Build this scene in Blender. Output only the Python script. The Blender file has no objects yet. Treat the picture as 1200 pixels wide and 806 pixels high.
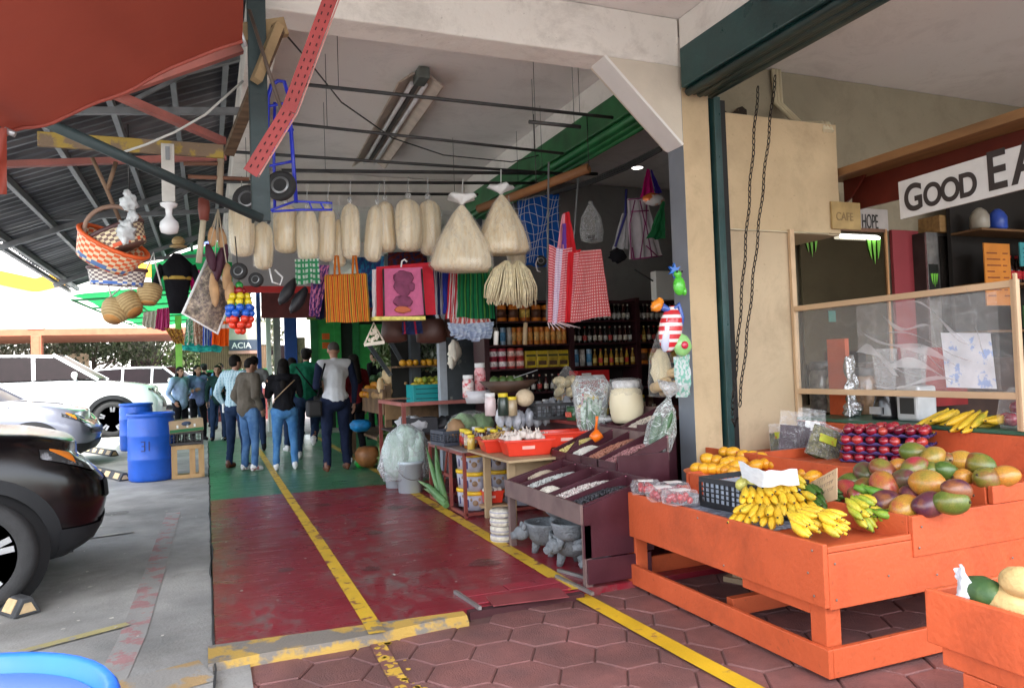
import bpy,bmesh,math,random
from mathutils import Vector,Matrix,Euler,noise
random.seed(7)
S=bpy.context.scene
COL=S.collection
PI=math.pi
R_=math.radians
H=1.32
FPX=880.0
def _basis():
 yaw,pit,rol=R_(22.2),R_(1.75),R_(2.0)
 f=Vector((math.sin(yaw)*math.cos(pit),math.cos(yaw)*math.cos(pit),math.sin(pit)))
 r0=Vector((math.cos(yaw),-math.sin(yaw),0));u0=r0.cross(f)
 c,s=math.cos(rol),math.sin(rol)
 return c*r0-s*u0,s*r0+c*u0,f
CR,CU,CF=_basis()
cam_d=bpy.data.cameras.new('camera');cam=bpy.data.objects.new('camera',cam_d);COL.objects.link(cam)
cam.matrix_world=Matrix(((CR.x,CU.x,-CF.x,0),(CR.y,CU.y,-CF.y,0),(CR.z,CU.z,-CF.z,H),(0,0,0,1)))
cam_d.sensor_width=36;cam_d.lens=FPX/1200*36;cam_d.clip_end=3000;cam_d.clip_start=.05
S.camera=cam
def P(px,py,X=None,Y=None,Z=None):
 """measure a point of the place: the pixel of the photograph met with a known real plane"""
 d=(px-600)/FPX*CR+(403-py)/FPX*CU+CF
 t=X/d.x if X is not None else(Y/d.y if Y is not None else(Z-H)/d.z)
 return Vector((t*d.x,t*d.y,H+t*d.z))
def nt(name):
 m=bpy.data.materials.new(name);m.use_nodes=True
 t=m.node_tree;return m,t,t.nodes['Principled BSDF']
MATS={}
def _rgb(c):return(c[0],c[1],c[2],1)
def mat(name,col,rough=.6,metal=0,var=.15,scale=6,bump=0,bscale=40,col2=None,thr=(.42,.62),rvar=0,obj=True,rand=0,spec=.5,emit=0,coat=0,trans=0,alpha=1,wave=None,detail=6,stretch=(1,1,1),dirt=0):
 """procedural surface: base colour broken up by two noises, optional second colour, bump and per-object variation"""
 if name in MATS:return MATS[name]
 m,t,b=nt(name);N=t.nodes;L=t.links
 tc=N.new('ShaderNodeTexCoord');mp=N.new('ShaderNodeMapping');mp.inputs['Scale'].default_value=stretch
 L.new(tc.outputs['Object'],mp.inputs[0]);src=mp.outputs[0]
 n1=N.new('ShaderNodeTexNoise');n1.inputs['Scale'].default_value=scale;n1.inputs['Detail'].default_value=detail
 n1.inputs['Roughness'].default_value=.62
 L.new(src,n1.inputs['Vector'])
 if rand:
  oi=N.new('ShaderNodeObjectInfo');va=N.new('ShaderNodeVectorMath');va.operation='MULTIPLY_ADD'
  cx=N.new('ShaderNodeCombineXYZ')
  for k in range(3):L.new(oi.outputs['Random'],cx.inputs[k])
  va.inputs[1].default_value=(37,61,23);L.new(cx.outputs[0],va.inputs[0]);L.new(src,va.inputs[2])
  L.new(va.outputs[0],n1.inputs['Vector']);src=va.outputs[0]
 cur=None
 if col2 is not None:
  rp=N.new('ShaderNodeValToRGB');e=rp.color_ramp.elements
  e[0].position,e[1].position=thr;e[0].color=_rgb(col);e[1].color=_rgb(col2)
  if rand:
   ad=N.new('ShaderNodeMath');ad.operation='MULTIPLY_ADD';ad.inputs[1].default_value=rand;
   sb=N.new('ShaderNodeMath');sb.operation='SUBTRACT';sb.inputs[1].default_value=rand*.5
   L.new(oi.outputs['Random'],ad.inputs[0]);L.new(n1.outputs[0],ad.inputs[2]);L.new(ad.outputs[0],sb.inputs[0]);L.new(sb.outputs[0],rp.inputs[0])
  else:L.new(n1.outputs[0],rp.inputs[0])
  cur=rp.outputs[0]
 n2=N.new('ShaderNodeTexNoise');n2.inputs['Scale'].default_value=scale*.43 if col2 is not None else scale;n2.inputs['Detail'].default_value=detail
 L.new(src,n2.inputs['Vector'])
 mr=N.new('ShaderNodeMapRange');mr.inputs[1].default_value=.3;mr.inputs[2].default_value=.7
 mr.inputs[3].default_value=1-var;mr.inputs[4].default_value=1+var;L.new(n2.outputs[0],mr.inputs[0])
 mx=N.new('ShaderNodeVectorMath');mx.operation='SCALE'
 if cur is None:mx.inputs[0].default_value=col[:3]
 else:L.new(cur,mx.inputs[0])
 L.new(mr.outputs[0],mx.inputs['Scale']);L.new(mx.outputs[0],b.inputs['Base Color'])
 if wave:
  ax,sc,wc,th=wave
  w=N.new('ShaderNodeTexWave');w.bands_direction=ax;w.inputs['Scale'].default_value=sc;w.inputs['Distortion'].default_value=.3
  L.new(tc.outputs['Object'],w.inputs[0])
  r2=N.new('ShaderNodeValToRGB');r2.color_ramp.elements[0].position=th;r2.color_ramp.elements[1].position=min(1,th+.06)
  L.new(w.outputs['Fac'],r2.inputs[0])
  mm=N.new('ShaderNodeMix');mm.data_type='RGBA';L.new(r2.outputs[0],mm.inputs[0]);L.new(mx.outputs[0],mm.inputs[6]);mm.inputs[7].default_value=_rgb(wc)
  L.new(mm.outputs[2],b.inputs['Base Color'])
 if dirt:
  nd=N.new('ShaderNodeTexNoise');nd.inputs['Scale'].default_value=1.7;nd.inputs['Detail'].default_value=14;nd.inputs['Roughness'].default_value=.74;nd.inputs['Distortion'].default_value=.5;L.new(tc.outputs['Object'],nd.inputs['Vector'])
  ns_=N.new('ShaderNodeTexNoise');ns_.inputs['Scale'].default_value=34;ns_.inputs['Detail'].default_value=6;L.new(tc.outputs['Object'],ns_.inputs['Vector'])
  d1=N.new('ShaderNodeMapRange');d1.inputs[1].default_value=.50;d1.inputs[2].default_value=.68;d1.inputs[3].default_value=0;d1.inputs[4].default_value=dirt;L.new(nd.outputs[0],d1.inputs[0])
  d2=N.new('ShaderNodeMapRange');d2.inputs[1].default_value=.66;d2.inputs[2].default_value=.72;d2.inputs[3].default_value=0;d2.inputs[4].default_value=dirt*.9;L.new(ns_.outputs[0],d2.inputs[0])
  sm_=N.new('ShaderNodeMath');sm_.operation='MAXIMUM';L.new(d1.outputs[0],sm_.inputs[0]);L.new(d2.outputs[0],sm_.inputs[1])
  md=N.new('ShaderNodeMix');md.data_type='RGBA';L.new(sm_.outputs[0],md.inputs[0]);L.new(b.inputs['Base Color'].links[0].from_socket,md.inputs[6]);md.inputs[7].default_value=(col[0]*.30+.01,col[1]*.28+.008,col[2]*.26+.006,1);L.new(md.outputs[2],b.inputs['Base Color'])
 b.inputs['Roughness'].default_value=rough;b.inputs['Metallic'].default_value=metal
 b.inputs['Specular IOR Level'].default_value=spec
 if rvar:
  m3=N.new('ShaderNodeMapRange');m3.inputs[1].default_value=.35;m3.inputs[2].default_value=.65
  m3.inputs[3].default_value=max(.02,rough-rvar);m3.inputs[4].default_value=min(1,rough+rvar);L.new(n1.outputs[0],m3.inputs[0]);L.new(m3.outputs[0],b.inputs['Roughness'])
 if bump:
  n4=N.new('ShaderNodeTexNoise');n4.inputs['Scale'].default_value=bscale;n4.inputs['Detail'].default_value=5;L.new(mp.outputs[0],n4.inputs['Vector'])
  bp=N.new('ShaderNodeBump');bp.inputs['Strength'].default_value=bump;bp.inputs['Distance'].default_value=.02
  L.new(n4.outputs[0],bp.inputs['Height']);L.new(bp.outputs[0],b.inputs['Normal'])
 if emit:b.inputs['Emission Color'].default_value=_rgb(col);b.inputs['Emission Strength'].default_value=emit
 if coat:b.inputs['Coat Weight'].default_value=coat;b.inputs['Coat Roughness'].default_value=.06
 if trans:b.inputs['Transmission Weight'].default_value=trans
 if alpha<1:b.inputs['Alpha'].default_value=alpha
 MATS[name]=m;return m
def film(name,tint=(.9,.92,.93),amount=.35,rough=.12,wrinkle=.5,wscale=18):
 """thin clear plastic: mostly see-through with creased glossy highlights"""
 if name in MATS:return MATS[name]
 m,t,b=nt(name);N=t.nodes;L=t.links
 tr=N.new('ShaderNodeBsdfTransparent');mx=N.new('ShaderNodeMixShader')
 b.inputs['Base Color'].default_value=_rgb(tint);b.inputs['Roughness'].default_value=rough;b.inputs['Specular IOR Level'].default_value=.8
 tc=N.new('ShaderNodeTexCoord');n=N.new('ShaderNodeTexNoise');n.inputs['Scale'].default_value=wscale;n.inputs['Distortion'].default_value=1.2
 L.new(tc.outputs['Object'],n.inputs['Vector'])
 bp=N.new('ShaderNodeBump');bp.inputs['Strength'].default_value=wrinkle;bp.inputs['Distance'].default_value=.03
 L.new(n.outputs[0],bp.inputs['Height']);L.new(bp.outputs[0],b.inputs['Normal'])
 n2=N.new('ShaderNodeTexNoise');n2.inputs['Scale'].default_value=wscale*.55;n2.inputs['Distortion'].default_value=1.6;n2.inputs['Detail'].default_value=3;L.new(tc.outputs['Object'],n2.inputs['Vector'])
 def mth(op,a,b=None):
  q=N.new('ShaderNodeMath');q.operation=op
  for k,x in enumerate((a,b)):
   if x is None:continue
   if isinstance(x,(int,float)):q.inputs[k].default_value=x
   else:L.new(x,q.inputs[k])
  return q.outputs[0]
 rid=mth('ABSOLUTE',mth('SUBTRACT',n2.outputs[0],.5));rp=N.new('ShaderNodeMapRange');rp.inputs[1].default_value=0;rp.inputs[2].default_value=.022;rp.inputs[3].default_value=.65*wrinkle;rp.inputs[4].default_value=0;L.new(rid,rp.inputs[0])
 lw=N.new('ShaderNodeLayerWeight');lw.inputs[0].default_value=.35;f_=mth('ADD',mth('ADD',rp.outputs[0],amount*.4),mth('MULTIPLY',lw.outputs['Facing'],amount*1.5));f2=N.new('ShaderNodeClamp');L.new(f_,f2.inputs[0]);L.new(f2.outputs[0],mx.inputs[0]);L.new(tr.outputs[0],mx.inputs[1]);L.new(b.outputs[0],mx.inputs[2])
 L.new(mx.outputs[0],t.nodes['Material Output'].inputs[0]);MATS[name]=m;return m
def cloth(name,col,col2=None,bandsx=None,bandsz=None,tl=.25,var=.12):
 """woven cloth: diffuse with some light passing through, optional stripes (bands = list of (scale, colour, threshold))"""
 if name in MATS:return MATS[name]
 m,t,b=nt(name);N=t.nodes;L=t.links
 tc=N.new('ShaderNodeTexCoord');n=N.new('ShaderNodeTexNoise');n.inputs['Scale'].default_value=9;n.inputs['Detail'].default_value=5
 L.new(tc.outputs['UV'],n.inputs['Vector'])
 cur=None
 def mixin(cur,fac,c):
  mm=N.new('ShaderNodeMix');mm.data_type='RGBA';L.new(fac,mm.inputs[0])
  if cur is None:mm.inputs[6].default_value=_rgb(col)
  else:L.new(cur,mm.inputs[6])
  mm.inputs[7].default_value=_rgb(c);return mm.outputs[2]
 for ax,bands in(('X',bandsx),('Y',bandsz)):
  for(sc,c,th)in bands or[]:
   w=N.new('ShaderNodeTexWave');w.bands_direction=ax;w.inputs['Scale'].default_value=sc;w.inputs['Phase Offset'].default_value=th*9
   L.new(tc.outputs['UV'],w.inputs[0])
   r=N.new('ShaderNodeValToRGB');r.color_ramp.elements[0].position=th;r.color_ramp.elements[1].position=min(1,th+.08);L.new(w.outputs['Fac'],r.inputs[0])
   cur=mixin(cur,r.outputs[0],c)
 if col2 is not None:
  r=N.new('ShaderNodeValToRGB');r.color_ramp.elements[0].position=.48;r.color_ramp.elements[1].position=.54;L.new(n.outputs[0],r.inputs[0]);cur=mixin(cur,r.outputs[0],col2)
 mr=N.new('ShaderNodeMapRange');mr.inputs[3].default_value=1-var*1.6;mr.inputs[4].default_value=1+var*1.6;L.new(n.outputs[0],mr.inputs[0])
 mx=N.new('ShaderNodeVectorMath');mx.operation='SCALE';L.new(mr.outputs[0],mx.inputs['Scale'])
 if cur is None:mx.inputs[0].default_value=col[:3]
 else:L.new(cur,mx.inputs[0])
 L.new(mx.outputs[0],b.inputs['Base Color']);b.inputs['Roughness'].default_value=.85;b.inputs['Specular IOR Level'].default_value=.2
 if tl:
  td=N.new('ShaderNodeBsdfTranslucent');L.new(mx.outputs[0],td.inputs[0]);ms=N.new('ShaderNodeMixShader');ms.inputs[0].default_value=tl
  L.new(b.outputs[0],ms.inputs[1]);L.new(td.outputs[0],ms.inputs[2]);L.new(ms.outputs[0],t.nodes['Material Output'].inputs[0])
 MATS[name]=m;return m
class MB:
 def __init__(s):s.v=[];s.f=[];s.m=[];s.uv={};s.sm=[]
 def add(s,vs,fs,mi=0,sm=False):
  o=len(s.v);s.v+=[tuple(v)for v in vs]
  for f in fs:s.f.append([i+o for i in f]);s.m.append(mi);s.sm.append(sm)
  return s
 def box(s,x0,x1,y0,y1,z0,z1,mi=0,M=None):
  vs=[Vector((x,y,z))for z in(z0,z1)for y in(y0,y1)for x in(x0,x1)]
  if M is not None:vs=[M@v for v in vs]
  s.add(vs,[(0,2,3,1),(4,5,7,6),(0,1,5,4),(2,6,7,3),(0,4,6,2),(1,3,7,5)],mi);return s
 def bar(s,a,b,w,h,mi=0,up=(0,0,1)):
  """rectangular bar from a to b"""
  a,b=Vector(a),Vector(b);d=(b-a);L=d.length;d.normalize();u=Vector(up)
  if abs(d.dot(u))>.98:u=Vector((0,1,0))
  x=d.cross(u).normalized();u=x.cross(d)
  M=Matrix(((x.x,d.x,u.x,a.x),(x.y,d.y,u.y,a.y),(x.z,d.z,u.z,a.z),(0,0,0,1)))
  return s.box(-w/2,w/2,0,L,-h/2,h/2,mi,M)
 def tube(s,pts,r,n=8,mi=0,cap=True,closed=False):
  pts=[Vector(p)for p in pts];k=len(pts);rs=r if isinstance(r,(list,tuple))else[r]*k
  vs=[];prev=None
  for i,p in enumerate(pts):
   if closed:d=pts[(i+1)%k]-pts[i-1]
   else:d=pts[min(i+1,k-1)]-pts[max(i-1,0)]
   if d.length<1e-9:d=Vector((0,0,1))
   d.normalize()
   if prev is None:
    u=Vector((0,0,1))if abs(d.z)<.9 else Vector((1,0,0));x=d.cross(u).normalized()
   else:x=(prev-d*prev.dot(d)).normalized()
   prev=x;y=d.cross(x)
   for j in range(n):
    a=2*PI*j/n;vs.append(p+(x*math.cos(a)+y*math.sin(a))*rs[i])
  fs=[]
  for i in range(k if closed else k-1):
   for j in range(n):a=i*n+j;b=i*n+(j+1)%n;c=((i+1)%k)*n;fs.append((a,b,c+(j+1)%n,c+j))
  s.add(vs,fs,mi,True)
  if cap and not closed:s.add([vs[j]for j in range(n)],[tuple(range(n))[::-1]],mi);s.add([vs[(k-1)*n+j]for j in range(n)],[tuple(range(n))],mi)
  return s
 def lathe(s,prof,c=(0,0,0),n=20,mi=0,M=None,sm=True,sx=1,sy=1,wob=None):
  c=Vector(c);vs=[]
  for(r,z)in prof:
   for j in range(n):
    a=2*PI*j/n;q=1+(wob(a,z)if wob else 0)
    v=Vector((r*q*sx*math.cos(a),r*q*sy*math.sin(a),z))
    vs.append(c+(M@v if M is not None else v))
  fs=[]
  for i in range(len(prof)-1):
   for j in range(n):a=i*n+j;b=i*n+(j+1)%n;fs.append((a,b,b+n,a+n))
  if prof[0][0]>1e-4:fs.append(tuple(range(n))[::-1])
  if prof[-1][0]>1e-4:fs.append(tuple((len(prof)-1)*n+j for j in range(n)))
  s.add(vs,fs,mi,sm);return s
 def ell(s,c,r,M=None,nu=14,nv=9,mi=0,nz=0,ns=8,seed=0):
  c=Vector(c);vs=[]
  for i in range(nv+1):
   t=PI*i/nv
   for j in range(nu):
    a=2*PI*j/nu;v=Vector((math.sin(t)*math.cos(a),math.sin(t)*math.sin(a),math.cos(t)))
    q=1+(nz*noise.noise(v*ns*.3+Vector((seed*7.3,0,0)))if nz else 0)
    v=Vector((v.x*r[0]*q,v.y*r[1]*q,v.z*r[2]*q));vs.append(c+(M@v if M is not None else v))
  fs=[(i*nu+j,(i+1)*nu+j,(i+1)*nu+(j+1)%nu,i*nu+(j+1)%nu)for i in range(nv)for j in range(nu)]
  s.add(vs,fs,mi,True);return s
 def grid(s,fn,nu,nv,mi=0,sm=True):
  o=len(s.v);vs=[fn(i/nu,j/nv)for j in range(nv+1)for i in range(nu+1)]
  fs=[(j*(nu+1)+i,j*(nu+1)+i+1,(j+1)*(nu+1)+i+1,(j+1)*(nu+1)+i)for j in range(nv)for i in range(nu)]
  for j in range(nv+1):
   for i in range(nu+1):s.uv[o+j*(nu+1)+i]=(i/nu,j/nv)
  s.add(vs,fs,mi,sm);return s
 def prism(s,poly,a,b,axis='y',mi=0,fn=None):
  """extrude a 2D outline between a and b along an axis"""
  n=len(poly)
  def v(p,t):return{'y':(p[0],t,p[1]),'x':(t,p[0],p[1]),'z':(p[0],p[1],t)}[axis]
  vs=[v(p,a)for p in poly]+[v(p,b)for p in poly]
  if fn:vs=[fn(Vector(q))for q in vs]
  s.add(vs,[tuple(range(n)),tuple(range(n,2*n))[::-1]]+[(i,i+n,(i+1)%n+n,(i+1)%n)for i in range(n)],mi);return s
 def quad(s,a,b,c,d,mi=0):
  o=len(s.v);s.add([a,b,c,d],[(0,1,2,3)],mi)
  for k,u in enumerate(((0,0),(1,0),(1,1),(0,1))):s.uv[o+k]=u
  return s
 def build(s,name,mats,parent=None,bevel=0,fixn=True,loc=None,rz=0,M=None,solid=0,sub=0):
  me=bpy.data.meshes.new(name);me.from_pydata(s.v,[],s.f)
  for mm in(mats if isinstance(mats,(list,tuple))else[mats]):me.materials.append(mm)
  me.polygons.foreach_set('material_index',s.m);me.polygons.foreach_set('use_smooth',s.sm)
  if s.uv:
   ul=me.uv_layers.new(name='UV')
   for lp in me.loops:ul.data[lp.index].uv=s.uv.get(lp.vertex_index,(0,0))
  me.update()
  if fixn:
   bm=bmesh.new();bm.from_mesh(me);bmesh.ops.remove_doubles(bm,verts=bm.verts,dist=1e-5)if not s.uv else None
   bmesh.ops.recalc_face_normals(bm,faces=bm.faces);bm.to_mesh(me);bm.free()
  o=bpy.data.objects.new(name,me);COL.objects.link(o)
  if parent is not None:o.parent=parent
  if M is not None:o.matrix_local=M
  if loc is not None:o.location=loc
  if rz:o.rotation_euler=(0,0,rz)
  if solid:d=o.modifiers.new('solid','SOLIDIFY');d.thickness=solid;d.offset=0
  if bevel:d=o.modifiers.new('bevel','BEVEL');d.width=bevel;d.segments=2;d.limit_method='ANGLE';d.angle_limit=R_(35)
  if sub:d=o.modifiers.new('sub','SUBSURF');d.levels=sub;d.render_levels=sub
  return o
def tag(o,label,cat,group=None,kind=None):
 if label:o['label']=label
 if cat:o['category']=cat
 if group:o['group']=group
 if kind:o['kind']=kind
 return o
def thing(name,label,cat,loc=(0,0,0),rz=0,group=None):
 o=bpy.data.objects.new(name,None);COL.objects.link(o);o.location=loc;o.rotation_euler=(0,0,rz);o.empty_display_size=.1
 return tag(o,label,cat,group)
def struct(o):o['kind']='structure';return o
def dup(root,loc=None,rz=None,label=None,group=None,rot=None,sc=None):
 r=root.copy();COL.objects.link(r)
 if loc is not None:r.location=loc
 if rz is not None:r.rotation_euler=(root.rotation_euler[0],root.rotation_euler[1],rz)
 if rot is not None:r.rotation_euler=rot
 if sc is not None:r.scale=sc if isinstance(sc,(tuple,list))else(sc,sc,sc)
 if label:r['label']=label
 if group:r['group']=group
 def rec(a,b):
  for ch in list(a.children):
   c=ch.copy();COL.objects.link(c);c.parent=b;rec(ch,c)
 rec(root,r);return r
def rot(x=0,y=0,z=0):return Euler((x,y,z)).to_matrix()
def rnd(a,b):return random.uniform(a,b)
W=bpy.data.worlds.new("World");S.world=W;W.use_nodes=True
wn=W.node_tree.nodes;wl=W.node_tree.links
sky=wn.new('ShaderNodeTexSky');sky.sky_type='NISHITA';sky.sun_disc=False
SUN=Vector((-.16,-.50,.85)).normalized()
sky.sun_elevation=math.asin(SUN.z);sky.sun_rotation=math.atan2(SUN.x,SUN.y);sky.dust_density=3.0;sky.air_density=1.0;sky.ozone_density=.6
hs_=wn.new('ShaderNodeHueSaturation');hs_.inputs['Saturation'].default_value=.45;wl.new(sky.outputs[0],hs_.inputs['Color']);wl.new(hs_.outputs[0],wn['Background'].inputs[0]);wn['Background'].inputs[1].default_value=.95
sd=bpy.data.lights.new('sun','SUN');sd.energy=7;sd.angle=R_(.5);sd.color=(1,.96,.9)
so=bpy.data.objects.new('sun',sd);COL.objects.link(so);so.rotation_euler=SUN.to_track_quat('Z','Y').to_euler()
S.view_settings.view_transform='Standard';S.view_settings.look='None';S.view_settings.exposure=0;S.view_settings.gamma=1
S.cycles.use_denoising=True
S.cycles.max_bounces=8;S.cycles.diffuse_bounces=5;S.cycles.glossy_bounces=3;S.cycles.transmission_bounces=4;S.cycles.transparent_max_bounces=12
S.cycles.caustics_reflective=False;S.cycles.caustics_refractive=False;S.cycles.sample_clamp_indirect=6
asph=mat('asphalt_concrete',(.33,.325,.305),.85,var=.28,scale=1.6,bump=.25,bscale=60,col2=(.20,.20,.19),thr=(.36,.68),detail=12,dirt=.45)
MB().grid(lambda u,v:(-1400+2800*u,-1400+2800*v,-.075),2,2,sm=False).build('ground',mat('far_ground',(.22,.22,.21),.9,var=.1));struct(bpy.data.objects['ground'])
struct(MB().box(-14,0,-6,60,-.3,0).build('parking_ground',asph))
struct(MB().box(.001,12,17.0,60,-.3,0).build('far_pavement',mat('far_pavement',(.30,.24,.23),.8,var=.2,scale=2)))
def floorpaint(name,c,worn,thr,rough=.3):
 m,t,b=nt(name);N=t.nodes;L=t.links;tc=N.new('ShaderNodeTexCoord')
 def nz(sc,det=8,st=(1,1,1),dist=0):
  mp=N.new('ShaderNodeMapping');mp.inputs['Scale'].default_value=st;L.new(tc.outputs['Object'],mp.inputs[0])
  n=N.new('ShaderNodeTexNoise');n.inputs['Scale'].default_value=sc;n.inputs['Detail'].default_value=det;n.inputs['Roughness'].default_value=.7;n.inputs['Distortion'].default_value=dist;L.new(mp.outputs[0],n.inputs[0]);return n.outputs[0]
 def ramp(x,p0,c0,p1,c1):
  r=N.new('ShaderNodeValToRGB');e=r.color_ramp.elements;e[0].position=p0;e[1].position=p1;e[0].color=_rgb(c0);e[1].color=_rgb(c1);L.new(x,r.inputs[0]);return r.outputs[0]
 def mix(f,a,bb):
  mm=N.new('ShaderNodeMix');mm.data_type='RGBA';L.new(f,mm.inputs[0])
  for k,q in((6,a),(7,bb)):
   if isinstance(q,tuple):mm.inputs[k].default_value=_rgb(q)
   else:L.new(q,mm.inputs[k])
  return mm.outputs[2]
 big=nz(.9,9,(1,.35,1));fine=nz(9,10,(1,.5,1),.6);streak=nz(3.0,6,(1,3.2,1),.4)
 base=ramp(big,.35,tuple(q*.72 for q in c),.68,tuple(q*1.2 for q in c))
 wear=N.new('ShaderNodeMath');wear.operation='MULTIPLY';L.new(ramp(nz(1.1,6,(1.2,.6,1)),thr,(0,0,0),thr+.16,(1,1,1)),wear.inputs[0]);L.new(ramp(fine,.44,(0,0,0),.6,(1,1,1)),wear.inputs[1])
 colr=mix(wear.outputs[0],base,worn)
 L.new(colr,b.inputs['Base Color'])
 mr=N.new('ShaderNodeMapRange');mr.inputs[1].default_value=.35;mr.inputs[2].default_value=.65;mr.inputs[3].default_value=rough;mr.inputs[4].default_value=rough+.18;L.new(streak,mr.inputs[0]);L.new(mr.outputs[0],b.inputs['Roughness'])
 bp=N.new('ShaderNodeBump');bp.inputs['Strength'].default_value=.22;bp.inputs['Distance'].default_value=.01;b.inputs['Specular IOR Level'].default_value=.34;L.new(streak,bp.inputs['Height'])
 bp2=N.new('ShaderNodeBump');bp2.inputs['Strength'].default_value=.35;bp2.inputs['Distance'].default_value=.006;L.new(fine,bp2.inputs['Height']);L.new(bp.outputs[0],bp2.inputs['Normal']);L.new(bp2.outputs[0],b.inputs['Normal'])
 return m
redp=floorpaint('red_floor_paint',(.235,.017,.030),(.17,.11,.105),.46,.23)
grnp=floorpaint('green_floor_paint',(.05,.17,.085),(.10,.15,.11),.5,.26)
struct(MB().box(.012,7,3.98,8.75,-.3,.002).build('red_floor',redp))
struct(MB().box(.012,7,8.75,17.0,-.3,.002).build('green_floor',grnp))
def worn_paint(name,c,under,thr=.5,sc=9,rough=.5):
 return mat(name,c,rough,var=.14,scale=sc,col2=under,thr=(thr,thr+.07),bump=.2,bscale=70,detail=10)
yel=worn_paint('yellow_line_paint',(.66,.42,.03),(.22,.07,.05),.545,9)
yel2=worn_paint('yellow_line_paint_faded',(.52,.34,.05),(.16,.10,.07),.52,8)
def strip(name,pts,w,m,z=.006):
 b=MB();pts=[Vector((p[0],p[1],z))for p in pts]
 L=[];
 for i,p in enumerate(pts):
  d=(pts[min(i+1,len(pts)-1)]-pts[max(i-1,0)]).normalized();nn=Vector((-d.y,d.x,0))
  L.append((p-nn*w/2,p+nn*w/2))
 for(a,bb),(c,d)in zip(L,L[1:]):b.quad(a,bb,d,c)
 return struct(b.build(name,m))
strip('painted_line',[(.775,3.98),(.79,6),(.80,9),(.83,13),(.84,16.9)],.085,yel)
strip('painted_line',[(1.985,4.0),(2.0,5),(2.03,7.0),(2.06,8.75)],.10,yel)
strip('painted_line',[(2.06,8.751),(2.1,16.9)],.10,yel2,.007)
strip('painted_line',[(2.06,2.0),(2.02,2.9),(1.99,4.0)],.10,worn_paint('yellow_on_paving',(.66,.42,.02),(.26,.10,.08),.60,8),-.024)
strip('painted_line',[(-.62,3.2),(-.42,3.75),(-.38,4.4),(-.36,5.6),(-.33,8.2)],.13,worn_paint('faded_red_line',(.32,.17,.17),(.27,.265,.25),.42,9,.85),.003)
strip('painted_line',[(-3.4,3.7),(-1.1,4.28),(-.42,4.6)],.07,worn_paint('faded_yellow_line',(.36,.31,.14),(.27,.26,.24),.5,7,.8),.009)
strip('painted_line',[(-2.6,6.9),(-.62,7.35)],.07,worn_paint('faded_pale_line',(.36,.35,.30),(.27,.265,.25),.46,7,.8),.009)
strip('painted_line',[(-.62,3.55),(-.02,3.72)],.3,worn_paint('rust_stain',(.36,.24,.11),(.27,.26,.24),.42,5,.8),.004)
b=MB();prev=None
for i in range(90):
 y=3.4+i*.15;x=.004+.02*noise.noise(Vector((0,y*1.7,3)))+.012*noise.noise(Vector((0,y*9,1)));w=.004+.008*abs(noise.noise(Vector((2,y*3,0))))
 cur=(Vector((x-w,y,.007)),Vector((x+w,y,.007)))
 if prev:b.quad(prev[0],prev[1],cur[1],cur[0])
 prev=cur
struct(b.build('floor_crack',mat('crack_dark',(.03,.03,.03),.9)))
kerbm=worn_paint('kerb_paint',(.44,.28,.06),(.185,.165,.14),.45,5,.75)
b=MB();N_=40
top=[]
for i in range(N_+1):
 u=i/N_;x=-.02+1.28*u;yb=4.02-.10*u+.0;yf=3.80+.02*u+(.02*math.sin(u*9))*.6-.06*(1-u)
 top.append((Vector((x,yb,.012)),Vector((x,yf+.03,.008)),Vector((x,yf,-.02)),Vector((x,yf-.012,-.12))))
for a,c in zip(top,top[1:]):
 for k in range(3):b.quad(a[k],a[k+1],c[k+1],c[k])
b.quad(top[-1][0],top[-1][1],top[-1][2],top[-1][3])
struct(b.build('kerb',kerbm))
hexm=mat('hex_paver',(.20,.085,.078),.62,var=.3,scale=5,bump=.35,bscale=120,col2=(.14,.072,.068),thr=(.35,.75),rvar=.1,detail=10,dirt=.3)
b=MB();s_=.168;dx=1.5*s_;dy=math.sqrt(3)*s_
for i in range(-2,34):
 for j in range(-4,20):
  cx=.02+i*dx;cy=1.2+j*dy+(dy/2 if i%2 else 0)
  if cx>7.4 or cy>5.2:continue
  zt=-.034+rnd(-.0022,.0022)
  if cx<1.35 and cy>3.88-.02:continue
  if cx<3.0 and cy>4.08:continue
  r0,r1=s_-.004,s_-.011
  top_=[(cx+r1*math.cos(PI/3*k),cy+r1*math.sin(PI/3*k),zt)for k in range(6)]
  mid_=[(cx+r0*math.cos(PI/3*k),cy+r0*math.sin(PI/3*k),zt-.006)for k in range(6)]
  low_=[(x,y,zt-.05)for x,y,_ in mid_]
  b.add(top_+mid_+low_,[tuple(range(6))]+[(k,(k+1)%6,(k+1)%6+6,k+6)for k in range(6)]+[(k+6,(k+1)%6+6,(k+1)%6+12,k+12)for k in range(6)])
struct(b.build('hexagonal_paving',hexm))
struct(MB().box(.0,7.4,.8,3.9,-.3,-.045).box(1.30,7.4,3.9,5.3,-.3,-.0452).build('paving_joint_bed',mat('joint_mortar',(.12,.06,.054),.9,var=.2,scale=20)))
struct(MB().box(.0,.16,3.0,3.84,-.3,-.02).box(-14,-.0,-6,3.99,-.3,-.001).build('broken_edge',asph))
b=MB();random.seed(3)
for k in range(70):
 u=random.random();x=.77+rnd(-.05,.06)+.01*u;y=3.84-u*1.5;r=rnd(.006,.028)*(1-.4*u)
 pts=[(x+r*rnd(.5,1.3)*math.cos(a),y+r*rnd(.5,1.3)*math.sin(a),-.0295)for a in[i*2*PI/9 for i in range(9)]]
 b.add(pts,[tuple(range(9))])
struct(b.build('paint_drips',mat('paint_drips',(.6,.38,.05),.6)))
hat=mat('hatch_red',(.26,.02,.035),.38,var=.25,scale=6,rvar=.12,bump=.1)
t=thing('floor_hatch','dark red metal hatch plates let into the floor beside the yellow line','hatch',(1.36,3.98,0))
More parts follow.
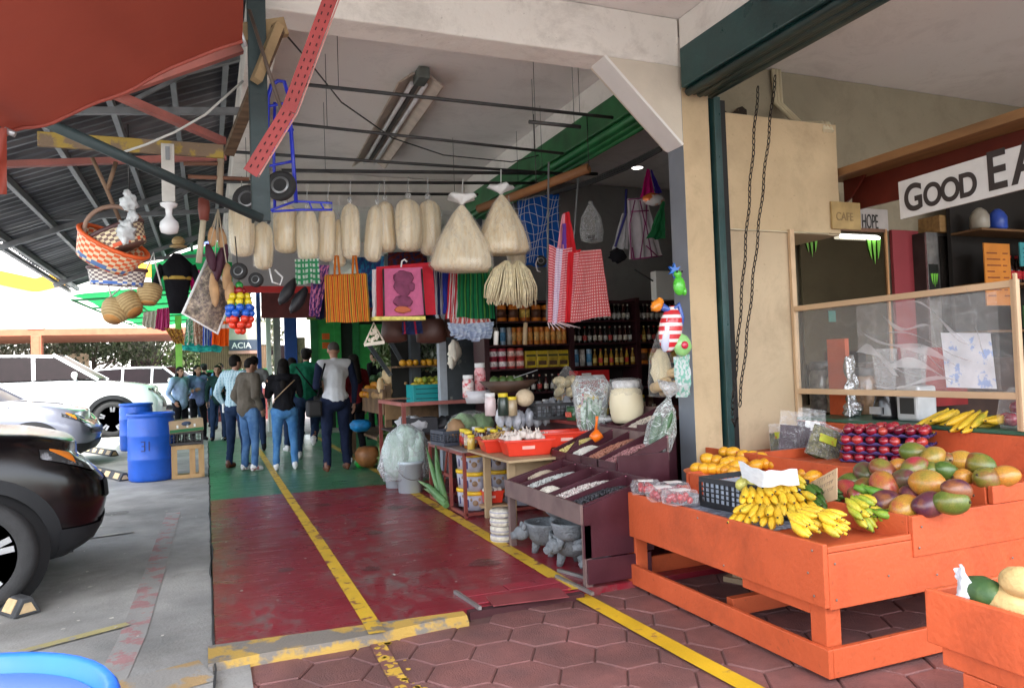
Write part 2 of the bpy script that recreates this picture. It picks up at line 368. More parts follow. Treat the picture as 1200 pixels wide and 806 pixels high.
MB().box(0,.60,.03,.17,.002,.012).box(0,.26,.18,.30,.002,.010).box(.27,.60,.18,.30,.002,.011).build('plate',hat,t,bevel=.002)
MB().box(.08,.52,-.06,.12,.012,.017,M=Matrix.Rotation(-.12,4,'Z')).build('loose_plate',mat('plate_brown',(.20,.04,.045),.45,var=.2),t)
for a,c in(((-.03,.3,.012),(0,-.05,.008)),((.63,.30,.012),(.66,-.12,.01)),((.80,.1,.012),(.70,.42,.012))):MB().bar(a,c,.02,.018).build('rail',mat('steel_bar',(.35,.34,.33),.45,.7,var=.3),t)
MB().box(-.06,.64,-.055,.32,-.30,-.004).build('pit',mat('pit_dark',(.05,.012,.015),.9),t)
wk=worn_paint('yellow_over_kerb',(.60,.38,.04),(.22,.18,.12),.5,9)
strip('painted_line',[(.765,3.79),(.772,3.985)],.085,wk,.0165)
strip('painted_line',[(.72,2.4),(.745,3.1),(.76,3.78)],.075,worn_paint('yellow_worn_away',(.58,.37,.05),(.175,.075,.068),.41,11,.6),-.0300)
b=MB();random.seed(17)
for k in range(90):
 x,y=(rnd(-1.6,-.1),rnd(4.2,8.5))if k%3 else(rnd(.1,1.9),rnd(4.2,9));r=rnd(.004,.014);a0=rnd(0,3)
 b.add([(x+r*rnd(.5,1.4)*math.cos(a0+a),y+r*rnd(.5,1.4)*math.sin(a0+a),.011+rnd(0,.003))for a in(0,1.3,2.5,3.9,5.1)],[(0,1,2,3,4)])
tag(b.build('litter',mat('litter_pale',(.5,.48,.42),.8,var=.4,scale=1)),'tiny pale scraps scattered over the asphalt and red floor','litter',kind='stuff')
b=MB()
for k in range(9):
 x,y,r=rnd(-1.4,1.9),rnd(4.2,8.6),rnd(.05,.16);b.add([(x+r*rnd(.6,1.2)*math.cos(a/12*2*PI),y+r*rnd(.6,1.2)*math.sin(a/12*2*PI),.0092 if x>0 else .0108)for a in range(12)],[tuple(range(12))])
struct(b.build('floor_stains',mat('oil_stain',(.07,.06,.055),.5,var=.3,scale=9,alpha=.35)))
plaster=mat('white_plaster',(.80,.77,.72),.85,var=.07,scale=2.2,bump=.35,bscale=14,col2=(.52,.49,.44),thr=(.55,.82),detail=8,dirt=.3)
plaster_old=mat('old_white_plaster',(.82,.79,.73),.85,var=.08,scale=1.6,bump=.5,bscale=9,col2=(.42,.38,.31),thr=(.58,.78),detail=9,dirt=.42)
beige=mat('beige_wall_paint',(.55,.42,.255),.8,var=.07,scale=3,bump=.3,bscale=12,col2=(.44,.33,.20),thr=(.5,.8),detail=8,dirt=.3)
beige2=mat('beige_wall_lower',(.52,.41,.27),.8,var=.06,scale=3,bump=.15,bscale=12,dirt=.3)
greyw=mat('grey_shop_wall',(.30,.262,.185),.9,var=.1,scale=2,bump=.4,bscale=12,dirt=.3)
dgreen=mat('dark_green_steel',(.012,.05,.05),.42,var=.4,scale=5,rvar=.15,col2=(.03,.075,.07),thr=(.5,.7),bump=.1,dirt=.3)
MK=thing('market_building','white concrete market hall frame with a beige and grey column beside the bean stand','building',(3.3,4.6,0))
def L_(x,y,z=0):return(x-3.3,y-4.6,z)
def mbox(b,x0,x1,y0,y1,z0,z1,mi=0):return b.box(x0-3.3,x1-3.3,y0-4.6,y1-4.6,z0,z1,mi)
ceilm=mat('ceiling_paint',(.80,.765,.74),.85,var=.05,scale=1.5,bump=.12,bscale=8,col2=(.66,.60,.56),thr=(.6,.9),dirt=.22)
mbox(MB(),.42,8.5,-.8,21,3.86,4.02).build('ceiling_slab',ceilm,MK)
mbox(MB(),.30,3.298,4.6,4.86,3.50,3.858).build('beam',plaster_old,MK,bevel=.012)
bb=MB();mbox(bb,3.3,3.54,.6,4.598,3.50,3.857);bb.build('beam',plaster,MK,bevel=.008)
bb=MB();mbox(bb,3.301,3.54,4.862,20,3.62,3.857);bb.build('beam',plaster,MK,bevel=.008)
for y in(9.6,14.6):mbox(MB(),.42,3.299,y,y+.25,3.45,3.855).build('beam',plaster,MK,bevel=.008)
bb=MB();mbox(bb,.30,.50,4.862,20,3.56,3.856);bb.build('edge_beam',plaster_old,MK,bevel=.008)
bb=MB();mbox(bb,3.3,3.54,4.6,4.80,-.1,3.499);cm=[beige,mat('grey_blue_paint',(.20,.225,.26),.6,var=.08,scale=4)]
bb.m=[0,0,0,0,1,1];bb.build('column',cm,MK,bevel=.004)
MB().prism([(-.62,3.499),(-.0015,3.499),(-.0015,2.93)],.002,.24,'y').build('haunch',mat('haunch_cream',(.66,.60,.50),.85,var=.06,scale=4,bump=.3,bscale=14),MK)
MB().bar((-.632,.10,3.505),(.0,.10,2.915),.20,.022,up=(1,0,1)).build('haunch_soffit',mat('haunch_white',(.80,.79,.76),.8,var=.04),MK,bevel=.003)
for y in(9.6,14.6):
 bb=MB();mbox(bb,3.3,3.54,y,y+.25,-.1,3.61);bb.build('column',cm[1],MK,bevel=.004)
bb=MB();mbox(bb,3.55,8.3,9.3,9.45,-.1,3.85);bb.build('back_wall',mat('grey_back_wall',(.30,.30,.295),.85,var=.06,scale=2,dirt=.3),MK)
bb=MB();mbox(bb,8.3,8.45,.6,21,-.1,3.85);bb.build('back_wall',greyw,MK)
def shutter(name,label,y0,y1,m,m2,z0=3.16):
 t=thing(name,label,'shutter',(3.42,y0,0),group=None)
 b=MB();b.box(-.15,.10,0,y1-y0,z0+.12,3.495 if z0<3.2 else 3.615);b.build('housing',m,t,bevel=.01)
 b=MB()
 for k in range(5):b.tube([(-.1+.05*k,.02,z0+.09+.012*(k%2)),(-.1+.05*k,y1-y0-.02,z0+.09+.012*(k%2))],.032,8)
 b.build('rolled_curtain',m2,t);return t
shutter('roller_shutter','dark green roller shutter rolled up under the beam above the cafe stall',.7,4.56,dgreen,mat('dark_green_slats',(.008,.035,.035),.35,var=.4,scale=3),3.2)
shutter('roller_shutter','bright green roller shutter rolled up above the dry goods shop',4.9,9.5,mat('green_steel',(.015,.12,.035),.5,var=.35,scale=4),mat('green_slats',(.02,.16,.05),.45,var=.3,scale=4),3.26)
t=thing('shutter_guide','dark green steel guide channel running down the beige column edge','guide rail',(3.56,4.56,0))
MB().box(0,.035,0,.10,.3,3.3).box(.036,.075,.02,.05,.3,3.3).box(.036,.075,.07,.10,.3,3.3).build('channel',dgreen,t,bevel=.003)
MB().box(.077,.125,.03,.09,.3,3.28).build('rubber_strip',mat('black_rubber',(.008,.008,.008),.7),t)
t=thing('cafe_side_wall','cream plastered side wall of the cafe with a pipe in its corner','wall',(3.62,4.62,0))
def rough_wall(x0,x1,z0,z1,y=0,nu=40,nv=60,amp=.012,sd=0):
 def f(u,v):
  x=x0+(x1-x0)*u;z=z0+(z1-z0)*v;return(x,y+amp*noise.noise(Vector((x*2.2,sd,z*1.6)))+.3*amp*noise.noise(Vector((x*9,sd,z*8))),z)
 return f
b=MB();b.grid(rough_wall(.0,1.19,2.31,3.20),40,30);b.build('upper_plaster',beige,t)
b=MB();b.grid(lambda u,v:(1.19+.025*noise.noise(Vector((0,v*5,0))),.0+u*.55,2.31+.9*v),6,30);b.build('corner_plaster',beige,t)
b=MB();b.grid(rough_wall(.0,.69,-.1,2.295,-.004,amp=.004),20,20);b.build('lower_plaster',beige2,t)
b=MB();b.box(.69,.70,.0,.56,-.1,2.3);b.build('wall_edge',beige2,t);MB().box(.0,1.19,.01,.56,2.296,2.308).build('soffit',beige2,t)
b=MB();b.grid(rough_wall(.0,4.6,.0,3.855,.56,amp=.02,sd=4),60,30);b.build('recessed_wall',greyw,t)
b=MB()
b.box(.0,1.19,.03,.56,3.19,3.215);b.build('ledge',beige2,t)
cr=mat('cream_pipe',(.62,.55,.38),.4,var=.08)
b=MB()
for dx_ in(0,.035,.07):b.tube([(1.04+dx_,.52,3.85),(1.05+dx_,.52,3.55),(1.06+dx_,.30,3.3),(1.08+dx_,.03,3.22),(1.06+dx_,-.02,3.14)],.017,8)
b.build('pipe',cr,t)
b=MB();b.grid(lambda u,v:(.33+.42*u,.54-.02*math.sin(u*3),3.23+.22*v+.04*math.sin(u*9)),8,4);b.build('dark_hole',mat('hole_dark',(.03,.02,.012),.9,var=.5,col2=(.25,.2,.12),thr=(.5,.6),scale=9),t)  # dark blotchy sheet marking the hole above the plaster
MB().box(.05,.42,.10,.5,3.10,3.188).build('bracket_plate',dgreen,t)
MB().tube([(.02,-.012,2.305),(1.05,-.012,2.302)],.006,6).build('conduit',cr,t)
gsteel=mat('grey_steel',(.22,.23,.24),.5,.3,var=.3,scale=6,rvar=.15)
psteel=mat('pink_primer_steel',(.42,.135,.11),.6,var=.3,scale=5,col2=(.30,.12,.10),thr=(.45,.7),bump=.1)
corr=mat('corrugated_grey',(.17,.175,.185),.45,.2,var=.45,scale=1.4,col2=(.075,.08,.09),thr=(.4,.6),rvar=.1,stretch=(.5,1.6,1))
SL=.40;EX=-2.2;EZ=2.97
def rz_(x):return EZ+SL*(x-EX)
CN=thing('canopy','dark corrugated metal canopy over the parking beside the market hall','canopy',(0,0,0))
def corrug(y0,y1,x0,x1,pitch,amp,jit=.012,k=6):
 b=MB();n=int((y1-y0)/pitch*4);vs=[];xs=[x0+(x1-x0)*i/k for i in range(k+1)]
 for i in range(n+1):
  y=y0+i*pitch/4;ph=i%4;dz=(0,amp,amp,0)[ph]if amp else 0
  sheet=math.floor((y-y0)/.9);dz+=.012*(sheet%2)
  for x in xs:vs.append((x+.03*noise.noise(Vector((sheet*3.1,0,0)))*(1 if x==xs[0]else 0),y,rz_(x)+dz+jit*noise.noise(Vector((x*1.3,y*1.1,0)))))
 fs=[(i*(k+1)+j,i*(k+1)+j+1,(i+1)*(k+1)+j+1,(i+1)*(k+1)+j)for i in range(n)for j in range(k)]
 b.add(vs,fs);return b
corrug(.4,15.2,EX,.46,.16,.035).build('roof_sheet',corr,CN,fixn=False)
for x in(-2.08,-1.62,-1.13,-.66,-.2,.2):
 MB().box(x-.022,x+.022,1.5,15.2,rz_(x)-.085,rz_(x)-.012).build('purlin',gsteel,CN)
for y in(6.2,10.0,13.6):
 b=MB();b.bar((-2.15,y,3.17),(.36,y,3.41),.045,.05);b.build('tie_bar',gsteel,CN)
 b=MB();b.bar((-2.2,y+.03,rz_(-2.2)-.12),(.36,y+.03,rz_(.36)-.12),.05,.06);b.build('rafter',gsteel,CN)
 for xa,xb in((-1.6,-1.1),(-.6,-1.1),(-.6,-.1)):
  b=MB();b.bar((xa,y+.02,3.2+.09*(xa+2.2)*.9),(xb,y+.02,rz_(xb)-.15 if xb>xa else rz_(xb)-.15),.028,.028);b.build('web_bar',gsteel,CN)
b=MB();b.bar((-2.2,1.5,EZ-.04),(-2.2,15.2,EZ-.04),.05,.05);b.build('eave_bar',gsteel,CN)
b=MB();b.bar(P(-60,195,Y=6.2),P(265,184,Y=6.2),.05,.045);b.build('cross_bar',psteel,CN)
b=MB();b.bar(P(125,112,Y=4.6),P(283,57,Y=4.6),.05,.05);b.build('cross_bar',psteel,CN)
b=MB();b.bar(P(133,110,Y=4.62),P(262,166,Y=5.2),.045,.045);b.build('cross_bar',psteel,CN)
b=MB();b.bar(P(268,180,Y=5.6),P(326,34,Y=4.45),.07,.04);b.build('raking_plank',mat('old_wood_brown',(.15,.10,.06),.8,var=.4,scale=4,stretch=(1,6,6),bump=.2),CN)
b=MB();b.bar(P(280,40,Y=4.5),P(335,32,Y=4.5),.05,.10);b.bar(P(326,30,Y=4.45),P(300,95,Y=4.4),.06,.05);b.build('wood_block',mat('pale_wood',(.30,.21,.11),.8,var=.35,scale=5,bump=.2),CN)
b=MB()
for yy,a,c in((5.4,(215,192),(262,192)),(5.4,(220,207),(292,210))):b.tube([P(*a,Y=yy),P(*c,Y=yy)],.014,6)
b.build('copper_rod',mat('rusty_rod',(.22,.10,.06),.6,var=.3),CN)
b=MB();b.tube([P(259,180,Y=5.4),P(257,235,Y=5.4)],.022,8);b.build('stub_pipe',mat('grimy_cream',(.40,.33,.24),.6,var=.2),CN)
b=MB();b.bar(P(44,163,Y=5.0),P(262,178,Y=5.0),.03,.085);b.build('hanging_board',worn_paint('yellow_board',(.36,.25,.05),(.20,.14,.09),.44,7,.75),CN,bevel=.004)
t=thing('light_holder','white hanging lamp board with a coiled white lamp under the canopy','lamp',P(197,200,Y=4.9))
b=MB();b.bar((0,0,.16),(0,0,-.19),.072,.03,up=(0,1,0));b.build('board',mat('dirty_white',(.52,.50,.46),.7,var=.15,scale=9),t,bevel=.003)
b=MB();b.box(-.012,.012,-.024,-.017,.06,.14);b.build('metal_plate',gsteel,t)
b=MB();b.lathe([(.02,-.19),(.05,-.20),(.045,-.215),(.02,-.23),(.018,-.27),(.03,-.29),(.05,-.31),(.055,-.34),(.045,-.375),(.01,-.385)],n=14);b.build('bulb',mat('white_gloss',(.75,.75,.76),.25,var=.04),t)
dgs=mat('post_green_grey',(.035,.055,.058),.5,.2,var=.45,scale=5,rvar=.15,col2=(.07,.085,.085),thr=(.55,.75),bump=.1)
t=thing('hanging_post','dark green steel post hanging from the hall corner with a diagonal pipe brace','steel post',(.31,4.5,2.2))
b=MB();b.box(-.05,.05,-.04,-.02,0,2.0);b.box(-.05,-.035,-.02,.05,.0,2.0);b.box(.035,.05,-.02,.05,0,2.0);b.build('channel_post',dgs,t,bevel=.003)
pa,pb=P(-70,88,Y=3.75)-Vector((.31,4.5,2.2)),P(306,256,Y=4.43)-Vector((.31,4.5,2.2))
MB().tube([pa,pb],.027,12).build('brace_pipe',dgs,t)
MB().tube([P(330,130,Y=4.35)-t.location,P(292,12,Y=4.42)-t.location],.011,8).build('rod',mat('rod_brown',(.10,.07,.055),.6),t)
t=thing('slotted_angle','bent red slotted steel angle hanging at the front of the hall','steel angle',P(338,130,Y=3.6))
a0,a1,a2=[P(*q,Y=3.6)-t.location for q in((405,-50),(338,130),(293,203))]
redang=mat('red_angle_paint',(.33,.04,.038),.55,var=.2,scale=6,bump=.1)
pink=mat('pink_angle_edge',(.50,.22,.19),.6,var=.25,scale=9)
holes=mat('slot_dark',(.05,.008,.008),.8)
b=MB();e=MB();h=MB()
for p,q in((a0,a1),(a1,a2)):
 b.bar(p,q,.066,.006,up=(0,1,.1));off=Vector((.040,.02,-.006))
 e.bar(p+off,q+off,.006,.05,up=(0,1,.1))
 d=(q-p);L=d.length;d.normalize();n=int(L/.042)
 for i in range(n):
  for s_ in(-.014,.016):
   c=p+d*(i+.5)*.042+Vector((s_,-.0045,0));h.bar(c-d*.008,c+d*.008,.006,.002,up=(0,1,.1))
b.build('face',redang,t);e.build('flange',pink,t);h.build('slots',holes,t)
def gfun(u,v):
 x=-2.2+3.2*u;y=15.3+14*v;return(x,y,2.86+.25*u+.05*math.sin(u*6+v*9)+.02*noise.noise(Vector((u*9,v*14,0)))+v*.35)
t=thing('green_awning','bright green sheet awning stretched over the far walkway','awning',(0,0,0))
b=MB();b.grid(gfun,24,40);b.build('sheet',cloth('green_sheet',(.02,.24,.075),tl=.55,var=.25),t,fixn=False)
for y in(15.6,18,20.5,23,26):
 MB().tube([(-2.2,y,2.8+(y-15.3)*.025),(1.0,y,3.02+(y-15.3)*.025)],.022,6).build('cross_pipe',mat('green_pipe',(.04,.25,.10),.5,var=.2),t)
for x in(-2.2,-1.3,-.4,.6):MB().tube([(x,15.3,2.79+.08*(x+2.2)),(x,29,3.15+.08*(x+2.2))],.02,6).build('long_pipe',MATS['green_pipe'],t)
b=MB();b.grid(lambda u,v:(-.9+1.9*u,15.25+.05*math.sin(u*15),rz_(-.9+1.9*u)-.05-(rz_(-.9+1.9*u)-3.0)*v),16,8);b.build('end_curtain',MATS['green_sheet'],t,fixn=False)
def tarp_f(u,v):
 A=[P(5,157,Y=3.35),P(62,139,Y=3.35),P(130,110,Y=3.35),P(200,78,Y=3.35),P(284,46,Y=3.35)]
 k=u*4;i=min(3,int(k));f=k-i;e=A[i].lerp(A[i+1],f)
 up=Vector((-.05,-2.5,.16))
 base=e+up*v+Vector((0,0,.45*v*u))
 w=.05*noise.noise(Vector((u*2.2,v*2.0,1)))+.018*math.sin((v*1.2+.6*u)*17+2*noise.noise(Vector((u*3,v*3,0))))*(1-.75*u)*(.35+.65*math.exp(-3*v))-.06*math.sin(PI*u)*v
 return base+Vector((0,0,w))
tp=mat('tarp_rust',(.38,.075,.048),.55,var=.10,scale=1.8,bump=.06,bscale=30)
def translucent(m,f):
 t=m.node_tree;b=t.nodes['Principled BSDF'];td=t.nodes.new('ShaderNodeBsdfTranslucent');ms=t.nodes.new('ShaderNodeMixShader');ms.inputs[0].default_value=f
 src=b.inputs['Base Color'].links[0].from_socket;t.links.new(src,td.inputs[0]);t.links.new(b.outputs[0],ms.inputs[1]);t.links.new(td.outputs[0],ms.inputs[2]);t.links.new(ms.outputs[0],t.nodes['Material Output'].inputs[0])
translucent(tp,.5)
t=thing('tarpaulin','rust red tarpaulin awning sagging above the parked black car','tarpaulin',(0,0,0))
b=MB();b.grid(tarp_f,90,60);b.build('sheet',tp,t,fixn=False)
b=MB();b.grid(lambda u,v:P(-22+30*u,150+76*v-14*u*v*0,Y=3.3+.03*math.sin(u*5+v*4))+Vector((0,0,.012*math.sin(v*12))),10,14);b.build('hanging_flap',tp,t,fixn=False)
b=MB();b.tube([tarp_f(u/20,0)+Vector((0,0,-.005))for u in range(21)],.008,6);b.build('hem',mat('tarp_hem',(.30,.06,.04),.6),t)
b=MB();b.tube([P(5,152,Y=3.3),P(18,158,Y=3.3)],.012,8);b.tube([P(272,44,Y=3.36),P(283,40,Y=3.36),P(288,55,Y=3.38)],.01,6);b.build('hooks',mat('galvanised',(.45,.46,.47),.4,.7),t)
c=[P(140,180,Y=4.7),P(170,170,Y=4.6),P(205,155,Y=4.6),P(240,135,Y=4.6),P(285,95,Y=4.6)]
tag(MB().tube(c,.007,6).build('cord',mat('white_cord',(.55,.55,.52),.6)),'drooping white cord strung under the dark canopy','cord')
tag(MB().tube([P(330,35,Y=4.58),P(360,70,Y=5.2),P(400,120,Y=6),P(460,162,Y=6.5),P(520,182,Y=7),P(600,190,Y=7.2),P(660,175,Y=7)],.006,6).build('cable',mat('black_cable',(.02,.02,.02),.6)),'thin black cable sagging below the white ceiling','cable')
t=thing('ceiling_lamp','long dusty fluorescent lamp fixture mounted on the white ceiling','ceiling lamp',(1.74,6.1,3.74));t.rotation_euler=(0,0,-.035)
fx=mat('lamp_dusty_cream',(.50,.42,.35),.6,var=.2,scale=7)
b=MB();b.prism([(-.20,0),(-.07,.10),(.07,.10),(.20,0),(.185,-.003),(.06,.085),(-.06,.085),(-.185,-.003)],0,2.7);b.build('reflector',fx,t)
b=MB();b.box(-.05,.05,-.12,.09,.015,.11);b.build('ballast',mat('ballast_grey',(.12,.14,.13),.5,.3,var=.2),t,bevel=.01)
for x in(-.06,.06):
 MB().tube([(x,.08,.035),(x,2.62,.035)],.02,10).build('tube',mat('unlit_tube',(.62,.62,.62),.3),t)
b=MB();b.box(-.02,.02,.05,2.65,.05,.084);b.build('spine',mat('spine_dark',(.10,.10,.10),.6),t)
rodm=mat('rod_steel',(.06,.06,.06),.5,.6,var=.3)
def rod(a,c,ya,yc,r=.011,lab='',sag=.0):
 p,q=P(*a,Y=ya),P(*c,Y=yc);t=thing('hanging_rod',lab,'rod',p,group=None)
 m=(p+q)/2-Vector((0,0,sag));MB().tube([p-p,m-p,q-p],r,8).build('rod',rodm,t)
 for f in(.12,.88):
  w=p.lerp(q,f)-p;MB().tube([w,Vector((w.x,w.y,3.86-p.z))],.0025,4).build('wire',rodm,t)
 return t
rod((345,98),(718,138),5.3,5.3,.014,'nearest thin black rod strung just below the white ceiling')
rod((340,145),(660,180),6.0,6.0,.013,'second black rod below the ceiling crossing the lamp fixture')
rod((240,176),(680,205),6.6,6.6,.014,'grey rod above the husk bags reaching the bamboo pole')
rod((330,200),(700,204),7.1,7.1,.018,'thick grey rail above the row of white bags')
rod((230,213),(650,215),7.4,7.4,.016,'middle grey rail behind the row of white bags')
rod((310,226),(560,228),7.8,7.8,.016,'lowest grey rail just over the row of white bags')
rod((620,143),(680,149),5.3,5.3,.016,'short black rod beside the small downlight')
bp_=thing('bamboo_pole','orange brown wooden pole slanting above the two big white bags','pole',P(690,197,Y=6.0))
q=P(560,245,Y=7.0)-bp_.location
b=MB();b.tube([(0,0,0),q*.5+Vector((0,0,-.01)),q],[.045,.043,.04],10);b.build('pole',mat('orange_wood',(.32,.14,.05),.6,var=.3,scale=4,col2=(.20,.09,.04),thr=(.4,.7),bump=.1),bp_)
for f,l in((.0,.5),(.45,.7)):MB().tube([q*f,q*f+Vector((0,0,l))],.004,5).build('wire',rodm,bp_)
for x in(632,678):
 a=P(x,205 if x>650 else 185,Y=6.2);c=P(x-10*(x>650),330,Y=6.2)
t=thing('hanging_rod','pair of thin steel hanger rods either side of the red aprons','rod',P(643,190,Y=6.2))
MB().tube([(0,0,0),P(641,375,Y=6.2)-t.location],.009,6).build('rod',gsteel,t);MB().tube([P(678,205,Y=6.2)-t.location,P(668,340,Y=6.2)-t.location],.009,6).build('rod',gsteel,t)
t=thing('power_cable','bundle of black electric cables slanting below the dark shop ceiling','cable',(0,0,0))
for k in range(3):MB().tube([P(775,172+k*2,Y=5.4),P(735,192+k*3,Y=6),P(690,212+k*2,Y=6.5),P(640,228+k,Y=7.0)],.012,6).build('strand',MATS['black_cable'],t)
t=thing('downlight','small round lit downlight in the shop ceiling','downlight',P(747,197,Z=3.84))
MB().lathe([(.0,0),(.07,0)],n=20).build('lens',mat('lit_lens',(1,.97,.9),emit=6),t);MB().lathe([(.07,.004),(.09,-.004),(.10,.01)],n=20).build('ring',mat('white_ring',(.7,.7,.7)),t)
t=thing('hand_truck','blue hand truck hanging below the beam next to the steel post','hand truck',P(330,165,Y=5.0))
bl=mat('hand_truck_blue',(.012,.03,.52),.35,var=.12,scale=7,coat=.3)
def hl(px,py,dy=0):return P(px,py,Y=5.0+dy)-t.location
b=MB()
b.tube([hl(314,248),hl(313,180),hl(314,115),hl(318,100),hl(326,95),hl(333,96),hl(338,112),hl(343,180),hl(347,238)],.013,8)
b.build('frame',bl,t)
b=MB();b.tube([hl(322,245,.12),hl(321,180,.12),hl(322,120,.05)],.010,8);b.build('inner_rail',bl,t)
for y in(125,158,195,230):MB().tube([hl(314,y),hl(344,y-6)],.009,6).build('cross_rail',bl,t)
b=MB();b.tube([hl(315,247),hl(346,236),hl(389,238),hl(389,246),hl(350,246),hl(318,248)],.008,6);b.tube([hl(362,236),hl(366,246)],.006,6);b.tube([hl(375,237),hl(380,246)],.006,6);b.build('toe_frame',bl,t)
tyre=mat('tyre_rubber',(.02,.02,.021),.75,var=.2,scale=20,bump=.15,bscale=90);hubm=mat('hub_grey',(.34,.35,.36),.4,.6,var=.15)
def small_wheel(c,r,par,w=.035,tilt=0):
 ww=MB();M=rot(R_(80),0,R_(-25)+tilt)
 ww.lathe([(r*.55,-w*.45),(r*.75,-w*.75),(r*.95,-w*.6),(r,-w*.2),(r,w*.2),(r*.95,w*.6),(r*.75,w*.75),(r*.55,w*.45)],n=24,c=c,M=M);o=ww.build('wheel',tyre,par)
 h=MB();h.lathe([(.0,-w*.7),(r*.16,-w*.7),(r*.18,-w*.35),(r*.40,-w*.25),(r*.5,-w*.5),(r*.58,-w*.5),(r*.58,w*.5),(0,w*.3)],n=18,c=c,M=M);h.build('hub',hubm,o);return o
small_wheel(hl(329,218,-.14),.098,t);small_wheel(hl(290,234,.16),.098,t)
def cr_spline(pts,n):
 out=[]
 for i in range(len(pts)-1):
  p0=Vector(pts[max(i-1,0)]);p1=Vector(pts[i]);p2=Vector(pts[i+1]);p3=Vector(pts[min(i+2,len(pts)-1)])
  for k in range(n):
   t=k/n;out.append(.5*((2*p1)+(-p0+p2)*t+(2*p0-5*p1+4*p2-p3)*t*t+(-p0+3*p1-3*p2+p3)*t**3))
 out.append(Vector(pts[-1]));return out
def interp(tab,x):
 if x<=tab[0][0]:return tab[0][1]
 for(a,fa),(b_,fb)in zip(tab,tab[1:]):
  if x<=b_:t=(x-a)/(b_-a);t=t*t*(3-2*t)if False else t;return fa+(fb-fa)*t
 return tab[-1][1]
glassd=mat('car_glass',(.007,.003,.004),.28,var=.3,spec=.12);clad=mat('black_cladding',(.014,.015,.017),.6,var=.1,spec=.3)
chrome=mat('alloy',(.36,.37,.39),.35,.85,var=.08);black=mat('dark_interior',(.008,.008,.009),.8)
lampg=mat('headlight_glass',(.035,.037,.04),.12,var=.5,scale=18,coat=.3,col2=(.22,.23,.25),thr=(.52,.66));amber=mat('amber_lens',(.75,.22,.02),.25,var=.05,coat=.5);grill=mat('grille_black',(.01,.01,.011),.45)
def make_wheel(par,c,R,side,steer=0):
 b=MB();M=rot(R_(90),0,0)
 w=.22
 b.lathe([(R*.71,-w*.42),(R*.77,-w*.5),(R*.92,-w*.5),(R*.985,-w*.40),(R,-w*.2),(R,w*.2),(R*.985,w*.4),(R*.92,w*.5),(R*.74,w*.5),(R*.66,w*.42)],n=48,c=c,M=M)
 o=b.build('wheel',tyre,par);q=side
 Mr=rot(R_(90*q),0,0)
 rb=MB();rb.lathe([(R*.60,-w*.40),(R*.63,-w*.47),(R*.72,-w*.47)],n=40,c=c,M=Mr);rb.lathe([(R*.5,w*.05),(R*.6,w*.05)],n=30,c=c,M=Mr);rb.lathe([(R*.665,-w*.45),(R*.68,-w*.47),(R*.64,-w*.47),(R*.61,-w*.2),(R*.60,w*.3)],n=40,c=c,M=Mr)
 for k in range(5):
  for d in(-.13,.13):
   a=2*PI*k/5+.3;a2=a+d
   p0=Vector((math.cos(a+d*.6)*R*.12,q*w*.36,math.sin(a+d*.6)*R*.12));p1=Vector((math.cos(a2)*R*.68,q*w*.44,math.sin(a2)*R*.68))
   rb.bar(Vector(c)+p0,Vector(c)+p1,.034*R/.33,.03,up=(0,1,0))
 rb.lathe([(0,-w*.46*1),(R*.15,-w*.44),(R*.18,-w*.3),(R*.18,0),(0,0)],n=16,c=c,M=Mr)
 rb.build('rim',chrome,o)
 d=MB();d.lathe([(0,0),(R*.58,0),(R*.58,.02),(0,.02)],n=24,c=(c[0],c[1]+.02,c[2]),M=M);d.build('brake_disc',mat('wheel_dark',(.02,.02,.022),.5),o)
 if steer:o.matrix_local=Matrix.Translation(c)@Matrix.Rotation(steer,4,'Z')@Matrix.Translation(-Vector(c))
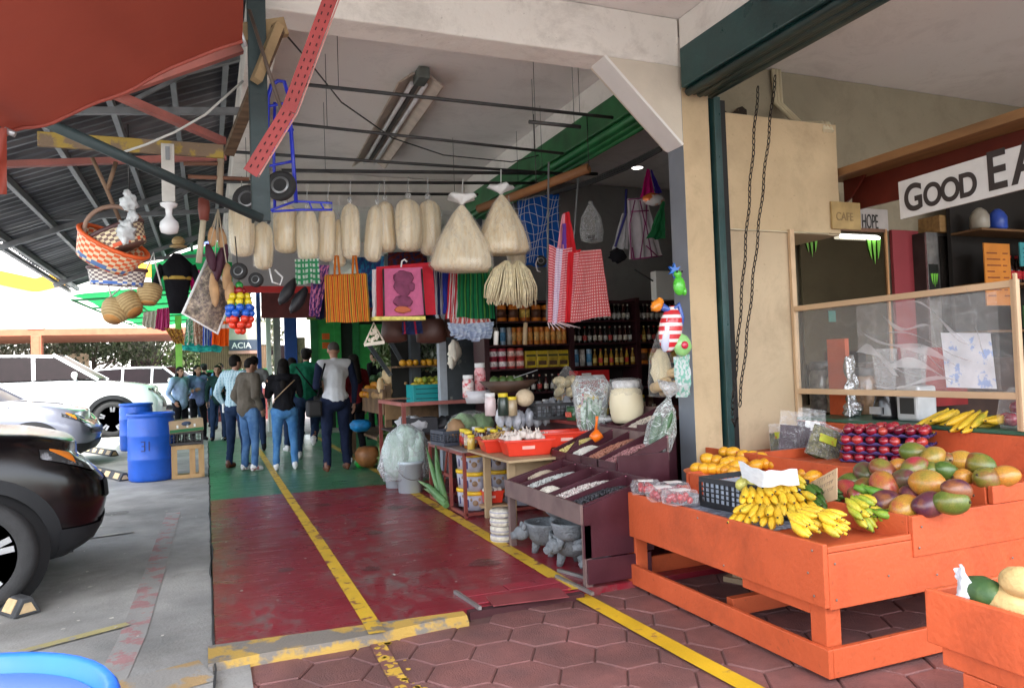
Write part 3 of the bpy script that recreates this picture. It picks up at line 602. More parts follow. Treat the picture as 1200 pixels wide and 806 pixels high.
def car(name,label,cat,loc,rz,paint,L=4.6,W=1.86,nose=None,R=.345,fx=-.86,wb=2.7,belt=1.0,roof=1.66,hood=None,clad_h=.12,far=False,group=None,base=.26,ws=(-1.15,-1.95),steer=0):
 t=thing(name,label,cat,loc,rz,group)
 hw=W/2
 quarter=[(0,0),(-.02,-.40*hw),(-.075,-.68*hw),(-.20,-.88*hw),(-.42,-.965*hw),(-.85,-.995*hw),(-1.5,-hw),(-L*.5,-hw),(-L+1.0,-.995*hw),(-L+.4,-.95*hw),(-L+.12,-.80*hw),(-L,-.4*hw),(-L,0)]
 out=cr_spline([(x,y,0)for x,y in quarter],10)
 arc=[0]
 for p,q in zip(out,out[1:]):arc.append(arc[-1]+(q-p).length)
 hood=hood or[(-L,belt+.02),(-L+.3,belt+.06),(-1.5,belt+.05),(-1.1,belt+.03),(-.6,belt-.04),(-.25,belt-.13),(-.08,belt-.21),(0,belt-.26)]
 hood=sorted(hood)
 def plan(s):
  for i in range(len(arc)-1):
   if arc[i+1]>=s:f=(s-arc[i])/(arc[i+1]-arc[i]);p=out[i].lerp(out[i+1],f);d=(out[i+1]-out[i]).normalized();return p,Vector((-d.y,d.x,0))
  return out[-1].copy(),Vector((-1,0,0))
 def inset(z,x):
  zt=interp(hood,x)-.03;f=(z-base)/(zt-base)
  return interp([(0,.10),(.10,.045),(.25,.02),(.55,.0),(.72,.004),(.82,.018),(.93,.045),(1,.085)],f)+(.05*(1-min(1,abs(f-.45)*2.4))if False else 0)
 def surf(s,z,eps=0,side=-1):
  p,nrm=plan(s)
  on=Vector((-nrm.x,-nrm.y,0))
  if on.dot(p-Vector((-L/2,0,0)))<0:on=-on
  ins=inset(z,p.x)*(1.0 if p.x>-L+.4 or True else 1)
  fr=max(0,1+p.x/.5)if p.x>-.5 else 0
  q=p-on*(ins*(1+1.1*fr)-eps)
  zt=interp(hood,p.x)-.03;f=(z-base)/(zt-base)
  return Vector((q.x,q.y*(-side)*(-1)*(-1)if False else q.y*(1 if side<0 else-1),z+.02*0))
 b=MB();nv=14;ring=[]
 ss=[arc[-1]*i/110 for i in range(111)]
 cols=[]
 for side in(-1,1):
  for s in(ss if side<0 else ss[::-1][1:-1]):
   p,_=plan(s);zt=interp(hood,p.x)-.03
   col=[surf(s,base+(zt-base)*k/nv,0,side)for k in range(nv+1)]
   e=col[-1]
   for k,(f,dz)in enumerate(((.97,.016),(.90,.028),(.75,.036),(.5,.042),(.25,.044),(.0,.045))):
    xx=e.x-(1-f)*(.10 if p.x>-.5 else 0)*(max(0,1+p.x/.5));col.append(Vector((xx,e.y*f,interp(hood,xx)-.03+dz)))
   cols.append(col)
 n=len(cols);m=len(cols[0]);b.add([v for c in cols for v in c],[(i*m+k,((i+1)%n)*m+k,((i+1)%n)*m+k+1,i*m+k+1)for i in range(n)for k in range(m-1)],0,True)
 body=b.build('body',paint,t)
 cut=MB()
 for x in(fx,fx-wb):
  cut.lathe([(R*1.14,-hw-.3),(R*1.14,hw+.3)],n=40,c=(x,0,R),M=rot(R_(-90),0,0))
 co=cut.build('arch_cutter',black);bo=body.modifiers.new('b','BOOLEAN');bo.object=co;bo.operation='DIFFERENCE';bo.solver='FLOAT' if hasattr(bo,'solver')and 'FLOAT' in[e.identifier for e in bo.bl_rna.properties['solver'].enum_items]else 'FAST'
 co.parent=t;bpy.context.view_layer.update();dg=bpy.context.evaluated_depsgraph_get();me=bpy.data.meshes.new_from_object(body.evaluated_get(dg));body.modifiers.clear();body.data=me;bpy.data.objects.remove(co)
 for p in body.data.polygons:p.use_smooth=True
 MB().box(-L+.25,-.25,-hw*.78,hw*.78,base+.02,belt-.25).build('underbody',black,t)
 def patch(name,quads,m,eps=.006,side=-1,par=None):
  b=MB()
  for(s0,z00,z01),(s1,z10,z11)in quads:
   def f(u,v):
    s=s0+(s1-s0)*u;za=z00+(z10-z00)*u;zb=z01+(z11-z01)*u;return surf(s,za+(zb-za)*v,eps,side)
   b.grid(f,10,5)
  return b.build(name,m,par or t,fixn=False)
 def s_of_x(x):
  for i in range(len(out)-1):
   if out[i+1].x<=x and i>12:f=(out[i].x-x)/max(1e-6,out[i].x-out[i+1].x);return arc[i]+f*(arc[i+1]-arc[i])
  return arc[-1]
 for side in(-1,1):
  for x in(fx,fx-wb):
   bb=MB();pts=[]
   for k in range(25):
    a=PI*(-.08+1.16*k/24);pts.append(a)
   vs=[]
   for a in pts:
    for rr in(R*1.13,R*1.36):
     z=R+rr*math.sin(a);xx=x+rr*math.cos(a);z=max(z,base+.01)
     v=surf(s_of_x(xx),z,.012 if rr<R*1.2 else .008,side);vs.append(v)
   bb.add(vs,[(2*i,2*i+1,2*i+3,2*i+2)for i in range(24)],0,True);bb.build('arch_trim',clad,t,fixn=False)
   bb=MB();bb.lathe([(R*1.13,0),(R*1.13,.30)],n=36,c=(x,side*(hw-.04),R),M=rot(R_(-90 if side<0 else 90),0,0));bb.build('arch_liner',black,t)
  for x in(fx,fx-wb):make_wheel(t,(x,side*(hw-.13),R),R,side,steer if x==fx else 0)
  hz=lambda x:interp(hood,x)
  patch('headlight',[((.34,hz(-.1)-.15,hz(-.1)-.07),(.72,hz(-.18)-.17,hz(-.18)-.045)),((.72,hz(-.18)-.17,hz(-.18)-.045),(1.10,hz(-.4)-.12,hz(-.4)-.065))],lampg,.008,side)
  patch('turn_signal',[((.88,hz(-.2)-.115,hz(-.2)-.05),(1.04,hz(-.4)-.078,hz(-.4)-.066))],amber,.012,side)
  patch('lower_cladding',[((.55,base+.004,base+.17),(1.0,base+.004,base+.19)),((1.0,base+.004,base+.19),(s_of_x(fx+R*1.3),base+.004,base+.22))],clad,.012,side)
  patch('sill',[((s_of_x(fx-R*1.33),base+.004,base+clad_h+.02),(s_of_x(fx-wb+R*1.33),base+.004,base+clad_h+.02))],clad,.010,side)
 patch('grille',[((0,base+.30,belt-.36),(.62,base+.33,belt-.34))],grill,.010,-1);patch('grille',[((0,base+.30,belt-.36),(.62,base+.33,belt-.34))],grill,.010,1)
 patch('lower_intake',[((0,base+.06,base+.20),(.6,base+.06,base+.19))],grill,.012,-1);patch('lower_intake',[((0,base+.06,base+.20),(.6,base+.06,base+.19))],grill,.012,1)
 xb0,xt0=ws;xt1,xb1=-L+.75,-L+.30
 def gh(x_b,x_t,side,f,off=0,zz=None):
  y=(hw-.06-off)-(.20*f);z=belt+.03+(roof-belt-.03)*f;return Vector((x_b+(x_t-x_b)*f,side*y,z))
 b=MB();prof_b=[xb0,xb0-.55,-L*.5,xb1+.5,xb1];prof_t=[xt0,xt0-.25,-L*.5,xt1+.2,xt1]
 for side in(-1,1):
  vs=[]
  for xb_,xt_ in zip(prof_b,prof_t):
   for f in(0,.5,.94):vs.append(gh(xb_,xt_,side,f,.004))
  b.add(vs,[(3*i+k,3*i+3+k,3*i+4+k,3*i+1+k)for i in range(4)for k in range(2)],0,True)
 b.build('side_window',glassd,t,fixn=False)
 b=MB();b.grid(lambda u,v:Vector((gh(xb0,xt0,1,v*.95).x+.10*(1-(2*u-1)**2),(2*u-1)*gh(xb0,xt0,1,v*.95).y,gh(xb0,xt0,1,v*.95).z)),12,6);b.build('windshield',glassd,t,fixn=False)
 b=MB();b.grid(lambda u,v:Vector((gh(xb1,xt1,1,v*.95).x,(2*u-1)*gh(xb1,xt1,1,v*.95).y,gh(xb1,xt1,1,v*.95).z)),8,4);b.build('rear_window',glassd,t,fixn=False)
 b=MB();b.grid(lambda u,v:Vector((xt0+.12*(1-(2*v-1)**2)*(1-u)+(xt1-xt0)*u,(2*v-1)*(hw-.25)*(1.0),roof-.035+.055*math.sin(PI*min(1,max(0,u)))*.7+.035*(1-(2*v-1)**2))),20,12)
 for side in(-1,1):
  b.grid(lambda u,v:Vector((xt0+(xt1-xt0)*u,side*(hw-.25+.008+.02*v),roof-.035-.04*v+.038*math.sin(PI*u))),20,2)
  for xb_,xt_ in((xb0,xt0),(xb1,xt1)):b.bar(gh(xb_,xt_,side,-.05),gh(xb_,xt_,side,1.0),.07,.03,up=(0,1,0))
 b.build('roof',paint,t,fixn=False)
 for side in(-1,1):
  for x in(fx-wb*.52,fx-wb*.9):MB().bar(gh(x,x-.04,side,0,-.004),gh(x,x-.04,side,1.0,-.004),.075,.02,up=(0,1,0)).build('pillar',paint if far else black,t)
 for side in(-1,1):
  mb=MB();mc=Vector((xb0-.42,side*(hw+.10),belt+.12));mb.ell(mc,(.07,.11,.085),nu=12,nv=8);mb.bar(mc+Vector((0,-side*.08,-.06)),mc+Vector((0,-side*.17,-.1)),.05,.03);mb.build('mirror',paint,t)
 for x in(fx-wb*.28,fx-wb*.56):
  s0=s_of_x(x);patch('door_seam',[((s0,base+.15,belt-.06),(s0+.012,base+.15,belt-.06))],black,.004,-1)
 for x in(fx-wb*.48,fx-wb*.82):
  s0=s_of_x(x);patch('door_handle',[((s0,belt-.17,belt-.14),(s0+.17,belt-.17,belt-.14))],chrome if far else paint,.03,-1)
 s0=s_of_x(fx-.35);
 return t
def paintm(n,c,metal=.0,coat=1,rough=.35):return mat(n,c,rough,metal,var=.04,scale=3,coat=coat)
car('parked_car','glossy black suv with its front wheel against a rubber wheel stop','car',(-.70,6.20,0),R_(12),paintm('car_paint_black',(.004,.003,.0035),coat=0,rough=.2),steer=R_(-12),fx=-.755,R=.335,hood=[(-4.6,1.04),(-1.5,1.08),(-1.1,1.055),(-.75,1.035),(-.45,1.0),(-.22,.945),(-.08,.88),(0,.82)],belt=1.02,base=.24)
car('parked_car','grey car with its nose behind the black suv','car',(-1.62,14.0,0),0,paintm('car_paint_grey',(.20,.215,.27),.4),L=4.3,fx=-.8,R=.32,hood=[(-4.3,.98),(-1.5,1.08),(-1.1,1.05),(-.7,1.0),(-.4,.93),(-.15,.85),(0,.74)],belt=.95,roof=1.5,base=.2,far=True)
white=paintm('car_paint_white',(.85,.86,.87))
car('parked_car','large white suv seen side on behind the blue barrels','car',(-.95,21.0,0),0,white,L=5.3,W=2.05,fx=-1.12,R=.42,wb=3.05,hood=[(-5.3,1.36),(-1.9,1.38),(-1.3,1.32),(-.7,1.25),(-.25,1.16),(-.06,1.02),(0,.9)],belt=1.36,roof=1.98,base=.32,ws=(-1.45,-2.35),far=True)
car('parked_car','white pickup with pale green windows parked beyond the white suv','car',(.6,30,0),R_(-18),white,L=5.0,far=True,belt=1.15,roof=1.78)
car('parked_car','white hatchback far behind with its windscreen towards us','car',(-.4,36,0),R_(-50),white,L=4.1,W=1.75,far=True)
car('parked_car','cream car at the far end of the parking next to the hedge','car',(2.2,41,0),R_(-60),paintm('car_paint_cream',(.75,.70,.58)),L=4.2,W=1.75,far=True)
rub=mat('stop_rubber',(.045,.047,.05),.75,var=.3,scale=12,bump=.2);ypad=mat('stop_yellow_pad',(.55,.40,.22),.6,var=.2,scale=20)
def stopper(label,loc,rz,L=.9,n=5):
 t=thing('wheel_stop',label,'wheel stop',loc,rz,'rubber wheel stops')
 pr=[(-.075,0),(-.068,.02),(-.028,.10),(.028,.10),(.068,.02),(.075,0)]
 MB().prism(pr,0,L,'y').build('block',rub,t,bevel=.008)
 for k in range(n):
  y0=(k+.2)*L/n;y1=y0+.5*L/n
  for sx in(-1,1):MB().quad((sx*.070,y0,.022),(sx*.070,y1,.022),(sx*.034,y1,.090),(sx*.034,y0,.090)).build('pad',ypad,t,solid=.004)
 MB().add([(-.045,-.003,.018),(.045,-.003,.018),(.018,-.003,.072),(-.018,-.003,.072)],[(0,1,2,3)]).build('end_pad',ypad,t)
 return t
stopper('rubber wheel stop with a yellow end pad under the black suv',(-.97,5.06,.004),R_(35),1.7,8)
stopper('striped rubber wheel stop touching the numbered blue barrel',(-1.02,11.15,.004),R_(23),1.9,5)
stopper('striped rubber wheel stop farther back by the second blue barrel',(-1.52,14.9,.004),R_(23),1.9,5)
blue=mat('barrel_blue',(.012,.095,.50),.42,var=.14,scale=4,rvar=.06,bump=.04,bscale=25,dirt=.28)
dirtb=mat('number_paint',(.02,.035,.15),.6)
def barrel(label,loc,rz=0,R=.285,Hh=.88,open_=False,num=False):
 t=thing('barrel',label,'barrel',loc,rz,'blue plastic barrels')
 pr=[(R*.93,0),(R*.98,.02),(R,.06),(R,Hh*.30),(R*1.015,Hh*.31),(R*1.015,Hh*.34),(R,Hh*.35),(R,Hh*.64),(R*1.015,Hh*.65),(R*1.015,Hh*.68),(R,Hh*.69),(R,Hh*.88),(R*.97,Hh*.92),(R*.96,Hh*.945),(R*1.02,Hh*.955),(R*1.03,Hh*.985),(R*1.0,Hh)]
 if open_:pr+=[(R*.95,Hh*.995),(R*.93,Hh*.93),(R*.93,Hh*.1),(0,Hh*.09)]
 else:pr+=[(R*.95,Hh*.985),(R*.93,Hh*.95),(0,Hh*.95)]
 MB().lathe(pr,n=44).build('body',blue,t)
 if num:
  b=MB()
  for k,segs in enumerate(([((0,1),(.6,1)),((.6,1),(.6,0)),((.1,.52),(.6,.52)),((0,0),(.6,0))],[((.3,0),(.3,1))])):
   for p,q in segs:
    def w(a):ang=-1.95+(a[0]*.075+k*.075)/R;return Vector(((R+.003)*math.cos(ang),(R+.003)*math.sin(ang),.40+a[1]*.12))
    b.bar(w(p),w(q),.014,.004,up=(0,-1,0))
  b.build('painted_number',dirtb,t)
 return t
barrel('nearer blue plastic barrel with 31 painted on it beside the wooden crate',(-.69,11.05,.003),0,num=True)
barrel('farther blue plastic barrel standing behind the numbered one',(-1.25,15.95,.003),0)
barrel('open blue barrel with only its rim showing at the bottom of the view',(-.47,1.44,.003),0,R=.315,Hh=.80,open_=True)
o_=MB().lathe([(0,0),(.292,0),(.293,.006),(0,.02)],n=40).build('barrel_water',mat('pale_water',(.26,.34,.42),.12,var=.2,scale=3));o_.location=(-.47,1.44,.765);tag(o_,'pale surface just inside the rim of the open barrel','water')
cwood=mat('crate_pine',(.46,.30,.14),.75,var=.3,scale=4,stretch=(1,1,.2),bump=.15,col2=(.34,.20,.09),thr=(.45,.7))
t=thing('wooden_crate','pale slatted wooden crate standing on end beside the blue barrel','crate',(-.26,11.05,.003),R_(4))
for k,z in enumerate((.0,.40)):
 MB().box(-.17,.17,-.15,.15,z+.0,z+.035).build('end_board',cwood,t,bevel=.003)
for k,x in enumerate((-.165,-.055,.055,.165)):
 if k in(1,):continue
 MB().box(x-.035,x+.035,-.167,-.152,0,.43).build('slat',cwood,t,bevel=.002)
for k,y in enumerate((-.11,-.03,.05,.12)):
 for sx in(-1,1):MB().box(sx*.172-.007,sx*.172+.007,y-.03,y+.03,0,.43).build('slat',cwood,t,bevel=.002)
MB().box(-.17,.17,-.181,-.168,.38,.43).box(-.17,.17,-.181,-.168,.0,.05).build('rail',cwood,t,bevel=.002)
bk=mat('black_crate_plastic',(.02,.022,.026),.5,var=.2)
def plastic_crate(name,label,loc,rz,w,d,h,m,nx=9,nz=4,par_cat='crate',liner=None,group=None,th=.010):
 t=thing(name,label,par_cat,loc,rz,group)
 b=MB();b.box(-w/2,w/2,-d/2,d/2,0,.008)
 for(ax,s_)in(('x',-1),('x',1),('y',-1),('y',1)):
  Ln=w if ax=='x' else d;off=(d/2 if ax=='x' else w/2)*s_
  n=max(3,int(nx*Ln/w))
  def seg(a0,a1,z0,z1,tt=th):
   if ax=='x':b.box(a0,a1,off-tt/2,off+tt/2,z0,z1)
   else:b.box(off-tt/2,off+tt/2,a0,a1,z0,z1)
  seg(-Ln/2,Ln/2,h-.028,h,th*1.7);seg(-Ln/2,Ln/2,.0,.03,th*1.2)
  for i in range(n+1):a=-Ln/2+Ln*i/n;seg(a-.004,a+.004,.03,h-.028,th*(1.5 if i in(0,n//2,n)else .8))
  for j in range(1,nz):z=.03+(h-.058)*j/nz;seg(-Ln/2,Ln/2,z-.003,z+.003,th*.7)
 b.build('frame',m,t)
 if liner:MB().box(-w/2+.012,w/2-.012,-d/2+.012,d/2-.012,.012,h*.82).build('liner',liner,t)
 return t
plastic_crate('plastic_crate','dirty black plastic crate between the wooden crate and the produce box',(-.27,11.05,.440),R_(3),.40,.32,.17,mat('grimy_black_crate',(.05,.045,.045),.7,var=.3),nz=3)
t=thing('cardboard_box','green and tan printed produce box lying on top of the black crate','box',(-.27,11.03,.612),R_(6));t.rotation_euler[1]=R_(-3)
card=mat('cardboard',(.42,.30,.18),.8,var=.12,scale=6)
MB().box(-.21,.21,-.16,.16,0,.16).build('body',card,t,bevel=.004)
b=MB();b.box(-.205,.205,-.163,-.1605,.005,.045).build('green_band',mat('print_green',(.03,.16,.06),.7),t)
b=MB()
for x in(-.11,.01,.10):b.box(x-.012,x+.012,-.1632,-.1615,.06,.10)
b.build('white_print',mat('print_white',(.75,.75,.72),.7),t)
MB().lathe([(.0,0),(.05,0),(.05,.002),(0,.002)],c=(.0,-.1612,.112),n=20,M=rot(R_(90)),sx=1.2,sy=.6).build('oval_mark',mat('print_navy',(.05,.07,.12),.7),t)
fw=mat('station_white',(.62,.60,.57),.7,var=.03);fy=mat('station_yellow',(.72,.36,.012),.6,var=.05);fb=mat('station_blue',(.12,.16,.62),.6);fr=mat('station_terracotta',(.36,.12,.06),.7,var=.15)
t=thing('filling_station','white canopy with yellow scalloped arches and a blue top edge across the parking','building',(-6.4,31,0))
MB().box(-14,6.6,0,6,3.25,6.45).build('fascia',fw,t)
MB().box(-14,6.6,-.05,6,6.452,6.72).build('blue_edge',fb,t)
MB().box(-14,6.7,-.08,6,3.02,3.248).build('lower_beam',fr,t)
for x0,x1 in((-13,-6.9),(-6.9,.85),(.85,7.0)):
 b=MB();n=16;
 for k in range(n):
  xa=x0+(x1-x0)*k/n;xb_=x0+(x1-x0)*(k+1)/n;f=lambda u:4.55+.62*math.sin(PI*u)
  za,zb=f(k/n),f((k+1)/n);b.add([(xa,-.03,za),(xb_,-.03,zb),(xb_,-.03,zb+.5),(xa,-.03,za+.5)],[(0,1,2,3)])
 if x1<8:b.build('yellow_arch',fy,t,solid=.03)
for x in(-6.9,.85):
 MB().box(x-.16,x+.16,-.10,.3,0,3.02).box(x-.1,x+.1,-.12,-.101,0,3.0).build('column',fr,t,bevel=.01)
 MB().box(x-.25,x+.25,-.12,.3,3.25,4.55).build('capital',fw,t,bevel=.01)
MB().box(-14,1.5,7.5,7.7,0,2.6).build('rear_wall',mat('cream_wall',(.72,.55,.38),.8,var=.08),t)
leafm=mat('leaf_green',(.07,.12,.03),.7,var=.5,scale=3,rand=.2,col2=(.16,.17,.07),thr=(.42,.6));leafd=mat('leaf_dusty',(.055,.075,.03),.8,var=.5,scale=2.5,rand=.2,col2=(.20,.19,.14),thr=(.45,.6));bark=mat('bark',(.13,.10,.08),.9,var=.3,bump=.3)
def tree(name,label,cat,loc,h,r,m,seed,n=2600,group=None,squash=.7,ls=.11):
 random.seed(seed);t=thing(name,label,cat,loc,0,group);b=MB();tips=[]
 b.tube([(0,0,0),(.05,.02,h*.3),(.0,.1,h*.55)],[.16*h/4,.12*h/4,.07*h/4],9)
 for k in range(11):
  a=k*2.4;z0=h*rnd(.25,.5);tip=Vector((math.cos(a)*r*rnd(.5,.95),math.sin(a)*r*rnd(.5,.95),h*rnd(.45,1.0)));b.tube([(0,0,z0),tip*.5+Vector((0,0,z0*.4)),tip],[.05*h/4,.03*h/4,.012],6);tips.append(tip)
 b.build('trunk',bark,t);lf=MB()
 cl=[(tp_+Vector((rnd(-.3,.3),rnd(-.3,.3),rnd(-.2,.3)))*r*.6,rnd(.35,.6)*r)for tp_ in tips for _ in range(3)]
 for k in range(n):
  c,rr=random.choice(cl);d=Vector((random.gauss(0,1),random.gauss(0,1),random.gauss(0,1))).normalized()*rr*(random.random()**.4);p=c+Vector((d.x,d.y,d.z*squash));p.z=max(p.z,.1)
  s=ls*rnd(.6,1.5);M=Euler((rnd(0,6),rnd(0,6),rnd(0,6))).to_matrix()
  lf.add([p+M@Vector(v)*s for v in((-1,0,0),(0,-.5,.1),(1,0,0),(0,.5,.1))],[(0,1,2,3)])
 lf.build('crown',m,t,fixn=False);return t
for k,(x,y,h,r,m,lab)in enumerate(((-7.5,40,3.5,2.2,leafd,'dusty low tree at the left end of the row behind the parked cars'),(-4.9,40,4.4,2.2,leafd,'dusty tree just right of the terracotta station column'),(-2.6,41,4.5,2.3,leafd,'grey green tree in the middle of the row behind the cars'),(-.3,42,4.1,2.0,leafm,'greener tree behind the cars below the straw baskets'),(1.6,44,4.0,1.9,leafd,'small tree at the right end of the row behind the cars'))):
 tree('tree',lab,'tree',(x,y,0),h,r,m,20+k,3000,'trees behind the parking')
tree('tree','tall bright green tree rising above the station roof at the far left','tree',(-10.5,46,0),12.5,3.2,mat('leaf_bright',(.16,.30,.05),.6,var=.4,scale=3),31,4200,ls=.16)
t=thing('distant_building','pale distant building closing the view behind the trees','building',(0,60,0))
pb_=mat('pale_facade',(.78,.76,.72),.8,var=.06)
MB().box(-30,30,0,4,0,6.6).build('facade',pb_,t);MB().box(-30,30,-.2,4.2,6.602,6.9).build('parapet',fw,t)
for k in range(12):MB().box(-29+k*4.8,-27+k*4.8,-.03,.0,2.0,3.6).build('window',glassd,t)
TMP=bpy.data.scenes.new('workbench')
def voxel_mesh(name,shapes,vox,mats,parent,smooth=6,disp=0,seed=0,keep=None):
 """one continuous skin grown around tapered capsules and ellipsoids"""
 b=MB()
 for sh in shapes:
  if sh[0]=='c':
   _,p,q,r1,r2=sh;p,q=Vector(p),Vector(q);d=(q-p);L=max(d.length,1e-4);d.normalize()
   pts=[];rs=[]
   for k in range(5):a=PI/2*(1-k/4);pts.append(p-d*r1*math.sin(a)*.98);rs.append(max(.0008,r1*math.cos(a)))
   for k in range(1,4):pts.append(p.lerp(q,k/4));rs.append(r1+(r2-r1)*k/4)
   for k in range(5):a=PI/2*k/4;pts.append(q+d*r2*math.sin(a)*.98);rs.append(max(.0008,r2*math.cos(a)))
   b.tube(pts,rs,12)
  else:
   _,c,r=sh[:3];b.ell(c,r,M=sh[3]if len(sh)>3 else None,nu=18,nv=12)
 o=b.build(name,mats,None,fixn=False);COL.objects.unlink(o);TMP.collection.objects.link(o)
 md=o.modifiers.new('r','REMESH');md.mode='VOXEL';md.voxel_size=vox;md.use_smooth_shade=True
 sm=o.modifiers.new('s','SMOOTH');sm.factor=.5;sm.iterations=smooth
 TMP.view_layers[0].update();dg=TMP.view_layers[0].depsgraph;me=bpy.data.meshes.new_from_object(o.evaluated_get(dg));o.modifiers.clear();o.data=me;TMP.collection.objects.unlink(o);COL.objects.link(o);o.parent=parent
 if not me.materials:
  for mm in(mats if isinstance(mats,(list,tuple))else[mats]):me.materials.append(mm)
 if disp:
  for v in me.vertices:v.co+=v.normal*disp*(noise.noise(v.co*Vector((9,9,5))+Vector((seed*3.3,0,0)))+.5*noise.noise(v.co*19))
 me.polygons.foreach_set('use_smooth',[True]*len(me.polygons));return o
skin=mat('skin_tan',(.38,.20,.13),.55,var=.08,scale=12,rand=.1);hairm=mat('hair_black',(.010,.008,.007),.7,spec=.15,var=.4,scale=30,stretch=(6,6,1))
eye_m=mat('eye_dark',(.01,.008,.008),.3);lip_m=mat('lip',(.28,.08,.07),.5)
def fab(n,c,**k):return mat('fabric_'+n,c,.85,var=k.pop('var',.16),scale=k.pop('scale',7),bump=.8,bscale=8,spec=.15,**k)
jean=fab('mid_jeans',(.055,.13,.29),col2=(.10,.20,.38),thr=(.42,.62));jeand=fab('dark_jeans',(.018,.035,.08));jeanl=fab('bright_jeans',(.05,.16,.38),col2=(.09,.24,.48),thr=(.42,.62));blk=fab('black',(.010,.010,.013));navyf=fab('navy',(.012,.018,.045))
white_s=fab('white',(.62,.64,.68),var=.06)
def person(label,px,py,h,face,top,bottom,shoes,hair='short',sleeves='long',topm2=None,build=1.0,arms=('down','down'),stance=.0,head_yaw=0,head_pitch=0,child=False,hood=False,cap=None,kick=0,loc=None,jacket=0,lean=0,hem=.0,vox=.014,skirt=False,Z=0):
 if loc is None:loc=P(px,py,Z=0)
 root=thing('person',label,'person',(loc[0],loc[1],.004),face)
 k=h/1.70;w=build
 def V(x,y,z):return Vector((x*k,y*k,z*k))
 ln=lambda p:Vector((p.x,p.y+lean*max(0,p.z-.9*k)*.5,p.z))
 hipL,hipR=V(-.095*w,0,.90),V(.095*w,0,.90)
 ftL,ftR=V(-.12-.02,-stance,.075),V(.12+.02,stance,.075)
 knL=hipL.lerp(ftL,.52)+V(0,.03,0);knR=hipR.lerp(ftR,.52)+V(0,.03,0)
 if kick:knR=V(.10,.10,.50);ftR=V(.12,-.28,.30)
 pel=V(0,-.01,.93);wst=ln(V(0,0,1.08));chest=ln(V(0,.0,1.28));neck=ln(V(0,-.005,1.46));hc=ln(V(0,.025,1.595))
 shL,shR=ln(V(-.185*w,-.01,1.40)),ln(V(.185*w,-.01,1.40))
 def arm(sh,side,pose):
  if pose=='down':el=sh+V(side*.06,-.03,-.28);wr=el+V(side*.0,.06,-.245)
  elif pose=='bent':el=sh+V(side*.05,-.03,-.28);wr=el+V(-side*.09,.20,.03)
  elif pose=='fold':el=sh+V(side*.04,.04,-.27);wr=el+V(-side*.21,.13,.0)
  elif pose=='phone':el=sh+V(side*.04,.06,-.26);wr=el+V(-side*.12,.18,.12)
  elif pose=='pocket':el=sh+V(side*.10,-.06,-.27);wr=el+V(-side*.06,.12,-.20)
  elif pose=='up':el=sh+V(side*.10,.10,-.16);wr=el+V(-side*.05,.12,.22)
  return el,wr
 fing=[];body=[]
 arms_=[(shL,-1,*arm(shL,-1,arms[0])),(shR,1,*arm(shR,1,arms[1]))]
 HM=Matrix.Rotation(head_yaw,3,'Z')@Matrix.Rotation(head_pitch,3,'X')
 def hp(x,y,z):return hc+HM@V(x,y,z)
 body+=[('e',hc+HM@V(0,-.008,.02),tuple(V(.074,.092,.092)),HM),('e',hp(0,.012,-.035),tuple(V(.058,.070,.078)),HM),('e',hp(0,.045,-.085),tuple(V(.03,.028,.024)),HM),('c',hp(0,.082,.005),hp(0,.098,-.022),.010*k,.014*k),('e',hp(-.074,-.005,-.012),tuple(V(.011,.02,.03)),HM),('e',hp(.074,-.005,-.012),tuple(V(.011,.02,.03)),HM),('c',hp(-.022,.078,-.058),hp(.022,.078,-.058),.010*k,.010*k)]
 body+=[('c',neck-V(0,0,.05),hc-V(0,.01,.06),.052*k,.048*k),('c',pel,wst,.115*k*w,.105*k*w),('c',wst,chest,.105*k*w,.12*k*w),('c',shL.lerp(neck,.2),shR.lerp(neck,.2),.06*k,.06*k)]
 for hip,kn,ft in((hipL,knL,ftL),(hipR,knR,ftR)):
  body+=[('c',hip,kn,.078*k*w,.052*k),('c',kn,ft+V(0,-.01,.02),.050*k,.034*k),('c',ft+V(0,-.02,-.02),ft+V(0,.11,-.035),.030*k,.026*k)]
 for sh,sd_,el,wr in arms_:
  body+=[('c',sh,el,.047*k*w,.038*k),('c',el,wr,.037*k,.025*k)]
  d=(wr-el).normalized();side=Vector((sd_,0,0));side=(side-d*side.dot(d)).normalized();fw_=d.cross(side).normalized()
  if fw_.y<0:fw_=-fw_
  palm=wr+d*.05*k
  body.append(('e',palm,(.020*k,.034*k,.045*k),Matrix((side,fw_,d)).transposed()))
  if True:
   for f in range(4):
    base_=wr+d*.085*k+fw_*(.025-.017*f)*k;ln_=(.062,.072,.068,.052)[f]*k;m1=base_+d*ln_*.55-side*.006*k;m2=base_+d*ln_*.9-side*.022*k
    fing.append(([base_-d*.03*k,base_,m1,m2],[.0088*k,.0088*k,.0078*k,.0055*k]))
   tb=wr+d*.025*k+fw_*.028*k;fing.append(([tb-fw_*.015*k,tb,tb+(d*.03+fw_*.020)*k,tb+(d*.055+fw_*.024-side*.012)*k],[.012*k,.011*k,.010*k,.007*k]))
 bo_=voxel_mesh('body',body,vox*.75,skin,root,3)
 fb_=MB()
 for pts_,rs_ in fing:fb_.tube(pts_,rs_,7)
 tm=bpy.data.meshes.new('t');tm.from_pydata(fb_.v,[],fb_.f);bm=bmesh.new();bm.from_mesh(bo_.data);bm.from_mesh(tm);bm.to_mesh(bo_.data);bm.free();bpy.data.meshes.remove(tm)
 bo_.data.polygons.foreach_set('use_smooth',[True]*len(bo_.data.polygons))
 ex=.017+jacket
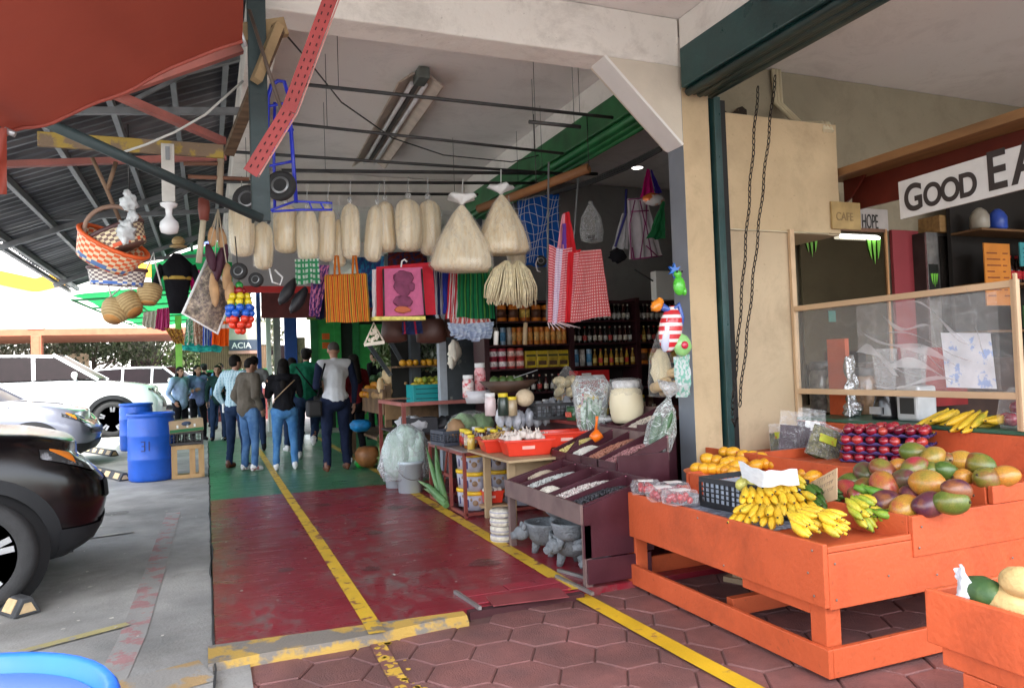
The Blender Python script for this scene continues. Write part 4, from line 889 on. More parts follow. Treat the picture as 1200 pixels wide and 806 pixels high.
 tsh=[('c',pel+V(0,0,.02-hem),wst,(.125+ex)*k*w,(.112+ex)*k*w),('c',wst,chest,(.112+ex)*k*w,(.122+ex)*k*w),('e',chest+V(0,0,.02),tuple(V((.185+jacket*.5)*w,.115+jacket*.5,.14))),('c',shL.lerp(neck,.12),shR.lerp(neck,.12),(.062+ex*.6)*k,(.062+ex*.6)*k),('c',neck-V(0,0,.045),neck-V(0,0,.01),.075*k,.058*k),('e',pel+V(0,-.0,.05),tuple(V((.165+jacket)*w,(.125+jacket)*w,.09)))]
 sl=[]
 for sh,sd_,el,wr in arms_:
  s_=[('c',sh,sh.lerp(el,.5)if sleeves=='short' else el,(.056+jacket*.7)*k*w,(.052+jacket*.7)*k)]
  if sleeves!='short':s_.append(('c',el,el.lerp(wr,.62 if sleeves=='34' else .95),(.047+jacket*.6)*k,(.036+jacket*.4)*k))
  else:s_[0]=('c',sh,sh.lerp(el,.72),.058*k*w,.056*k)
  sl+=s_
 if topm2:voxel_mesh('shirt',tsh,vox,top,root,4,.008*k,px);voxel_mesh('sleeves',sl,vox,topm2,root,4,.008*k,px+1)
 else:voxel_mesh('jacket' if jacket else 'shirt',tsh+sl,vox,top,root,3,.017*k,px)
 tr=[('e',pel+V(0,-.015,-.03),tuple(V(.155*w,.125*w,.12)))]
 for hip,kn,ft in((hipL,knL,ftL),(hipR,knR,ftR)):tr+=[('c',hip,kn,.092*k*w,.066*k),('c',kn,ft+V(0,-.005,.0),.064*k,.050*k)]
 voxel_mesh('trousers',tr,vox,bottom,root,3,.014*k,px+2)
 for ft in(ftL,ftR):
  up=.0
  voxel_mesh('shoe',[('c',ft+V(0,-.03,-.02),ft+V(0,.10,-.04),.043*k,.036*k),('c',ft+V(0,-.01,.03),ft+V(0,-.015,-.01),.044*k,.045*k),('c',ft+V(0,-.045,-.055),ft+V(0,.12,-.057),.026*k,.024*k)],vox*.75,shoes,root,3)
 hs=[('e',hp(0,-.018,.035),tuple(V(.083,.095,.088)),HM)]
 if hair=='short':hs+=[('e',hp(0,-.04,-.0),tuple(V(.078,.068,.075)),HM)]
 elif hair=='long':hs+=[('e',hp(0,-.045,-.03),tuple(V(.088,.066,.11)),HM),('c',hp(0,-.065,-.06),ln(V(0,-.115,1.28)),.075*k,.055*k),('c',hp(-.07,-.02,-.03),ln(V(-.09,-.02,1.34)),.026*k,.024*k),('c',hp(.07,-.02,-.03),ln(V(.09,-.02,1.34)),.026*k,.024*k)]
 elif hair=='buzz':hs=[('e',hp(0,-.014,.03),tuple(V(.078,.092,.080)),HM)]
 o=voxel_mesh('hair',hs,vox*.85,hairm if hair!='buzz' else mat('hair_grey_brown',(.06,.05,.045),.8,var=.3),root,2,.005*k,px+5)
 bm=bmesh.new();bm.from_mesh(o.data);inv=HM.inverted()
 kill=[v for v in bm.verts if(lambda q:q.y>(.045 if q.z<.055*k else .078)*k and abs(q.x)<.085*k and q.z<(.062+.25*max(0,q.y-.078*k))*k)(inv@(v.co-hc))]
 bmesh.ops.delete(bm,geom=kill,context='VERTS');bm.to_mesh(o.data);bm.free()
 b=MB()
 for sx in(-1,1):b.ell(hp(sx*.030,.076,.006),tuple(V(.013,.008,.007)),nu=8,nv=6);b.tube([hp(sx*.016,.084,.026),hp(sx*.032,.083,.031),hp(sx*.048,.074,.026)],.0035*k,5)
 b.build('eyes',eye_m,root);b=MB();b.ell(hp(0,.087,-.058),tuple(V(.022,.006,.007)),nu=10,nv=6);b.build('mouth',lip_m,root)
 if cap:
  b=MB();b.lathe([(.0,.085*k),(.05*k,.078*k),(.08*k,.05*k),(.09*k,.01*k),(.088*k,-.005*k)],n=18,c=hp(0,-.01,.035),M=HM,sy=1.08);b.grid(lambda u,v:hp(-.06+.12*u,.07+.07*v,.04-.02*v-.02*(2*u-1)**2),8,4);b.build('cap',cap,root)
 if hood:voxel_mesh('hood',[('e',ln(V(0,-.10,1.42)),tuple(V(.13,.07,.075)))],vox,top,root,3,.008,3)
 root['_k']=k
 return root,dict(k=k,V=V,ln=ln,hp=hp,hand=[arms_[0][3],arms_[1][3]],sh=[shL,shR],pel=pel,root=root)
def gwhite(n='shoe_white'):return mat(n,(.72,.72,.72),.5,var=.1,scale=20,col2=(.35,.08,.10)if n=='shoe_red' else None,thr=(.55,.6))
brownb=mat('brown_leather',(.13,.045,.022),.45,var=.2,scale=12)
plaid=cloth('fabric_plaid',(.32,.50,.60));
def plaid_mat():
 m,t,b=nt('plaid_shirt');N=t.nodes;L=t.links;tc=N.new('ShaderNodeTexCoord');prev=None
 for ax in 'XZ':
  w=N.new('ShaderNodeTexWave');w.bands_direction=ax;w.inputs['Scale'].default_value=7;L.new(tc.outputs['Object'],w.inputs[0]);r=N.new('ShaderNodeValToRGB');r.color_ramp.elements[0].position=.45;r.color_ramp.elements[1].position=.6;L.new(w.outputs['Fac'],r.inputs[0])
  mm=N.new('ShaderNodeMix');mm.data_type='RGBA';mm.inputs[7].default_value=(.08,.26,.36,1)if ax=='X' else(.42,.58,.62,1)
  f=N.new('ShaderNodeMath');f.operation='MULTIPLY';f.inputs[1].default_value=.6;L.new(r.outputs[0],f.inputs[0]);L.new(f.outputs[0],mm.inputs[0])
  if prev is None:mm.inputs[6].default_value=(.48,.62,.68,1)
  else:L.new(prev,mm.inputs[6])
  prev=mm.outputs[2]
 L.new(prev,b.inputs['Base Color']);b.inputs['Roughness'].default_value=.85;return m
FB=R_(180)
lblue=fab('light_blue',(.34,.46,.66),var=.1);peri=fab('periwinkle',(.20,.26,.50));dgrn=fab('dark_green',(.012,.035,.032));pinkf=fab('pink',(.60,.33,.40));polo=fab('green_polo',(.012,.14,.075));olive=fab('olive_jacket',(.115,.098,.078));wine=fab('wine',(.14,.012,.02));denimj=fab('denim',(.10,.19,.38));greyf=fab('grey',(.2,.2,.2))
p_,d_=person('woman in a light blue jacket with long dark hair beside the blue barrels',212,519,1.55,R_(-125),lblue,blk,blk,'long',build=1.18,arms=('bent','pocket'),jacket=.012,head_yaw=R_(-15),hem=.04)
p_,d_=person('woman in a periwinkle blouse and black trousers standing behind the light blue jacket',233,516,1.58,R_(-152),peri,blk,blk,'long',build=1.08,arms=('down','bent'),jacket=.01,head_yaw=R_(10),hem=.03)
p_,d_=person('woman in a dark green top and jeans facing the camera beside the child in pink',257,516,1.56,R_(170),dgrn,jeand,blk,'long',build=1.0,arms=('bent','down'),hem=.03)
p_,d_=person('small child in a pink top standing between the grown ups',267,515,1.12,R_(150),pinkf,navyf,gwhite(),'long',build=1.0,arms=('down','down'),child=True,vox=.013)
p_,d_=person('man in a pale blue plaid shirt and jeans half hidden by the brown jacket',278,548,1.62,R_(-40),plaid_mat(),jeand,brownb,'short',build=1.05,arms=('pocket','bent'),head_yaw=R_(-20))
MB().box(-.2*d_['k'],-.165,-.06,.0,.80,.93).build('phone_pouch',mat('pouch_white',(.7,.7,.68),.6),p_)
p_,d_=person('young man in an olive brown bomber jacket and jeans looking down',293,551,1.56,R_(-62),olive,jean,gwhite('shoe_red'),'short',build=1.08,arms=('pocket','pocket'),jacket=.02,head_pitch=R_(-28),head_yaw=R_(-10),lean=.08)
p_,d_=person('woman in a black top with a thin shoulder strap and blue jeans seen from behind',335,550,1.53,R_(-8),blk,jeanl,gwhite(),'long',build=1.12,arms=('phone','phone'),hood=True,head_pitch=R_(-15),sleeves='long')
b=MB();V_=d_['V'];b.tube([V_(.17,-.13,1.38),V_(.0,-.165,1.22),V_(-.14,-.14,1.08),V_(-.17,-.02,1.0)],.007,6);b.build('strap',mat('tan_strap',(.42,.30,.18),.6),p_)
p_,d_=person('man in a dark green polo shirt and black cap with one foot raised behind him',362,537,1.72,R_(-15),polo,jeand,gwhite(),'short',build=1.15,sleeves='short',arms=('down','down'),cap=mat('cap_black',(.01,.01,.012),.8),kick=1)
b=MB();b.tube([d_['V'](-.14,-.12,1.42),d_['V'](.02,-.16,1.2),d_['V'](.2,-.1,.95)],.012,6);b.build('strap',blk,p_);MB().box(.12,.36,-.2,-.06,.78,.98).build('shoulder_bag',mat('bag_black',(.015,.014,.016),.6,var=.3),p_,bevel=.03)
p_,d_=person('person in navy clothes standing in front of the green polo shirt',345,528,1.60,R_(20),navyf,jeand,gwhite(),'short',build=1.0,arms=('bent','bent'))
p_,d_=person('tall man in a white shirt with navy sleeves and brown boots',395,551,1.74,R_(5),white_s,navyf,brownb,'buzz',topm2=navyf,build=1.08,arms=('bent','down'),stance=.03)
b=MB();b.tube([d_['V'](-.15,-.13,1.42),d_['V'](-.21,-.10,1.2),d_['V'](-.23,-.02,.98)],.013,6);b.build('strap',blk,p_);MB().box(-.40,-.20,-.12,.02,.74,.96).build('shoulder_bag',MATS['bag_black'],p_,bevel=.03)
p_,d_=person('woman in a wine red top between the tall man and the fruit stall',418,541,1.58,R_(25),wine,blk,gwhite('shoe_pink'),'long',build=.95,arms=('bent','down'))
p_,d_=person('person in a denim jacket behind the periwinkle blouse',0,0,1.66,R_(160),denimj,jeand,blk,'short',build=1.0,arms=('up','down'),loc=(.33,20.5,0),vox=.019)
p_,d_=person('person in black with a dark cap far back behind the denim jacket',0,0,1.68,R_(20),blk,jeand,blk,'short',build=1.05,loc=(-.05,21.6,0),vox=.019,cap=MATS['cap_black'])
p_,d_=person('person in a white shirt far down the walkway behind the woman in black',0,0,1.66,R_(200),white_s,jeand,blk,'short',build=1.0,arms=('bent','bent'),loc=(2.05,17.2,0),vox=.019)
p_,d_=person('person in a dark top standing just behind the plaid shirt',0,0,1.66,R_(0),greyf,jeand,blk,'short',build=1.0,loc=(.78,14.0,0),vox=.019)
p_,d_=person('person in black at the far stalls beside the green cabinet',0,0,1.74,R_(40),blk,blk,blk,'short',build=1.0,loc=(3.1,14.8,0),vox=.019)
bpy.data.scenes.remove(TMP)
random.seed(11)
husk=mat('corn_husk',(.86,.70,.43),.35,var=.13,scale=9,stretch=(5,5,.45),bump=.5,bscale=7,col2=(.95,.86,.66),thr=(.34,.58),coat=.5,rand=.12)
translucent(husk,.25)
huskw=mat('pale_husk',(.90,.84,.72),.6,var=.14,scale=7,stretch=(5,5,.6),bump=.5,bscale=25)
clear=film('clear_film',amount=.13,rough=.2,wrinkle=.14,wscale=7);clear2=film('cloudy_film',(.8,.83,.85),.42,.3,.6,16)
def husk_bag(i,label,px,py,w,h,tilt=0,Y=6.6,tri=False,group='bags of pale corn husks',bulge=1.0):
 t0=P(px,py-h/2,Y=Y);b0=P(px,py+h/2,Y=Y);Hh=(t0-b0).length;r=(P(px+w/2,py,Y=Y)-P(px-w/2,py,Y=Y)).length/2
 t=thing('husk_bag',label,'bag',b0,0,group);t.rotation_euler=(0,R_(tilt),rnd(-.6,.6)if not tri else-.2)
 if not tri:prof=[(r*.08,0),(r*.5,Hh*.015),(r*.85,Hh*.07),(r*.96,Hh*.2),(r*1.0,Hh*.45),(r*.97,Hh*.7),(r*.86,Hh*.86),(r*.62,Hh*.94),(r*.2,Hh*.985),(r*.05,Hh)]
 else:prof=[(r*.3,0),(r*.85,Hh*.02),(r*1.0,Hh*.09),(r*.96,Hh*.2),(r*.80,Hh*.42),(r*.55,Hh*.64),(r*.30,Hh*.82),(r*.12,Hh*.92),(r*.07,Hh*.95)]
 ph=rnd(0,9)
 wob=lambda a,z:.07*noise.noise(Vector((math.cos(a)*2+ph,math.sin(a)*2,z*6/Hh*.5)))*2+.045*abs(math.sin(a*4+ph+z*3/Hh))+.03*math.sin(a*9+ph-z*2/Hh)
 MB().lathe(prof,n=40,wob=wob,sy=.72).build('husks',husk,t)
 MB().lathe([(a*1.07+.003,z*1.01-.004)for a,z in prof],n=28,wob=lambda a,z:wob(a,z)*1.3+.02*math.sin(a*5+z*20),sy=.74).build('film',clear,t,fixn=False)
 b=MB();b.lathe([(r*.06,Hh*.96),(r*.10,Hh*.985),(r*(.5 if tri else .22),Hh*1.06),(r*(.42 if tri else .15),Hh*1.10),(.001,Hh*1.02)],n=14,wob=lambda a,z:.35*math.sin(a*4+ph)+.2*math.sin(a*7));b.tube([(0,0,Hh*.98),(0,0,Hh*1.02),(.01,0,Hh+.20)],.004,5);b.build('knot',clear2 if not tri else mat('tied_plastic',(.8,.82,.82),.35,var=.1),t,fixn=False)
 return t
BG=[(284,268,29,66,0,'leftmost white husk bag, beside the steel post, tall and plain'),(309,288,24,56,1,'husk bag hanging lowest near the hand truck wheel'),(336,268,28,58,0,'broad husk bag directly under the hand truck'),(361,275,25,62,0,'wide husk bag above the green checked cloth'),(382,274,20,66,3,'slim husk bag right of the one over the green check'),(398,285,17,56,0,'thin low husk bag above the left handle of the orange striped bag'),(412,271,21,66,0,'husk bag over the right handle of the orange striped bag'),(436,273,21,68,7,'tilted husk bag whose top leans to the right'),(455,266,24,60,-3,'husk bag left of the double width one'),(480,264,30,62,0,'double width husk bag above the pink framed bag'),(506,267,25,66,-2,'rightmost long husk bag beside the big tied bag')]
for i,(px,py,w,h,ti,lab)in enumerate(BG):husk_bag(i,lab,px,py,w,h,ti,Y=6.6+.06*(i%3-1))
husk_bag(20,'larger tied triangular husk bag with pointed lower corners',541,278,66,82,2,Y=6.1,tri=True,group=None)
husk_bag(21,'smaller tied triangular husk bag next to the blue net bag',591,262,54,74,-1,Y=6.1,tri=True,group=None)
husk_bag(22,'small husk bag half hidden behind the second tied bag',607,285,20,62,-6,Y=6.35)
husk_bag(23,'small drooping husk bag under the larger tied bag',518,305,20,28,14,Y=6.25)
def panel(name,label,cat,pts,Y,m,fold=6,amp=.018,dY=0,nu=30,nv=24,group=None,parent=None,belly=.0,tilt=0,solid=0,seed=0):
 """hanging cloth: corners top-left, top-right, bottom-right, bottom-left at depth Y, soft vertical folds"""
 A=[P(*p,Y=Y+(dY if i in(1,2)else 0))for i,p in enumerate(pts)];org=(A[0]+A[1])/2 if parent is None else Vector(parent.location)
 def f(u,v):
  a=A[0].lerp(A[1],u);c=A[3].lerp(A[2],u);p=a.lerp(c,v)
  o_=amp*(.35+.65*v)*math.sin(u*fold*2*PI+seed+1.3*noise.noise(Vector((u*3,v*2,seed))))+belly*math.sin(PI*u)*math.sin(PI*v)+.4*amp*noise.noise(Vector((u*7,v*7,seed)))
  return p+Vector((.25*o_,-o_,.3*amp*math.sin(u*9+seed)*v))-org
 b=MB();b.grid(f,nu,nv);o=b.build(name,m,parent,fixn=False)
 if parent is None:o.location=org
 if label:tag(o,label,cat,group)
 return o
ging=cloth('gingham',(.78,.50,.48),bandsx=[(5.0,(.62,.10,.11),.5)],bandsz=[(7.0,(.60,.09,.10),.5)])
pinkchk=cloth('pink_check',(.74,.24,.26),bandsx=[(4,(.80,.5,.52),.55)],bandsz=[(9,(.55,.05,.08),.55)]);lilac=cloth('lilac_check',(.58,.40,.62),bandsz=[(10,(.80,.72,.80),.5)]);redc=cloth('red_cloth',(.62,.02,.03));violet=cloth('violet_cloth',(.16,.06,.35));magenta=cloth('magenta_cloth',(.50,.01,.16))
t=thing('apron_bundle','bundle of red and pink checked aprons hanging by their straps','aprons',P(663,252,Y=5.7))
for k,(nm,pts,m,fo)in enumerate((('strap',[(660,250),(667,248),(676,296),(664,298)],redc,1),('strap',[(658,252),(662,250),(660,300),(651,300)],cloth('pink_cloth',(.72,.30,.36)),1),('strap',[(659,262),(663,262),(663,300),(657,300)],violet,1),('apron',[(643,286),(655,292),(650,378),(642,377)],pinkchk,2),('apron',[(652,290),(661,292),(656,378),(648,380)],lilac,2),('apron',[(660,292),(671,290),(664,376),(654,378)],pinkchk,2),('apron',[(666,296),(681,292),(676,377),(662,378)],redc,3),('apron',[(672,297),(688,294),(680,377),(668,378)],pinkchk,3),('apron',[(680,294),(704,292),(715,370),(667,377)],ging,1))):
 panel(nm,None,None,pts,5.7-.012*k,m,fold=fo,amp=.012,parent=t,nu=14,nv=20,seed=k)
for k in range(7):MB().tube([P(642+k*2,377,Y=5.68)-t.location,P(644+k*6,385+2*math.sin(k),Y=5.68)-t.location],.004,4).build('loose_string',mat('pink_string',(.75,.60,.62),.8),t)
grnst=cloth('green_stripe',(.012,.20,.07),bandsx=[(1.9,(.10,.32,.06),.82),(3.1,(.01,.09,.04),.7)])
panel('towel','green striped cloth hanging right under the larger tied husk bag','cloth',[(537,304),(576,303),(580,374),(535,372)],6.5,grnst,2)
panel('towel','red and white striped cloth peeking out left of the green striped cloth','cloth',[(527,305),(538,304),(536,374),(522,374)],6.52,cloth('red_white_stripe',(.55,.03,.05),bandsx=[(1.2,(.8,.75,.75),.6)]),1)
panel('towel','royal blue cloth behind the red and white striped cloth','cloth',[(518,300),(530,300),(528,366),(519,368)],6.56,cloth('blue_cloth',(.03,.05,.38)),1)
panel('towel','coral fringe of folded cloths below the green striped cloth','cloth',[(528,368),(574,371),(576,382),(526,381)],6.53,cloth('coral_cloth',(.66,.14,.12),bandsx=[(4,(.8,.7,.7),.6)]),4,.03)
for k_,pts_ in enumerate(([(524,378),(552,380),(548,398),(528,394)],[(545,379),(578,377),(572,396),(548,400)])):panel('plastic_bag',('crumpled pale blue plastic bag under the coral fringe','second crumpled pale blue bag right of the first')[k_],'bag',pts_,6.48,cloth('pale_blue_film',(.42,.52,.72),(.60,.68,.80),tl=.3),5,.05,belly=.05,seed=k_)
orst=cloth('orange_stripe',(.62,.17,.02),bandsx=[(4.6,(.10,.12,.03),.76),(2.6,(.50,.03,.02),.72),(7.0,(.72,.40,.05),.8)])
t=thing('tote_bag','orange tote bag with thin green and red stripes','bag',P(406,320,Y=6.3))
panel('front',None,None,[(380,324),(430,321),(434,377),(382,378)],6.3,orst,2,.012,parent=t)
panel('back',None,None,[(381,322),(429,320),(433,376),(383,376)],6.36,orst,1,.01,parent=t)
for x in(394,415):MB().tube([P(x-2,324,Y=6.3)-t.location,P(x-1,300,Y=6.35)-t.location,P(x+2,300,Y=6.35)-t.location,P(x+4,322,Y=6.3)-t.location],.010,6).build('handle',MATS['orange_stripe'],t)
t=thing('mesh_bag','pink framed market bag with red sides and a dark printed figure','bag',P(473,312,Y=6.2))
pinkp=cloth('pink_mesh',(.66,.12,.30),bandsx=[(14,(.72,.25,.42),.5)]);redb=cloth('red_vinyl',(.58,.03,.05));
panel('side_panel',None,None,[(441,313),(507,307),(511,369),(441,371)],6.24,redb,1,.01,parent=t)
panel('front',None,None,[(450,315),(495,313),(499,369),(450,371)],6.18,pinkp,1,.006,parent=t)
for x0,x1 in((449,450),(494,498)):MB().tube([P(x0,315,Y=6.17)-t.location,P(x1,370,Y=6.17)-t.location],.008,5).build('black_piping',mat('piping_black',(.02,.02,.02),.5),t)
prt=mat('print_brown',(.20,.04,.10),.8,var=.3,scale=14)
b=MB()
for(x,y,rx,ry)in((473,326,.085,.06),(473,340,.06,.055),(472,353,.085,.05),(466,335,.035,.045),(482,336,.03,.04)):b.ell(P(x,y,Y=6.165)-t.location,(rx,.004,ry),nz=.25,ns=12,seed=x,nu=18,nv=8)
b.build('print',prt,t)
MB().ell(P(472,363,Y=6.163)-t.location,(.07,.004,.028),nz=.3,ns=9).build('print',mat('print_orange',(.55,.14,.06),.8),t)
b=MB();b.box(-.27,.17,-.05,.05,-.01,.02,M=Matrix.Translation(P(474,374,Y=6.22)-t.location));b.build('yellow_base',mat('yellow_fringe',(.70,.62,.15),.7,var=.3,scale=30),t)
panel('white_panel',None,None,[(436,316),(445,315),(443,373),(436,372)],6.26,cloth('white_panel_cloth',(.75,.73,.76)),1,parent=t)
MB().tube([P(470,313,Y=6.2)-t.location,P(471,306,Y=6.2)-t.location,P(474,304,Y=6.2)-t.location,P(477,307,Y=6.2)-t.location],.007,6).build('hook',mat('hook_white',(.8,.8,.8),.4),t)
for k,(lab,pts,Y,m)in enumerate((('dark navy folded cloth left of the orange striped bag',[(371,318),(381,316),(380,374),(370,374)],6.5,cloth('navy_cloth',(.015,.02,.06))),('pink and purple flowered strip of cloth',[(366,310),(386,311),(373,371),(361,370)],6.45,cloth('floral_cloth',(.08,.04,.20),(.62,.22,.40))),('green and white checked cloth hanging below the husk bags',[(345,304),(373,303),(374,332),(346,333)],6.4,cloth('green_check',(.62,.72,.66),bandsx=[(2,(.05,.32,.14),.55)],bandsz=[(1.4,(.05,.32,.14),.6)])),('blue shirts hanging behind the orange striped bag',[(415,302),(450,300),(448,360),(424,362)],6.8,cloth('blue_shirt',(.03,.06,.20),(.02,.16,.30))),('dark red cloth hanging behind the pink framed bag',[(455,296),(500,294),(505,330),(455,330)],6.8,cloth('dark_red_cloth',(.10,.015,.012),(.02,.02,.06))),('row of narrow navy and white striped cloths right of the pink framed bag',[(507,303),(522,303),(523,368),(509,370)],6.6,cloth('navy_white_stripe',(.02,.03,.10),bandsx=[(1.6,(.5,.5,.55),.66)])))):
 panel('hanging_cloth',lab,'cloth',pts,Y,m,3,.02,seed=k)
leath=mat('brown_leather_bag',(.055,.018,.012),.5,var=.3,scale=6,bump=.1)
for k,(x,y,w,h,lab)in enumerate(((462,388,30,26,'brown leather bag hanging left of the blue pouch'),(505,388,36,28,'wider brown leather bag hanging right of the blue pouch'),(528,384,18,22,'small brown leather pouch at the right end'))):
 c=P(x,y,Y=6.9);t=thing('leather_bag',lab,'bag',c,-.3);r=w/880*7.2/2
 b=MB();b.lathe([(r*.5,-h*.0042),(r*.95,-h*.0036),(r,0),(r*.85,h*.0036),(r*.7,h*.0042)],n=18,sy=.5);b.build('body',leath,t);MB().tube([(-r*.7,0,h*.003),(-r*.4,0,h*.0085),(r*.4,0,h*.0085),(r*.7,0,h*.003)],.010,6).build('strap',leath,t)
panel('pouch','small navy cloth pouch with a red edge between the leather bags','pouch',[(471,377),(494,376),(496,391),(471,392)],6.7,cloth('navy_pouch',(.02,.03,.10),bandsx=[(.6,(.4,.02,.05),.9)]),2)
t=thing('wind_chime','white triangular hanging ornament with rows of small shells','ornament',P(438,378,Y=6.6))
b=MB();ap=Vector((0,0,0));c0,c1=P(427,404,Y=6.6)-t.location,P(450,401,Y=6.6)-t.location;b.tube([c0,ap,c1],.009,6);b.bar(c0,c1,.03,.03);b.build('frame',mat('bone_white',(.72,.67,.56),.6,var=.1),t)
b=MB()
for k in range(16):q=c0.lerp(c1,rnd(.2,.8)).lerp(ap,rnd(.05,.75));b.ell(q,(.014,.01,.018))
b.build('shells',MATS['bone_white'],t)
yarn=mat('cream_yarn',(.74,.66,.44),.8,var=.2,scale=30,bump=.3,bscale=60)
t=thing('yarn_mops','two cream yarn mop heads hanging below the second tied bag','mops',P(600,303,Y=6.0))
for side,(x,y,w,h)in enumerate(((583,333,30,52),(612,337,34,50))):
 b=MB();top=P(594+side*12,306,Y=6.0)-t.location
 for k in range(85):
  u=rnd(-1,1);dpt=rnd(-.06,.06)*(1-.4*abs(u));e=P(x+u*w/2,y+h/2*(rnd(.65,1.0))-4*abs(u),Y=6.0)-t.location;e.y+=dpt
  mid=top.lerp(e,.35)+Vector((u*.05,dpt*.6,.035));b.tube([top+Vector((u*.02,dpt*.2,0)),mid,top.lerp(e,.7)+Vector((u*.045,dpt,.01)),e],[.006,.0075,.0075,.006],5)
 b.build('mop_head',yarn,t)
netb=cloth('blue_tarp_bag',(.012,.10,.42),tl=.15)
t=thing('net_bag','blue sheet bag with a loose white net over it behind the husk bags','bag',P(632,228,Y=6.9))
panel('sheet',None,None,[(606,236),(655,226),(656,312),(612,312)],6.9,netb,2,.03,parent=t)
b=MB()
for k in range(11):
 x0=603+k*5;b.tube([P(x0+3*math.sin(j+k)+(4-j)*(k-5)*.2,230+j*13,Y=6.84)-t.location for j in range(7)],.003,4)
for j in range(8):b.tube([P(603+k*6,232+j*10+3*math.sin(k+j),Y=6.84)-t.location for k in range(10)],.003,4)
b.build('net',mat('net_white',(.55,.60,.68),.7),t)
t=thing('caster_wheel','small black toy wheel with a white strap beside the yarn mops','wheel',P(634,306,Y=6.3));small_wheel(Vector((0,0,0)),.052,t,.03);MB().tube([(-.03,0,.03),(-.055,0,-.03),(-.04,0,-.09),(-.01,0,-.10)],.006,6).build('strap',MATS['hook_white'],t)
for k,(x,lab)in enumerate(((582,'white rolled paper tube dangling on a string before the cans'),(616,'tan rolled tube dangling on a string before the cans'))):
 a=P(x,345,Y=6.2);c=P(x,388 if k==0 else 378,Y=6.2);t=thing('dangling_tube',lab,'tube',a);MB().tube([(0,0,.15),c-a],.003,4).build('string',rodm,t);e=P(x-1,404,Y=6.2)-a;MB().tube([c-a,e],.02,10).build('tube',mat('tube_%d'%k,((.72,.70,.66),(.35,.26,.15))[k],.6),t)
t=thing('plastic_bag','clear plastic bag with a few dark things at its bottom beside the gingham','bag',P(692,236,Y=6.6));MB().lathe([(.02,0),(.04,-.05),(.10,-.16),(.12,-.30),(.11,-.40),(.04,-.42)],n=22,wob=lambda a,z:.12*math.sin(a*4+z*14),sy=.5).build('film',clear2,t,fixn=False)
b=MB()
for k in range(7):b.ell((rnd(-.08,.08),rnd(-.03,.03),-.38+rnd(0,.03)),(.028,.02,.02))
b.build('contents',mat('dark_stuff',(.02,.02,.02),.5),t)
wa=cloth('white_apron',(.62,.58,.62));pip=mat('purple_piping',(.22,.01,.12),.6)
t=thing('apron','white apron with purple curved piping hanging under the pink cone','apron',P(745,232,Y=6.2))
panel('cloth',None,None,[(735,233),(758,231),(776,300),(737,304)],6.2,wa,3,.02,parent=t)
for pts in([(736,234),(758,232)],[(744,235),(738,262),(740,303)],[(750,235),(756,262),(750,303)],[(740,248),(760,247)],[(758,233),(757,262),(764,302)],[(741,304),(776,300)],[(741,290),(743,303)],[(757,288),(770,300)]):MB().tube([P(*p,Y=6.15)-t.location for p in pts],.006,5).build('piping',pip,t)
t=thing('apron','grey white apron with navy straps left of the purple piped apron','apron',P(730,250,Y=6.35))
panel('cloth',None,None,[(729,250),(737,250),(736,292),(717,292)],6.35,cloth('grey_white_apron',(.52,.52,.54)),2,.015,parent=t);MB().tube([P(734,222,Y=6.33)-t.location,P(733,252,Y=6.33)-t.location,P(721,289,Y=6.33)-t.location],.012,6).build('strap',mat('navy_strap',(.02,.02,.14),.7),t)
b=MB();b.ell(P(724,300,Y=6.35)-t.location,(.09,.05,.07),nz=.4);b.build('dark_cloth',blk,t)
panel('cloth_cone','magenta cloth gathered to a point above the white aprons','cloth',[(758,198),(761,198),(768,232),(750,232)],6.1,magenta,2,.01)
panel('cloth_cone','violet blue cloth just right of the magenta point','cloth',[(762,199),(764,199),(776,226),(768,228)],6.12,cloth('royal_cloth',(.05,.03,.30)),1,.01)
t=thing('foil_balloon','small orange and silver foil balloon beside the magenta cloth','balloon',P(766,234,Y=5.9));MB().ell((0,0,0),(.12,.05,.06),nz=.15).build('foil',mat('foil_orange',(.75,.20,.05),.2,.3,var=.4,scale=6,col2=(.7,.7,.7),thr=(.5,.55)),t)
panel('banner','folded green plastic sheet hanging against the grey blue column','sheet',[(776,236),(779,236),(780,280),(757,280)],5.8,cloth('green_plastic',(.02,.17,.06)),1,.02)
t=thing('fuse_box','white electrical box on the wall left of the column','box',P(776,352,Y=6.6));MB().box(-.10,.12,-.05,.05,0,.30).build('cover',mat('box_white',(.62,.63,.60),.5,var=.05),t,bevel=.008);MB().tube([(-.1,0,.2),(-.2,.02,.26),(-.3,.03,.32)],.008,6).build('cable',MATS['black_cable'],t)
fo=lambda n,c,**k:mat('toy_'+n,c,.25,var=.1,coat=.4,**k)
t=thing('paper_star','small blue glitter star taped to the column','star',P(790,317,Y=4.56))
MB().prism([((.055 if k%2 else .022)*math.cos(k*PI/6),(.055 if k%2 else .022)*math.sin(k*PI/6))for k in range(12)],-.012,.012).build('star',fo('blue',(.02,.16,.62)),t)
t=thing('foil_frog','bright green frog shaped foil toy on the column','toy',P(796,335,Y=4.54));b=MB();b.ell((0,0,0),(.05,.03,.07));b.ell((-.01,0,.085),(.032,.025,.028));b.ell((.04,0,-.04),(.02,.02,.03));b.build('body',fo('green',(.10,.58,.05)),t)
b=MB()
for x in(-.03,.01):b.ell((x,-.025,.10),(.008,.006,.008))
b.build('eyes',eye_m,t)
t=thing('foil_fish','red and white striped fish shaped foil balloon with blue tail on the column','balloon',P(790,385,Y=4.5))
b=MB();b.ell((-.03,0,0),(.095,.05,.17),M=rot(0,R_(14),0));b.build('body',mat('fish_red',(.62,.03,.04),.2,var=.15,coat=.5,wave=('Z',5.5,(.85,.8,.8),.62)),t)
